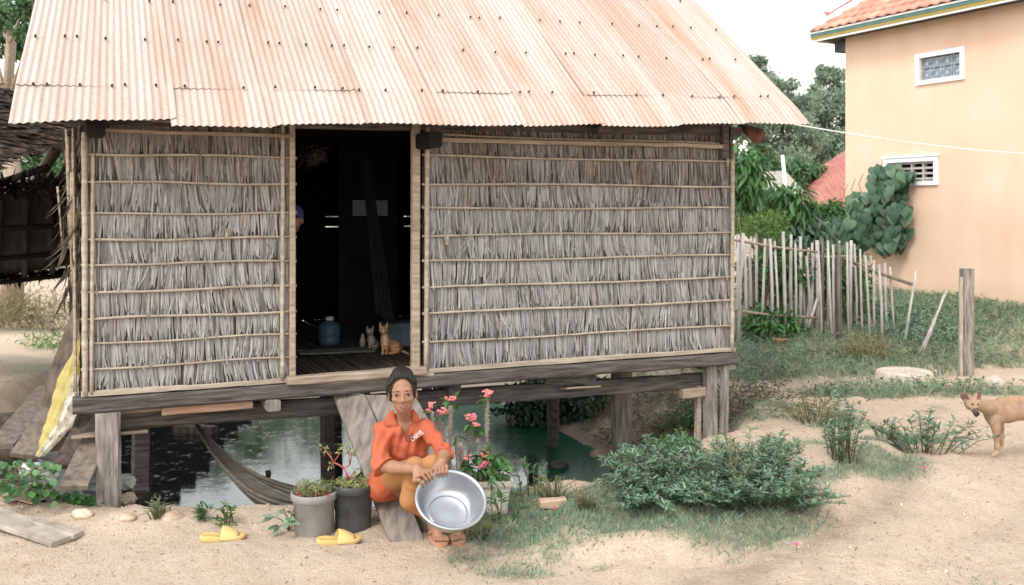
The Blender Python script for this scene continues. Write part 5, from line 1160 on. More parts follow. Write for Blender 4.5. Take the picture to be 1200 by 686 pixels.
# ================================================================= buckets, planter
m_gb = pm('faded_grey_plastic', (.20, .19, .18), (.34, .325, .31), 5, .7, .3, bd=.002); m_bb = pm('black_plastic', (.035, .037, .04), (.10, .10, .10), 7, .55, .2, bd=.002); m_soil = pm('pot_soil', (.06, .04, .028), (.14, .10, .07), 20, .95, .8)
def bucket(px, py, r0, r1, h, lab, mat, hole=False):
    p = on(px, py); p.z -= .006; o = thing('plant_bucket', lab, 'bucket', p, group='old buckets used as flowerpots'); M = Matrix.Translation(p) @ Matrix.Rotation(random.uniform(-.03, .03), 4, 'X')
    b = MB(); b.lathe([(0, 0), (r0-.004, 0), (r0, .004), (r0+(r1-r0)*.78, h*.80), (r1+.004, h*.82), (r1+.009, h*.835), (r1+.009, h*.97), (r1+.006, h), (r1-.001, h), (r1-.003, h*.9), (r1-.008, h*.86)], 40, 0, M); 
    if hole: 
        Mh = M @ Matrix.Rotation(-.9, 4, 'Z') @ Matrix.Translation((0, 0, h*.48)); 
    b.build('bucket_body', mat, o)
    b = MB(); b.lathe([(r1-.006, h*.88), (r1*.5, h*.91), (0, h*.92)], 24, 0, M); b.build('soil', m_soil, o); return p, h
pb, hb = bucket(368, 624, .098, .110, .222, 'faded grey bucket planted with low succulent', m_gb)
b = MB(); n = 700; a = rng.uniform(0, 2*PI, n); r = np.sqrt(rng.uniform(0, 1, n))*.108; base = np.stack([pb.x+r*np.cos(a), pb.y+r*np.sin(a), pb.z+hb*.93+rng.uniform(0, .05, n)], -1)
d = runit(n); d[:, 2] = np.abs(d[:, 2])*.6; leaf_batch(b, base, d, runit(n)*.5+[0, 0, 1], rng.uniform(.018, .04, n), rng.uniform(.005, .009, n), 0); ms = MB()
for k in range(8): q = Vector((pb.x+random.uniform(-.09, .09), pb.y+random.uniform(-.09, .05), pb.z+hb*.9)); ms.tube([q, q+Vector((random.uniform(-.05, .05), -.02, .04))], .003, 5)
for k in range(4): q = (pb.x+[-.0, .05, -.06, .09][k], pb.y-.08, pb.z+hb+.005); blob(b, q, (.008, .008, .008), 8, .014, .7, mi=1)
o = thing('succulent', 'low straggling succulent with pale narrow leaves in the grey bucket', 'plant', pb+Vector((0, 0, hb))); b.build('foliage', [leafmat('succulent_leaf', [(.14, .20, .07), (.25, .28, .12), (.36, .30, .17)], .5, .3), leafmat('magenta_bud', [(.40, .02, .08), (.5, .05, .12)], .5, .2)], o); ms.build('stem', m_stem, o)
pk, hk = bucket(414, 617, .092, .103, .235, 'black bucket holding a red stemmed plant', m_bb, True)
b = MB(); n = 380; a = rng.uniform(0, 2*PI, n); r = np.sqrt(rng.uniform(0, 1, n))*.10; base = np.stack([pk.x+r*np.cos(a), pk.y+r*np.sin(a), pk.z+hk*.92+rng.uniform(0, .04, n)], -1); d = runit(n); d[:, 2] = np.abs(d[:, 2])*.6; leaf_batch(b, base, d, runit(n)*.5+[0, 0, 1], rng.uniform(.018, .035, n), rng.uniform(.005, .009, n))
o = thing('red_stemmed_plant', 'bare branching plant with red stems and yellow green tips in the black bucket', 'plant', pk+Vector((0, 0, hk))); ms = MB(); Yp = pk.y
root = P(408, 562, Yp); J = {'a': P(403, 549, Yp), 'b': P(391, 542, Yp), 'c': P(383, 530, Yp), 'd': P(379, 524, Yp), 'e': P(410, 545, Yp+.02), 'f': P(412, 530, Yp+.03), 'g': P(399, 530, Yp-.02), 'h': P(416, 552, Yp), 'i': P(388, 546, Yp), 'j': P(407, 524, Yp)}
for x_, y_, r0 in ((root, J['a'], .006), (J['a'], J['b'], .005), (J['b'], J['c'], .004), (J['c'], J['d'], .003), (J['a'], J['e'], .004), (J['e'], J['f'], .003), (J['b'], J['g'], .003), (root, J['h'], .004), (J['b'], J['i'], .003), (J['e'], J['j'], .003)): ms.tube([x_, x_.lerp(y_, .5)+Vector((.003, 0, .002)), y_], [r0, r0*.9, r0*.75], 6)
for q, nn_2 in ((J['d'], 14), (J['c'], 8), (J['f'], 14), (J['g'], 8), (J['h'], 14), (J['i'], 10), (J['j'], 12), (P(396, 523, Yp), 10), (P(414, 527, Yp), 10)): blob(b, q, (.016, .016, .012), nn_2, .022, .5)
b.build('foliage', leafmat('yellowgreen_tip', [(.22, .28, .08), (.34, .38, .14), (.42, .40, .2)], .5, .3), o); ms.build('stem', pm('red_stem', (.35, .06, .06), (.50, .14, .12), 8, .6, 0), o)
# planter
p = on(573, 606); pc = Vector((p.x-.01, p.y+.12, p.z)); o = thing('planter', 'off white tapered planter box behind the metal basin', 'planter', pc)
b = MB(); hh = .185
def sq(w_, z, c=.02): return [(x*w_+(0 if abs(x) == 1 else 0), y*w_*.85, z) for x, y in ((-1, -.86), (-.86, -1), (.86, -1), (1, -.86), (1, .86), (.86, 1), (-.86, 1), (-1, .86))]
prof = [(.100, 0), (.116, hh*.82), (.129, hh*.84), (.131, hh*.90), (.133, hh), (.122, hh), (.116, hh*.9)]
V = []; M = Matrix.Translation(pc) @ Matrix.Rotation(.12, 4, 'Z')
for w_, z in prof: V += [tuple(M @ Vector(q)) for q in sq(w_, z)]
Fc = [(i*8+j, i*8+(j+1) % 8, (i+1)*8+(j+1) % 8, (i+1)*8+j) for i in range(len(prof)-1) for j in range(8)]; b.add(V, Fc); b.build('planter_body', pm('dirty_white_plastic_pot', (.40, .35, .28), (.62, .58, .51), 6, .6, .2, (1, 1, .5), bd=.002), o)
b = MB(); V = [tuple(M @ Vector(q)) for q in sq(.118, hh*.92)]; b.add(V, [tuple(range(8))]); b.build('soil', m_soil, o)
o = thing('crown_of_thorns', 'thorny stemmed plant with pink flower heads in the off white planter', 'plant', pc+Vector((0, 0, hh))); ms = MB(); lf = MB(); th = MB(); m_flw = [pm('pink_petal', (.62, .12, .14), (.78, .27, .27), 30, .6, 0, isl=(.85, 1.15)), pm('flower_eye', (.55, .18, .12), (.7, .4, .2), 9, .6, 0)]
Yc = pc.y
def thorny(a, c, r):
    a, c = Vector(a), Vector(c); n = 10; pts = [a.lerp(c, i/n)+Vector((random.uniform(-.003, .003), random.uniform(-.003, .003), 0)) for i in range(n+1)]; ms.tube(pts, [r*random.uniform(.9, 1.1) for _ in pts], 8)
    L = (c-a).length; k = int(L/.0016)
    for i in range(k):
        t_ = random.random(); q = a.lerp(c, t_); v = Vector((random.gauss(0, 1), random.gauss(0, 1), random.gauss(.1, .4))).normalized(); s_ = v.cross(Vector((0, 0, 1))).normalized()*.0014
        e = q+v*(r+random.uniform(.008, .015)); z_ = Vector((0, 0, .0015)); th.add([tuple(q+v*r*.6+s_), tuple(q+v*r*.6-s_), tuple(q+v*r*.6+z_*1.5), tuple(e)], [(0, 1, 3), (1, 2, 3), (2, 0, 3)])
def flower(px, py, Yf, r, n=10):
    fl_ = MB()
    c = P(px, py, Yf)
    for i in range(n):
        v = Vector(runit(1)[0]); v.z = v.z*.9+.15; v.y = -abs(v.y); q = c+Vector((v.x*r, v.y*r*.8, v.z*r*.75)); nrm = (v+Vector((0, -.6, .5))).normalized(); sx0 = nrm.cross(Vector((0, 0, 1))).normalized(); sy0 = nrm.cross(sx0); rr = random.uniform(.007, .010)
        for sg in (-1, 1):
            V = [q+sx0*(sg*rr*.0)+sy0*rr*.15, q+sx0*sg*rr*.7+sy0*rr, q+sx0*sg*rr*1.35+sy0*rr*.1+nrm*.002, q+sx0*sg*rr*.8-sy0*rr*.8, q-sy0*rr*.1]
            fl_.add([tuple(x_) for x_ in V], [(0, 1, 2, 3, 4)], 0)
        s3 = rr*.28; fl_.add([tuple(q+nrm*.003+sx0*s3), tuple(q+nrm*.003+sy0*s3), tuple(q+nrm*.003-sx0*s3), tuple(q+nrm*.003-sy0*s3), tuple(q+nrm*.008)], [(0, 1, 4), (1, 2, 4), (2, 3, 4), (3, 0, 4)], 1)
    fl_.build('flower_head', m_flw, o)
def crownleaves(px, py, Yf, n, L=.045):
    c = P(px, py, Yf); blob(lf, c, (.026, .024, .010), n, L*1.35, .48, .15, up=.8, shell=.2)
for a, c, r in (((527, 556), (528, 476), .010), ((521, 556), (520, 492), .009), ((538, 556), (535, 512), .013), ((543, 555), (540, 520), .012), ((570, 552), (571, 469), .009), ((546, 553), (554, 498), .008), ((512, 540), (507, 482), .008), ((566, 552), (560, 515), .008)):
    thorny(P(*a, Yc+random.uniform(-.06, .08)), P(*c, Yc+random.uniform(-.05, .06)), r)
for px, py, r, n in ((528, 466, .024, 12), (519, 482, .026, 13), (506, 475, .022, 9), (501, 481, .012, 4), (572, 461, .028, 13), (552, 489, .028, 14), (558, 497, .016, 6), (549, 537, .024, 9), (569, 533, .020, 9), (564, 545, .026, 14), (572, 541, .018, 8)): flower(px, py, Yc-.03, r, n)
for px, py, n in ((528, 472, 7), (520, 488, 6), (507, 482, 6), (571, 468, 8), (552, 497, 9), (560, 503, 7), (533, 510, 4), (549, 546, 14), (565, 536, 16), (575, 545, 16), (580, 535, 14), (560, 550, 14), (540, 552, 10), (586, 552, 14), (572, 556, 10)): crownleaves(px, py, Yc-.02 if py > 530 else Yc, n, .05)
for px, py in ((578, 560), (583, 565), (588, 558), (574, 566), (583, 573), (592, 550), (596, 545)): crownleaves(px, py, Yc-.16, 4, .045)
[pm('pink_petal', (.70, .12, .14), (.85, .26, .26), 30, .6, 0, isl=(.85, 1.15)), pm('flower_eye', (.55, .18, .12), (.7, .4, .2), 9, .6, 0)]
lf.build('foliage', L_mid, o); ms.build('stem', pm('thorn_stem', (.16, .12, .10), (.30, .25, .21), 14, .8, .5), o); th.build('thorn', pm('thorn', (.32, .26, .22), (.5, .42, .37), 9, .7, 0), o)
# purslane flowers in the grass
for i, (px, py) in enumerate(((650, 604), (637, 596), (935, 603-17), (1000, 589), (990, 591), (933, 646), (1083, 555), (900, 450), (1004, 524))):
    p = on(px, py); b = MB(); ms = MB(); ms.tube([p, p+Vector((0, 0, .03))], .0015, 5)
    for k in range(5): a = 2*PI*k/5; b.add([(p.x, p.y, p.z+.03), (p.x+.012*math.cos(a-.5), p.y+.012*math.sin(a-.5), p.z+.038), (p.x+.017*math.cos(a), p.y+.017*math.sin(a), p.z+.036), (p.x+.012*math.cos(a+.5), p.y+.012*math.sin(a+.5), p.z+.038)], [(0, 1, 2, 3)])
    o = thing('pink_flower', 'tiny magenta flower dotted in the low grass', 'flower', p, group='tiny magenta flowers in the grass'); b.build('petal', pm('magenta_petal', (.65, .03, .20), (.75, .08, .28), 9, .6, 0), o); ms.build('stem', m_stem, o)

# ================================================================= yellow sandals
m_ys = pm('yellow_foam', (.56, .39, .13), (.62, .45, .18), 8, .6, .15, bd=.002)
def sandal(px, py, ang, lab):
    p = on(px, py); o = thing('yellow_sandal', lab, 'sandal', p, ang, group='pair of yellow slide sandals'); Lh = .112
    ol = [(-1, 0), (-.97, .20), (-.85, .33), (-.55, .36), (-.15, .33), (.25, .40), (.6, .44), (.85, .36), (.98, .15), (1, 0), (.98, -.13), (.85, -.30), (.6, -.40), (.25, -.38), (-.15, -.30), (-.55, -.33), (-.85, -.30), (-.97, -.18)]
    b = MB(); V = []; n = len(ol)
    for z, k in ((0, .96), (.003, 1), (.017, 1.0), (.022, .97), (.018, .86)):
        for x_, y_ in ol: V.append((x_*Lh*k, y_*Lh*k, z+(.008 if x_ < -.3 and z > .01 else 0)+.006*max(0, x_-.7)))
    Fc = [(i*n+j, i*n+(j+1) % n, (i+1)*n+(j+1) % n, (i+1)*n+j) for i in range(4) for j in range(n)]; Fc.append(tuple(4*n+j for j in range(n))); b.add(V, Fc, 0, True); b.build('sole', m_ys, o, world=False)
    b = MB(); V = []
    for i in range(9):
        t_ = i/8; x0 = -.12+.72*t_; hgt = .058*(1-.62*t_**1.6); 
        for j in range(15):
            a = PI*j/14; V.append((x0*Lh+.012*math.sin(a), math.cos(a)*Lh*(.40+.04*math.sin(PI*t_)), .010+math.sin(a)**.8*hgt))
    nb_ = len(V); V += [(x_, y_*.93, z-.004) for x_, y_, z in V]
    I = np.arange(nb_).reshape(9, 15); Q = np.stack([I[:-1, :-1], I[1:, :-1], I[1:, 1:], I[:-1, 1:]], -1).reshape(-1, 4); b.add(V, np.concatenate([Q, Q[:, ::-1]+nb_, np.array([(I[0, j], I[0, j+1], I[0, j+1]+nb_, I[0, j]+nb_) for j in range(14)]), np.array([(I[8, j+1], I[8, j], I[8, j]+nb_, I[8, j+1]+nb_) for j in range(14)])]), 0, True)
    b.build('strap', m_ys, o, world=False)
sandal(261, 632, .22, 'yellow slide sandal farther from the buckets'); sandal(397, 636, .30, 'yellow slide sandal in front of the buckets')
# ================================================================= metal basin
from mathutils.bvhtree import BVHTree
RC = P(528.5, 585, 4.74); RN = Vector((.18, -.59, .80)).normalized(); RR = .1685
E1 = RN.cross(Vector((0, 0, 1))).normalized(); E1 = E1 if E1.x > 0 else -E1; E2 = RN.cross(E1).normalized(); E2 = E2 if E2.z > 0 else -E2
def rimpt(px):
    best = None
    for i in range(720):
        a = 2*PI*i/720; p = RC+E1*(RR*math.cos(a))+E2*(RR*math.sin(a))
        if math.sin(a) < 0: continue
        e = abs(600+F*p.x/p.y-px)
        if best is None or e < best[0]: best = (e, a)
    a = best[1]; rad = E1*math.cos(a)+E2*math.sin(a); return RC+rad*RR, rad
m_al = bpy.data.materials.new('aluminium'); t, b = nt(m_al)
n_ = noise(t, 9, 5); nr = noise(t, 40, 3); c = ramp(t, n_, [(.3, (.36, .37, .385)), (.7, (.47, .48, .495))]); t.links.new(c, b.inputs['Base Color']); b.inputs['Metallic'].default_value = .9
t.links.new(ramp(t, nr, [(.2, (.26,)*3), (.8, (.40,)*3)]), b.inputs['Roughness']); bump(t, b, n_, .05, .004)
o = thing('metal_basin', 'wide dented aluminium basin held on its side by the woman', 'basin', RC-RN*.1)
MBn = Matrix(((E1.x, -E2.x, RN.x, RC.x), (E1.y, -E2.y, RN.y, RC.y), (E1.z, -E2.z, RN.z, RC.z), (0, 0, 0, 1)))
if MBn.to_3x3().determinant() < 0: MBn = Matrix(((E1.x, E2.x, RN.x, RC.x), (E1.y, E2.y, RN.y, RC.y), (E1.z, E2.z, RN.z, RC.z), (0, 0, 0, 1)))
R_ = RR; b = MB()
inn = [(0, -.104), (.045, -.104), (.086, -.1035), (.090, -.100), (.093, -.1035), (.098, -.104), (.108, -.100), (.122, -.086), (.136, -.060), (.147, -.030), (.153, -.008), (.156, .0), (.163, .005), (.170, .0045), (.1735, -.001), (.1715, -.007), (.166, -.008), (.160, -.004), (.156, -.012), (.150, -.033), (.139, -.064), (.124, -.091), (.109, -.106), (.098, -.1095), (.06, -.109), (0, -.109)]
b.lathe([(r*RR/.168, z) for r, z in inn], 72, 0, MBn); b.build('basin_shell', m_al, o)
# ================================================================= the woman
gz0 = H1(-.36, 4.98)
m_skin = pm('skin', (.255, .128, .078), (.33, .175, .11), 5, .5, .1, sss=.12, bd=.001); m_lip = pm('lip', (.21, .085, .06), (.24, .095, .07), 9, .45, 0)
m_hair = pm('black_hair', (.012, .009, .008), (.035, .028, .025), 30, .45, .6, (1, 1, .3), bd=.003)
m_shirt = pm('orange_cloth', (.36, .082, .038), (.44, .108, .054), 3, .8, .25, bd=.004); m_trou = pm('mustard_cloth', (.32, .15, .055), (.40, .20, .085), 4, .85, .3, bd=.004)
wo_ = thing('person', 'woman in an orange shirt and mustard trousers sitting on a board with a metal basin', 'person', (-.45, 5.1, gz0))
HCn = P(471.5, 456, 5.10); HR = (Matrix.Rotation(math.radians(6), 3, 'Z') @ Matrix.Rotation(math.radians(-4), 3, 'X') @ Matrix.Rotation(math.radians(-3), 3, 'Y'))
def HL(x, f, u): return HCn+HR @ Vector((x, -f, u))
HRn = np.array(HR)
B = SDF((-.78, 4.60, gz0-.03), (-.16, 5.50, .98), .0033)
def hell(x, f, u, r, k=.012, op='add'): B.ell(HL(x, f, u), (r[0], r[1], r[2]), HRn, k, op)
hell(0, -.012, .012, (.067, .085, .080)); hell(0, .018, -.042, (.0495, .062, .058), .016); hell(0, .044, -.094, (.025, .032, .023), .018)
for s in (-1, 1):
    hell(s*.035, .048, -.044, (.021, .022, .017), .014); hell(s*.031, .017, -.078, (.015, .03, .022), .02)
B.cap(HL(-.032, .068, -.002), HL(.032, .068, -.002), .012, k=.012)
for s in (-1, 1): hell(s*.029, .094, -.0225, (.017, .016, .0095), .008, 'sub')
B.cap(HL(0, .076, -.012), HL(0, .090, -.048), .0065, .0095, .008)
for s in (-1, 1): B.cap(HL(s*.006, .087, -.052), HL(s*.0135, .081, -.053), .0078, k=.005)
hell(0, .075, -.0785, (.021, .011, .0045), .004); hell(0, .0745, -.0880, (.017, .0115, .0048), .004); hell(0, .09, -.0835, (.024, .010, .0010), .0015, 'sub')
for s in (-1, 1):
    B.cap(HL(s*.017, .077, -.0165), HL(s*.041, .070, -.0175), .0048, k=.004); B.cap(HL(s*.018, .0755, -.0275), HL(s*.040, .069, -.027), .0030, k=.004)
    hell(s*.070, -.004, -.03, (.007, .017, .028), .006)
NBp = P(474, 493, 5.17)
B.cap(HL(0, -.014, -.07), NBp+Vector((0, .032, -.02)), .037, .041, .015)
SR = P(448, 502, 5.20); SL = P(498, 500, 5.16); ER = P(449, 547, 5.03); EL = P(521, 532, 5.02)
WR = P(488, 550, 4.86); WL = P(518, 541.5, 4.90)
CHs = P(474, 521, 5.225); BE = P(470, 552, 5.28)
B.cap(SR+Vector((.02, 0, 0)), NBp+Vector((-.02, .01, -.035)), .030, .034, .03); B.cap(SL+Vector((-.02, 0, 0)), NBp+Vector((.02, .01, -.035)), .030, .034, .03)
B.ell(CHs, (.108, .078, .118), k=.03); B.ell(BE, (.105, .080, .11), k=.03); B.ell(P(462, 566, 5.34), (.13, .10, .085), k=.03)
B.chain([SR, ER], [.030, .027]); B.chain([SL, EL], [.029, .026])
B.chain([ER, ER.lerp(WR, .3), ER.lerp(WR, .75), WR], [.028, .033, .025, .0215], .01); B.chain([EL, EL.lerp(WL, .3), EL.lerp(WL, .75), WL], [.030, .032, .024, .021], .01)
def hand(W, pxs, side):
    ks = []
    for k, px in enumerate(pxs):
        rp, rad = rimpt(px); ln = [.92, 1.0, 1.02, .85][k] if side > 0 else [.85, 1.0, 1.02, .92][k]; j = [.000, .003, .001, -.002][k]
        base = rp+rad*.030+RN*(-.012+j); base = base.lerp(W, .10); p1 = rp+rad*(.010)+RN*(.016+j); p2 = rp-rad*(.012*ln)+RN*(.004+j); tip = rp-rad*(.018*ln)-RN*(.022*ln)
        B.chain([base, p1, p2, tip], [.0098, .0090, .0080, .0066], .0035); ks.append(base)
    for q in ks: B.cap(W, q, .0185, .0105, .010)
    c = sum(ks, Vector())/4; B.cap(W.lerp(c, .3), W.lerp(c, .85), .018, .015, .012)
    # thumb leaves the side of the palm and lies along the outside of the rim
    i = 3 if side > 0 else 0; rp, rad = rimpt(pxs[i]+side*1.0); t0 = W.lerp(ks[i], .25)+Vector((side*.006, -.008, .0)); t1 = ks[i]+Vector((side*.014, -.006, -.012)) - RN*.004; t2 = rp+rad*.016+RN*.003+E1*side*.016
    B.chain([t0, t1, t2], [.013, .0105, .0078], .006)
hand(WR, [492.5, 496.8, 501.0, 505.0], 1); hand(WL, [510.5, 514.6, 518.8, 523.0], -1)
# legs under the cloth, ankles and feet
HPR = Vector((-.655, 5.32, .235)); HPL = Vector((-.56, 5.32, .225)); KR = P(486.5, 549.5, 4.99); KL = P(507, 546, 5.0)
AR = Vector((-.398, 5.06, gz0+.105)); AL_ = Vector((-.282, 5.085, gz0+.105))
B.chain([HPR, KR, P(486, 580, 5.01), AR], [.058, .040, .040, .024]); B.chain([HPL, KL, KL.lerp(AL_, .3)+Vector((0, .012, 0)), AL_], [.058, .040, .040, .024])
def foot(A, tx, ty, dirx):
    g = gz0+.028; T = Vector((tx, ty, g)); heel = Vector((A.x+(A.x-tx)*.15, A.y+.018, g+.035)); fw = (T-Vector((A.x, A.y, T.z))).normalized(); sdv = Vector((-fw.y, fw.x, 0))
    B.cap(A, heel, .024, .025, .01); ball = T-fw*.035
    B.cap(A+Vector((0, -.01, -.01)), ball+Vector((0, 0, .012)), .024, .018, .012); B.cap(heel, ball+sdv*.012, .022, .016, .012); B.cap(heel, ball-sdv*.016, .020, .014, .012)
    for k in range(5):
        o_ = (-.030+.0145*k)*dirx; L_ = [.030, .026, .024, .019, .015][k]; r_ = [.0100, .0075, .0073, .0070, .0066][k]
        p0 = ball+sdv*(o_*.9); p1 = ball+fw*(L_*.9+.004)+sdv*o_+Vector((0, 0, .004)); p2 = ball+fw*(L_+.014)+sdv*o_*1.02+Vector((0, 0, -.003)); B.chain([p0+Vector((0, 0, .003)), p1, p2], [r_*1.1, r_, r_*.9], .0035)
foot(AR, -.352, 4.955, -1); foot(AL_, -.268, 4.975, 1)
lipu = [HL(0, .08, -.0835)]
def bodymat(C):
    q = (C-np.array(tuple(HCn))) @ np.array(HR); x, f, u = q[:, 0], -q[:, 1], q[:, 2]
    lip = (np.abs(x) < .0225) & (f > .071) & (((u+.0835)/(.0085-.15*np.abs(x)))**2 < 1)
    return np.where(lip, 1, 0)
body = B.build('body', [m_skin, m_lip], wo_, bodymat, 1)
# eyes and brows
m_eye = pm('eye_white', (.17, .14, .12), (.22, .18, .155), 4, .3, 0); m_iris = pm('iris', (.012, .008, .006), (.03, .018, .012), 9, .15, 0)
for s in (-1, 1):
    b = MB(); c = HL(s*.0295, .0660, -.0225); M = Matrix.Translation(c) @ HR.to_4x4()
    pr = [(.0108*math.sin(PI*i/14), .0108*math.cos(PI*i/14)) for i in range(15)]
    b.lathe([(max(r, 1e-5), z) for r, z in pr], 20, 0, M @ Matrix.Rotation(PI/2, 4, 'X'))
    b.lathe([(1e-5, .0112), (.003, .0110), (.0052, .0100)], 14, 1, M @ Matrix.Rotation(PI/2+.12, 4, 'X')); b.build('eye', [m_eye, m_iris], wo_)
    b = MB(); b.tube([HL(s*.0165, .0800, -.0190), HL(s*.024, .0800, -.0165), HL(s*.032, .0778, -.0168), HL(s*.041, .072, -.0198)], [.0009, .0018, .0019, .0010], 5); b.build('lash', m_hair, wo_)
    b = MB(); b.tube([HL(s*.013, .0805, -.005), HL(s*.022, .0815, -.0015), HL(s*.034, .0780, -.001), HL(s*.045, .0700, -.006)], [.0016, .0025, .0023, .001], 6, sq=(1, .7)); b.build('eyebrow', m_hair, wo_)
# hair
Hh = SDF(tuple(HCn-Vector((.14, .16, .13))), tuple(HCn+Vector((.14, .2, .17))), .0032); h0 = Hh.D
def he(x, f, u, r, k=.012, op='add'): Hh.ell(HL(x, f, u), r, HRn, k, op)
he(0, -.014, .018, (.076, .093, .086)); he(-.004, -.075, .035, (.045, .045, .045), .02); he(.004, -.035, .078, (.045, .05, .022), .02)
he(-.052, -.055, -.015, (.030, .040, .055), .02); he(.045, -.055, -.02, (.028, .04, .045), .02); he(-.066, -.03, .01, (.018, .03, .040), .015)
Hh.ell(HL(0, .082, -.048), (.067, .080, .110), HRn, .008, 'sub'); Hh.ell(HL(0, .02, -.12), (.075, .10, .075), HRn, .01, 'sub')
for s in (-1, 1): Hh.ell(HL(s*.078, .006, -.04), (.016, .022, .034), HRn, .006, 'sub')
Hh.field(lambda D, X, Y, Z: D+.0005*np.sin(np.arctan2(X-HCn.x, Z-HCn.z+.05)*42+fbm(X*40, Y*12, Z*40, 3, 2)*9)+fbm(X*25, Y*25, Z*25, 9, 3)*.010)
Hh.build('hair', m_hair, wo_, None, 1)
b = MB()
for i in range(0):
    a = random.uniform(-PI*.9, PI*.9); u_ = random.uniform(.03, .10) if i < 30 else random.uniform(-.04, .02); x0 = math.sin(a)*.065; f0 = math.cos(a)*.05-.03
    if u_ < .03 and f0 > -.02: x0 = math.copysign(.072, x0); f0 = -.02
    p0 = HL(x0, f0, u_); v = Vector((random.uniform(-.02, .02), random.uniform(-.01, .02), random.uniform(-.01, .010) if u_ > .05 else random.uniform(-.03, .0))); b.tube([p0, p0+v*.6+Vector((.004, 0, .004)), p0+v], .0008, 4)
for i in range(560):
    s_ = random.uniform(-.97, .97); k_ = math.sqrt(1-s_*s_); th0 = math.radians(31-34*abs(s_)**2+random.uniform(-2, 4)); n_ = 11; pts_ = []; off_ = random.uniform(.0, .004); wv_ = random.uniform(0, 6)
    for j in range(n_):
        u_ = j/(n_-1); th_ = th0+(math.radians(172)-th0)*u_; ss = s_*(1-.35*u_*u_)+.012*math.sin(u_*5+wv_); kk = math.sqrt(max(0, 1-ss*ss))
        pts_.append(HL((.0765+off_)*ss, -.014+(.0945+off_)*math.cos(th_)*kk, .018+(.0875+off_+.006*max(0, math.sin((th_-.9)*1.25)))*math.sin(th_)*kk-(.03*abs(s_)*u_ if abs(s_) > .6 else 0)))
    b.tube(pts_, [.0006]+[.0013]*(n_-2)+[.0006], 4)
for i in range(26):
    s_ = random.choice((-1, 1)); p0 = HL(s_*.071, .012+random.uniform(-.02, .01), random.uniform(-.01, .03)); b.tube([p0, p0+Vector((s_*.004, -.004, -.015)), p0+Vector((s_*random.uniform(0, .010), -.002, -random.uniform(.025, .045)))], .0008, 4)
b.build('hair_strand', m_hair, wo_)
# trousers
T_ = SDF((-.82, 4.88, gz0+.03), (-.20, 5.48, .50), .004)
T_.ell((-.61, 5.335, .235), (.150, .115, .095), k=.03); T_.chain([HPR, KR, P(481.5, 585, 5.01), AR.lerp(KR, .10)+Vector((-.006, 0, 0))], [.084, .0545, .054, .043], .02); T_.chain([HPL, KL, KL.lerp(AL_, .33)+Vector((0, .012, 0)), AL_.lerp(KL, .10)], [.086, .0535, .054, .042], .012)
def tw(D, X, Y, Z):
    D = D+fbm(X*14, Y*14, Z*26, 12, 3)*.009
    for K in (KR, KL):
        D = D+.0022*np.sin((Z-K.z)*150+(X-K.x)*60)*np.exp(-(((Z-K.z+.10)/.05)**2+((X-K.x)/.06)**2))
    cut = (gz0+.085)+(Y-5.0)*.25
    return np.maximum(D, cut-Z)
T_.field(tw); trousers = T_.build('trousers', m_trou, wo_, None, 1)
# shirt
S_ = SDF((-.80, 4.93, .10), (-.28, 5.50, .72), .0036)
S_.cap(SR+Vector((0, 0, -.008)), NBp+Vector((-.030, .02, -.038)), .042, .040, .03); S_.cap(SL+Vector((0, 0, -.008)), NBp+Vector((.030, .02, -.038)), .040, .039, .03)
S_.ell(CHs, (.130, .096, .135), k=.03); S_.ell(BE, (.126, .104, .125), k=.04); S_.ell(P(462, 566, 5.345), (.148, .122, .085), k=.03); S_.ell(P(447, 570, 5.28), (.085, .10, .085), k=.03)
S_.chain([SR+Vector((0, 0, -.006)), SR.lerp(ER, .5)+Vector((-.008, 0, 0)), ER+Vector((-.012, 0, -.004)), ER.lerp(WR, .20)], [.043, .044, .045, .042], .016); S_.chain([SL, SL.lerp(EL, .5), EL+Vector((.002, 0, .004)), EL.lerp(WL, .12)], [.042, .040, .039, .040], .012)
S_.cap(ER.lerp(WR, .16), ER.lerp(WR, .24), .0465, k=.003); S_.cap(EL.lerp(WL, .08), EL.lerp(WL, .16), .0435, k=.003)
S_.cap(SR+Vector((.03, -.01, -.03)), NBp+Vector((-.034, -.022, -.050)), .036, .030, .03); S_.cap(SL+Vector((-.03, -.01, -.03)), NBp+Vector((.034, -.022, -.050)), .034, .030, .03)
zt = P(0, 480, 5.13).z; zb_ = P(0, 520, 5.13).z; xL0 = P(462, 0, 5.13).x; xR0 = P(483, 0, 5.13).x; xv = P(477.3, 0, 5.13).x
WRv = np.array(tuple((WR-ER).normalized())); WLv = np.array(tuple((WL-EL).normalized())); cR = np.array(tuple(ER.lerp(WR, .26))); cL = np.array(tuple(EL.lerp(WL, .20)))
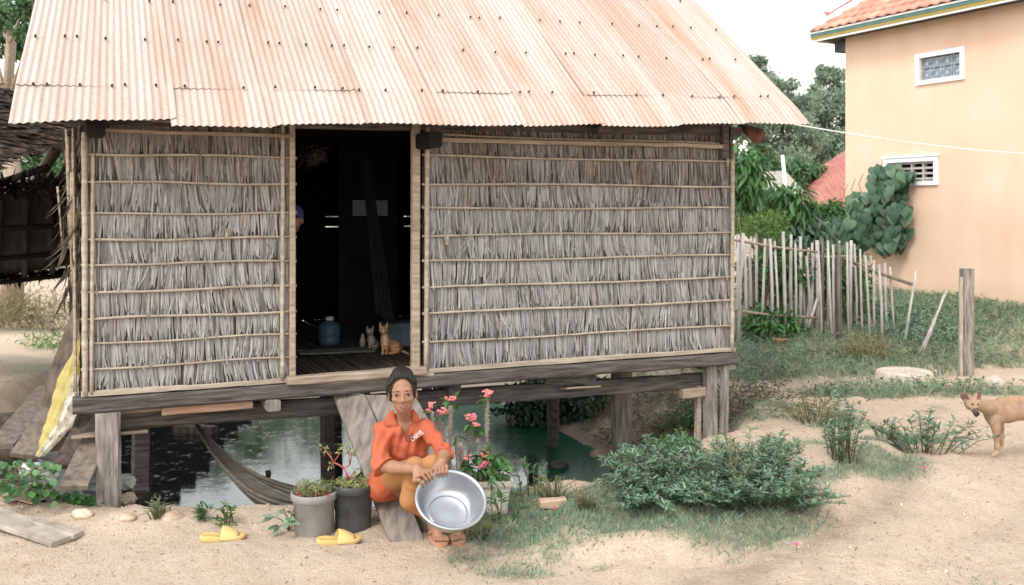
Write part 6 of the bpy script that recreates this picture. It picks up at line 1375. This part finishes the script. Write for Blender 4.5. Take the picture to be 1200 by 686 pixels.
def sw(D, X, Y, Z):
    # folds: drapes from shoulders, rings on sleeves, horizontal folds at the waist
    D = D+fbm(X*10+Z*5, Y*12, Z*9-X*7, 33, 3)*.012
    D = D+.011*np.abs(fbm(X*22+Z*9, Y*20, Z*20-X*8, 61, 2))+.0055*np.sin(Z*95+X*55+fbm(X*9, Y*9, Z*9, 4, 2)*9)*np.exp(-((Z-.33)/.10)**2)+.0052*np.sin((X+.55)*120-Z*45+fbm(X*8, Y*8, Z*8, 14, 2)*6)*np.exp(-((Z-.48)/.09)**2)
    dR = (X-cR[0])*WRv[0]+(Y-cR[1])*WRv[1]+(Z-cR[2])*WRv[2]; nearR = np.hypot(np.hypot(X-cR[0], Y-cR[1]), Z-cR[2]) < .085
    dL = (X-cL[0])*WLv[0]+(Y-cL[1])*WLv[1]+(Z-cL[2])*WLv[2]; nearL = np.hypot(np.hypot(X-cL[0], Y-cL[1]), Z-cL[2]) < .07
    D = D+.0005*np.sin(dR*170)*np.exp(-(dR/.09)**2)*(np.abs(X-ER.x) < .09)+.0042*np.sin(dL*170)*np.exp(-(dL/.08)**2)*(np.abs(X-EL.x) < .06)
    D = np.where(nearR, np.maximum(D, dR), D); D = np.where(nearL, np.maximum(D, dL), D)
    u = np.clip((Z-zb_)/(zt-zb_), 0, 3); lo = xv+(xL0-xv)*u; hi = xv+(xR0-xv)*u; wd_ = np.minimum(X-lo, hi-X); wedge = np.minimum(wd_, np.minimum(Z-zb_, (NBp.y+.005)-Y))
    D = np.maximum(D, wedge)
    # round neck opening
    nk = np.hypot(X-NBp.x, (Y-NBp.y-.008)*1.0)-.045; D = np.where(Z > NBp.z-.01, np.maximum(D, -nk), D)
    # trouser gap: hem rises at the front
    D = np.maximum(D, .19+(5.24-Y)*1.0-.09*np.clip((-.60-X)/.1, 0, 1)-Z)
    return D
S_.field(sw); shirt = S_.build('shirt', m_shirt, wo_, None, 1)
dg = bpy.context.evaluated_depsgraph_get(); bvs = BVHTree.FromObject(shirt, dg); OFF = Vector(wo_.location)
def onshirt(px, py, lift=.004):
    d = P(px, py, 1.0)-Vector((0, 0, CH)); d.normalize(); o_ = Vector((0, 0, CH)); h = bvs.ray_cast(o_-OFF, d)
    if h[0] is None: q = P(px, py, 5.12); return q
    return h[0]+OFF-d*lift
# collar flaps follow the shirt; standing part round the neck
def sheetpoly(name, rows, mat, th=.003):
    V = [tuple(p) for r in rows for p in r]; nr_, nc = len(rows), len(rows[0]); n = len(V); V += [(x_, y_+th, z-.001) for x_, y_, z in V]; I = np.arange(n).reshape(nr_, nc); Q = np.stack([I[:-1, :-1], I[1:, :-1], I[1:, 1:], I[:-1, 1:]], -1).reshape(-1, 4)
    E = [(I[0, j], I[0, j+1], I[0, j+1]+n, I[0, j]+n) for j in range(nc-1)]+[(I[-1, j+1], I[-1, j], I[-1, j]+n, I[-1, j+1]+n) for j in range(nc-1)]+[(I[i+1, 0], I[i, 0], I[i, 0]+n, I[i+1, 0]+n) for i in range(nr_-1)]+[(I[i, -1], I[i+1, -1], I[i+1, -1]+n, I[i, -1]+n) for i in range(nr_-1)]
    b = MB(); b.add(V, np.concatenate([Q, Q[:, ::-1]+n, np.array(E)]), 0, True); return b.build(name, mat, wo_)
def flap(inner, outer, k=6):
    rows = []
    for i in range(len(inner)):
        r = []
        for j in range(k+1):
            q = Vector(inner[i]).lerp(Vector(outer[i]), j/k); h = bvs.ray_cast(Vector((0, 0, CH))-OFF, (P(q[0], q[1], 1.0)-Vector((0, 0, CH))).normalized())
            yv = (h[0]+OFF).y if h[0] is not None else NBp.y-.012
            r.append([q[0], q[1], min(yv, NBp.y)])
        rows.append(r)
    A = np.array(rows)
    for _ in range(4):
        Yp_ = np.pad(A[:, :, 2], 1, 'edge'); A[:, :, 2] = (Yp_[1:-1, 1:-1]*2+Yp_[:-2, 1:-1]+Yp_[2:, 1:-1]+Yp_[1:-1, :-2]+Yp_[1:-1, 2:])/6
    return [[P(A[i, j, 0], A[i, j, 1], A[i, j, 2]-.010-.004*math.sin(PI*j/k)) for j in range(k+1)] for i in range(len(rows))]
sheetpoly('collar', flap([(461.5, 480), (462, 485), (463, 490), (465, 495), (467.5, 500)], [(457, 481.5), (454, 486), (451.5, 491), (451, 496), (453.5, 501)]), m_shirt)
sheetpoly('collar', flap([(482.5, 479), (482.7, 484), (482.6, 489), (482.2, 495)], [(486, 480.5), (489, 485), (491.5, 490), (492.5, 496)]), m_shirt)
b = MB(); n = 22; 
for k in (0, 1):
    pass
ringp = [NBp+Vector((.056*math.sin(a), .012-.056*math.cos(a)*1.0, .016+.012*(-math.cos(a)))) for a in np.linspace(-PI*.58+PI, PI*.58+PI, n)]
V = [tuple(p+Vector((0, 0, -.025))) for p in ringp]+[tuple(p+Vector((0, 0, .006))) for p in ringp]+[tuple(p+Vector((0, 0, .004))+(p-NBp).normalized()*.008) for p in ringp]+[tuple(p+Vector((0, 0, -.03))+(p-NBp).normalized()*.016) for p in ringp]
b.add(V, [(r*n+i, r*n+i+1, (r+1)*n+i+1, (r+1)*n+i) for r in range(3) for i in range(n-1)], 0, True); b.build('collar_stand', m_shirt, wo_)
b = MB()
for (px, py) in ((477.5, 521), (476.5, 531)):
    q = onshirt(px, py, .003); b.lathe([(0, .002), (.003, .002), (.0035, 0)], 10, 0, Matrix.Translation(q) @ Matrix.Rotation(PI/2, 4, 'X'))
b.build('button', pm('orange_button', (.45, .10, .03), (.5, .13, .05), 9, .4, 0), wo_)
b = MB(); b.tube([onshirt(478, 515.5, .002), onshirt(477.6, 522, .0025), onshirt(477, 530, .0025), onshirt(476, 538, .002)], .0018, 5); b.build('placket', m_shirt, wo_)
# lettering on the chest
cu = bpy.data.curves.new('lettering', 'FONT'); cu.body = 'CHANEL'; cu.size = 1.0; cu.offset = .018; cu.resolution_u = 3
to = bpy.data.objects.new('lettering_tmp', cu); COL.objects.link(to); bpy.context.view_layer.update()
me = bpy.data.meshes.new_from_object(to.evaluated_get(bpy.context.evaluated_depsgraph_get())); bpy.data.objects.remove(to)
vx = [v.co.copy() for v in me.vertices]; wmax = max(v.x for v in vx); ang = math.radians(36)
for v, c in zip(me.vertices, vx):
    x_ = c.x/wmax; X_ = 17*(x_**.88); Y_ = c.y/.72*5.6
    v.co = onshirt(483+X_*math.cos(ang)+Y_*math.sin(-ang)*1, 518-(X_*math.sin(ang)+Y_*math.cos(ang)), .0025)-OFF
me.materials.clear(); me.materials.append(m_wh); lo_ = bpy.data.objects.new('lettering', me); COL.objects.link(lo_); lo_.parent = wo_
# flip-flops
m_ff = pm('tan_rubber', (.40, .20, .12), (.48, .26, .16), 9, .7, .2)
for A, tx, ty, lab in ((AR, -.352, 4.955, 'tan thong sandal on the foot nearer the buckets'), (AL_, -.268, 4.975, 'tan thong sandal on the foot under the basin')):
    T = Vector((tx, ty, gz0+.012)); Hl = Vector((A.x+(A.x-tx)*.2, A.y+.03, gz0+.030)); fw = (T-Hl); L_ = fw.length+.035; fw.normalize(); sv = fw.cross(Vector((0, 0, 1))).normalized(); up2 = sv.cross(fw); mid = (T+Hl)/2+fw*.012
    o = thing('thong_sandal', lab, 'sandal', mid, group='tan sandals worn by the woman'); b = MB(); V = []; N_ = 26
    for z in (-.008, .006):
        for i in range(N_):
            a = 2*PI*i/N_; c_ = math.cos(a); V.append(tuple(mid+fw*(c_*L_*.55)+sv*(math.sin(a)*(.040+.008*c_))+up2*z))
    b.add(V, [tuple(reversed(range(N_))), tuple(range(N_, 2*N_))]+[(i, (i+1) % N_, N_+(i+1) % N_, N_+i) for i in range(N_)]); b.build('sole', m_ff, o)
    b = MB(); th_ = T-fw*.012+up2*.020; tp = T-fw*.045+up2*.046
    for s in (-1, 1): b.tube([th_, tp, mid-fw*.012+sv*s*.036+up2*.030, mid-fw*.03+sv*s*.041+up2*.004], [.004, .0055, .006, .005], 6, sq=(1, .6))
    b.build('strap', m_ff, o)

# ================================================================= dog
def fur(name, c1, c2): return pm(name, c1, c2, 14, .8, .3, (1, 1, 1), bd=.003)
dz = H1(*[P(1167, 535, 6.76)[i] for i in (0, 1)]); DD = 6.76; g0 = on(1166, 536); DD = g0.y; sc = DD/6.76
dog = thing('dog', 'lean tan dog with dark muzzle standing at the edge, looking at the camera', 'dog', g0)
def D_(px, py, dy=0): return P(px, py, DD+dy)
B = SDF(tuple(D_(1118, 545, -.3)), tuple(D_(1262, 440, .5)), .004)
B.chain([D_(1165, 484, .02), D_(1180, 483.5, .06), D_(1197, 482, .11), D_(1214, 480, .16), D_(1232, 478, .21)], [.068, .066, .057, .048, .060], .02)
B.ell(D_(1166, 489, .02), (.054, .056, .072), k=.02); B.cap(D_(1172, 472, .04), D_(1230, 469, .2), .035, k=.02)
B.chain([D_(1164, 479, .01), D_(1154, 476, -.06), D_(1144, 474, -.12)], [.058, .043, .035], .02)
hd = D_(1139.5, 473.5, -.17); B.ell(hd, (.048, .052, .043), k=.015); B.cap(hd+Vector((-.004, -.03, -.018)), hd+Vector((-.012, -.088, -.044)), .026, .0165, .012)
B.cap(hd+Vector((-.006, -.03, -.028)), hd+Vector((-.012, -.078, -.058)), .018, .011, .008)
for s in (-1, 1): B.ell(hd+Vector((s*.020, -.044, .004)), (.009, .009, .006), k=.006, op='sub'); B.ell(hd+Vector((s*.026, -.02, -.006)), (.018, .02, .018), k=.01)
for s, (ex, ey) in ((-1, (1124.5, 459)), (1, (1147, 457.5))):
    bs = hd+Vector((s*.030-.003, .0, .024)); tp = P(ex, ey, hd.y+.012)
    B.chain([bs, bs.lerp(tp, .5), tp], [.024, .019, .003], .008); q = bs.lerp(tp, .48)+Vector((0, -.016, 0)); ax = (tp-bs).normalized(); B.cap(bs+Vector((0, -.019, .006)), bs.lerp(tp, .75)+Vector((0, -.013, 0)), .010, .005, .004, 'sub')
def dleg(pts, rs): B.chain(pts, rs, .012)
dleg([D_(1165, 491, -.02), D_(1167, 502, -.03), D_(1168, 512, -.04), D_(1168.5, 523, -.04), D_(1168, 531, -.04), D_(1164, 533.5, -.065)], [.040, .027, .020, .0155, .0150, .0150])
dleg([D_(1170, 491, .09), D_(1172, 503, .08), D_(1173, 512, .07), D_(1173, 521, .08), D_(1172.5, 528, .08), D_(1170, 530.5, .055)], [.038, .024, .019, .0145, .0145, .014])
for dy, ox in ((.12, 0), (.27, -7)):
    dleg([D_(1232+ox, 480, dy+.03), D_(1226+ox, 496, dy), D_(1237+ox, 512, dy), D_(1233+ox, 525, dy), D_(1231+ox, 529, dy), D_(1227+ox, 531, dy)], [.060, .040, .020, .014, .014, .014])
dleg([D_(1240, 472, .24), D_(1252, 462, .27), D_(1256, 448, .3), D_(1249, 443, .3)], [.018, .015, .013, .008])
hdn = np.array(tuple(hd))
def dmat(C):
    q = C-hdn; m = np.zeros(len(C), int)
    m = np.where((C[:, 0] < D_(1160, 0).x+.02) & (C[:, 2] < hdn[2]-.03) & (C[:, 1] < hdn[1]+.22) & (q[:, 1] > -.02) & (np.sin(C[:, 0]*90+C[:, 2]*60)*.01+C[:, 0] < D_(1158, 0).x), 2, m)
    m = np.where((q[:, 1] < -.062) & (np.abs(q[:, 0]+.01) < .045) & (q[:, 2] < -.012), 1, m)       # dark muzzle
    m = np.where((C[:, 2] < hdn[2]-.30+.05*np.sin(C[:, 0]*60+C[:, 2]*90)), 2, m)                                   # paler legs
    e = (q[:, 2] > .030) & (q[:, 1] < .004) & (np.abs(q[:, 0]) > .028) & (np.hypot(q[:, 0], q[:, 2]) < .105); m = np.where(e, 3, m)
    bk = (C[:, 0] > D_(1158, 0).x) & (C[:, 2]+.012*np.sin(C[:, 0]*70)*np.sin(C[:, 1]*120) > D_(0, 467.5, .1).z); m = np.where(bk, 4, m)
    return m
db = B.build('body', [fur('tan_fur', (.27, .175, .11), (.37, .25, .165)), fur('muzzle_fur', (.06, .045, .04), (.15, .11, .085)), fur('pale_fur', (.32, .22, .145), (.42, .31, .22)), fur('ear_inside', (.10, .05, .04), (.18, .09, .07)), fur('back_fur', (.28, .15, .085), (.40, .25, .14))], dog, dmat, 1)
for s in (-1, 1):
    b = MB(); c = hd+Vector((s*.019, -.041, .004)); b.lathe([(max(.0065*math.sin(PI*i/10), 1e-5), .0065*math.cos(PI*i/10)) for i in range(11)], 14, 0, Matrix.Translation(c)); b.build('eye', m_iris, dog)
b = MB(); c = hd+Vector((-.013, -.104, -.040)); b.lathe([(max(.0095*math.sin(PI*i/10), 1e-5), .0075*math.cos(PI*i/10)) for i in range(11)], 14, 0, Matrix.Translation(c)); b.build('nose', m_iris, dog)

# ================================================================= cats
def cat(name, lab, fx, fy, hx, hy, bx, by, k, mats, right=True, tail=True):
    Yb = (CH-.606)*F/(fy-HY); cth = thing(name, lab, 'cat', P(bx, fy, Yb)); s_ = k
    def C_(px, py, dy=0): return P(px, py, Yb+dy)
    B = SDF(tuple(C_(fx-14*k, fy+4, -.12)), tuple(C_(bx+30*k, hy-18*k, .28)), .0032)
    H = C_(hx, hy, -.01); B.ell(H, (.033*k, .031*k, .028*k), k=.01); B.ell(H+Vector((0, -.026, -.010))*k, (.014*k, .012*k, .010*k), k=.006)
    for s in (-1, 1):
        a = H+Vector((s*.020, .004, .020))*k; c = H+Vector((s*.030, .006, .056))*k; B.chain([a, c], [.013*k, .003], .004); B.cap(a+Vector((0, -.012, .004))*k, a.lerp(c, .6)+Vector((0, -.010, 0))*k, .006*k, .003, .003, 'sub'); B.ell(H+Vector((s*.013, -.029, .004))*k, (.005*k, .004*k, .004*k), k=.003, op='sub')
    ch = C_((fx*1.0+hx)/2+1.5*k, hy+13*k, .02); rump = C_(bx+3*k, fy-8*k, .10); B.chain([H+Vector((0, .02, -.01))*k, ch, rump], [.024*k, .034*k, .050*k], .02); B.ell(C_(bx+2*k, fy-8*k, .08), (.050*k, .055*k, .052*k), k=.015)
    for s in (-1, 1):
        dx = s*2.2*k; B.chain([ch+Vector((dx*.006, -.01, -.01)), C_(fx+dx, fy-9*k, -.015), C_(fx+dx, fy-1.5*k, -.02), C_(fx+dx-.6*k, fy-1.2*k, -.04)], [.018*k, .012*k, .010*k, .010*k], .006)
    B.chain([C_(bx+4*k, fy-5*k, .03), C_(bx-1*k, fy-2*k, .0), C_(bx-4*k, fy-1.4*k, -.02)], [.028*k, .014*k, .010*k], .008)
    if tail: B.chain([C_(bx+9*k, fy-4*k, .10), C_(bx+14*k, fy-3*k, .06), C_(bx+18*k, fy-1*k, .0)], [.013*k, .011*k, .008*k], .008)
    Hn = np.array(tuple(H))
    def mf(C):
        q = (C-Hn)/k; m = np.zeros(len(C), int); st = np.sin(C[:, 2]*230/k+np.sin(C[:, 1]*60)*1.5) > .45; m = np.where(st, 1, m)
        m = np.where((q[:, 1] < -.022) & (q[:, 2] < -.004) & (np.abs(q[:, 0]) < .02), 2, m); m = np.where((q[:, 2] < -.03) & (q[:, 2] > -.11) & (C[:, 1] < ch.y-.012*k) & (np.abs(C[:, 0]-ch.x) < .012*k), 2, m); return m
    B.build('body', mats, cth, mf, 1)
    for s in (-1, 1): b = MB(); b.lathe([(max(.0045*k*math.sin(PI*i/8), 1e-5), .0045*k*math.cos(PI*i/8)) for i in range(9)], 10, 0, Matrix.Translation(H+Vector((s*.013, -.026, .004))*k)); b.build('eye', m_iris, cth)
cat('cat', 'orange tabby cat sitting in the doorway, the larger of the two', 451, 416, 449.5, 387, 461, 0, 1.0, [fur('ginger', (.50, .25, .11), (.60, .34, .17)), fur('ginger_dark', (.42, .19, .08), (.48, .24, .10)), fur('cream_fur', (.50, .40, .30), (.62, .52, .42))])
cat('cat', 'small grey brown kitten sitting behind the orange cat', 435, 411, 433.5, 389, 436.5, 0, .82, [fur('greybrown', (.30, .24, .18), (.40, .33, .26)), fur('greybrown_dark', (.20, .15, .11), (.26, .20, .15)), fur('pale_kitten', (.34, .29, .24), (.42, .37, .31))], tail=False)

# ================================================================= child half hidden behind the door jamb
K0 = P(344, 256, 7.0); KB = K0+Vector((-.15, .02, 0)); kid = thing('person', 'child in a dark blue cap half hidden behind the left door jamb', 'person', (K0.x, K0.y, .605))
B = SDF((K0.x-.42, K0.y-.18, .60), (K0.x+.22, K0.y+.2, K0.z+.14), .006)
B.ell(K0, (.062, .075, .078), k=.01); B.ell(K0+Vector((.004, -.03, -.04)), (.045, .045, .04), k=.015); B.cap(K0+Vector((.004, -.075, -.015)), K0+Vector((.004, -.084, -.03)), .006, .009, .006)
for s in (-1, 1): B.ell(K0+Vector((s*.064, 0, -.02)), (.007, .014, .022), k=.005); B.ell(K0+Vector((s*.026, -.078, -.012)), (.010, .01, .006), k=.005, op='sub')
B.cap(K0+Vector((0, .01, -.07)), KB+Vector((.03, .01, -.14)), .035, k=.015); B.chain([KB+Vector((0, .01, -.20)), KB+Vector((0, .01, -.45))], [.08, .085], .03)
for s in (-1, 1):
    B.cap(KB+Vector((0, .01, -.17)), KB+Vector((s*.09, .01, -.19)), .04, .036, .02); B.chain([KB+Vector((s*.10, .01, -.19)), KB+Vector((s*.125, .0, -.34)), KB+Vector((s*.12, -.03, -.48))], [.034, .027, .02], .01)
    for k in range(4): B.cap(KB+Vector((s*.12, -.045+.012*k, -.49)), KB+Vector((s*.12, -.045+.012*k, -.55+.006*abs(k-1))), .008, k=.004)
    B.cap(KB+Vector((s*.12, -.04, -.48)), KB+Vector((s*.11, -.065, -.52)), .009, k=.005)
    B.chain([KB+Vector((s*.04, .01, -.45)), KB+Vector((s*.045, .0, -.74)), Vector((KB.x+s*.045, KB.y+.01, .66)), Vector((KB.x+s*.05, KB.y-.09, .62))], [.06, .042, .028, .02], .012)
B.build('body', [m_skin, pm('child_shirt', (.10, .13, .22), (.16, .2, .3), 5, .9, .2), pm('child_shorts', (.07, .06, .06), (.12, .1, .1), 5, .9, .2)], kid, lambda C: np.where((C[:, 2] < KB.z-.13) & (C[:, 2] > KB.z-.44) & (np.abs(C[:, 0]-KB.x) < .13) & ((C[:, 2] > KB.z-.30) | (np.abs(C[:, 0]-KB.x) < .095)), 1, np.where((C[:, 2] < KB.z-.40) & (C[:, 2] > KB.z-.66) & (np.abs(C[:, 0]-KB.x) < .1), 2, 0)), 1)
b = MB(); M = Matrix.Translation(K0+Vector((0, 0, .012))); b.lathe([(.071, -.01), (.073, .01), (.068, .045), (.045, .075), (0, .088)], 24, 0, M); b.add([tuple(M @ Vector(v)) for v in ((-.05, -.05, .0), (.05, -.05, .0), (.045, -.12, -.012), (-.045, -.12, -.012), (-.05, -.05, .006), (.05, -.05, .006), (.045, -.12, -.006), (-.045, -.12, -.006))], [(3, 2, 1, 0), (4, 5, 6, 7), (2, 3, 7, 6)], 0); b.build('cap', pm('navy_cap', (.03, .05, .12), (.06, .09, .18), 6, .8, .1), kid)
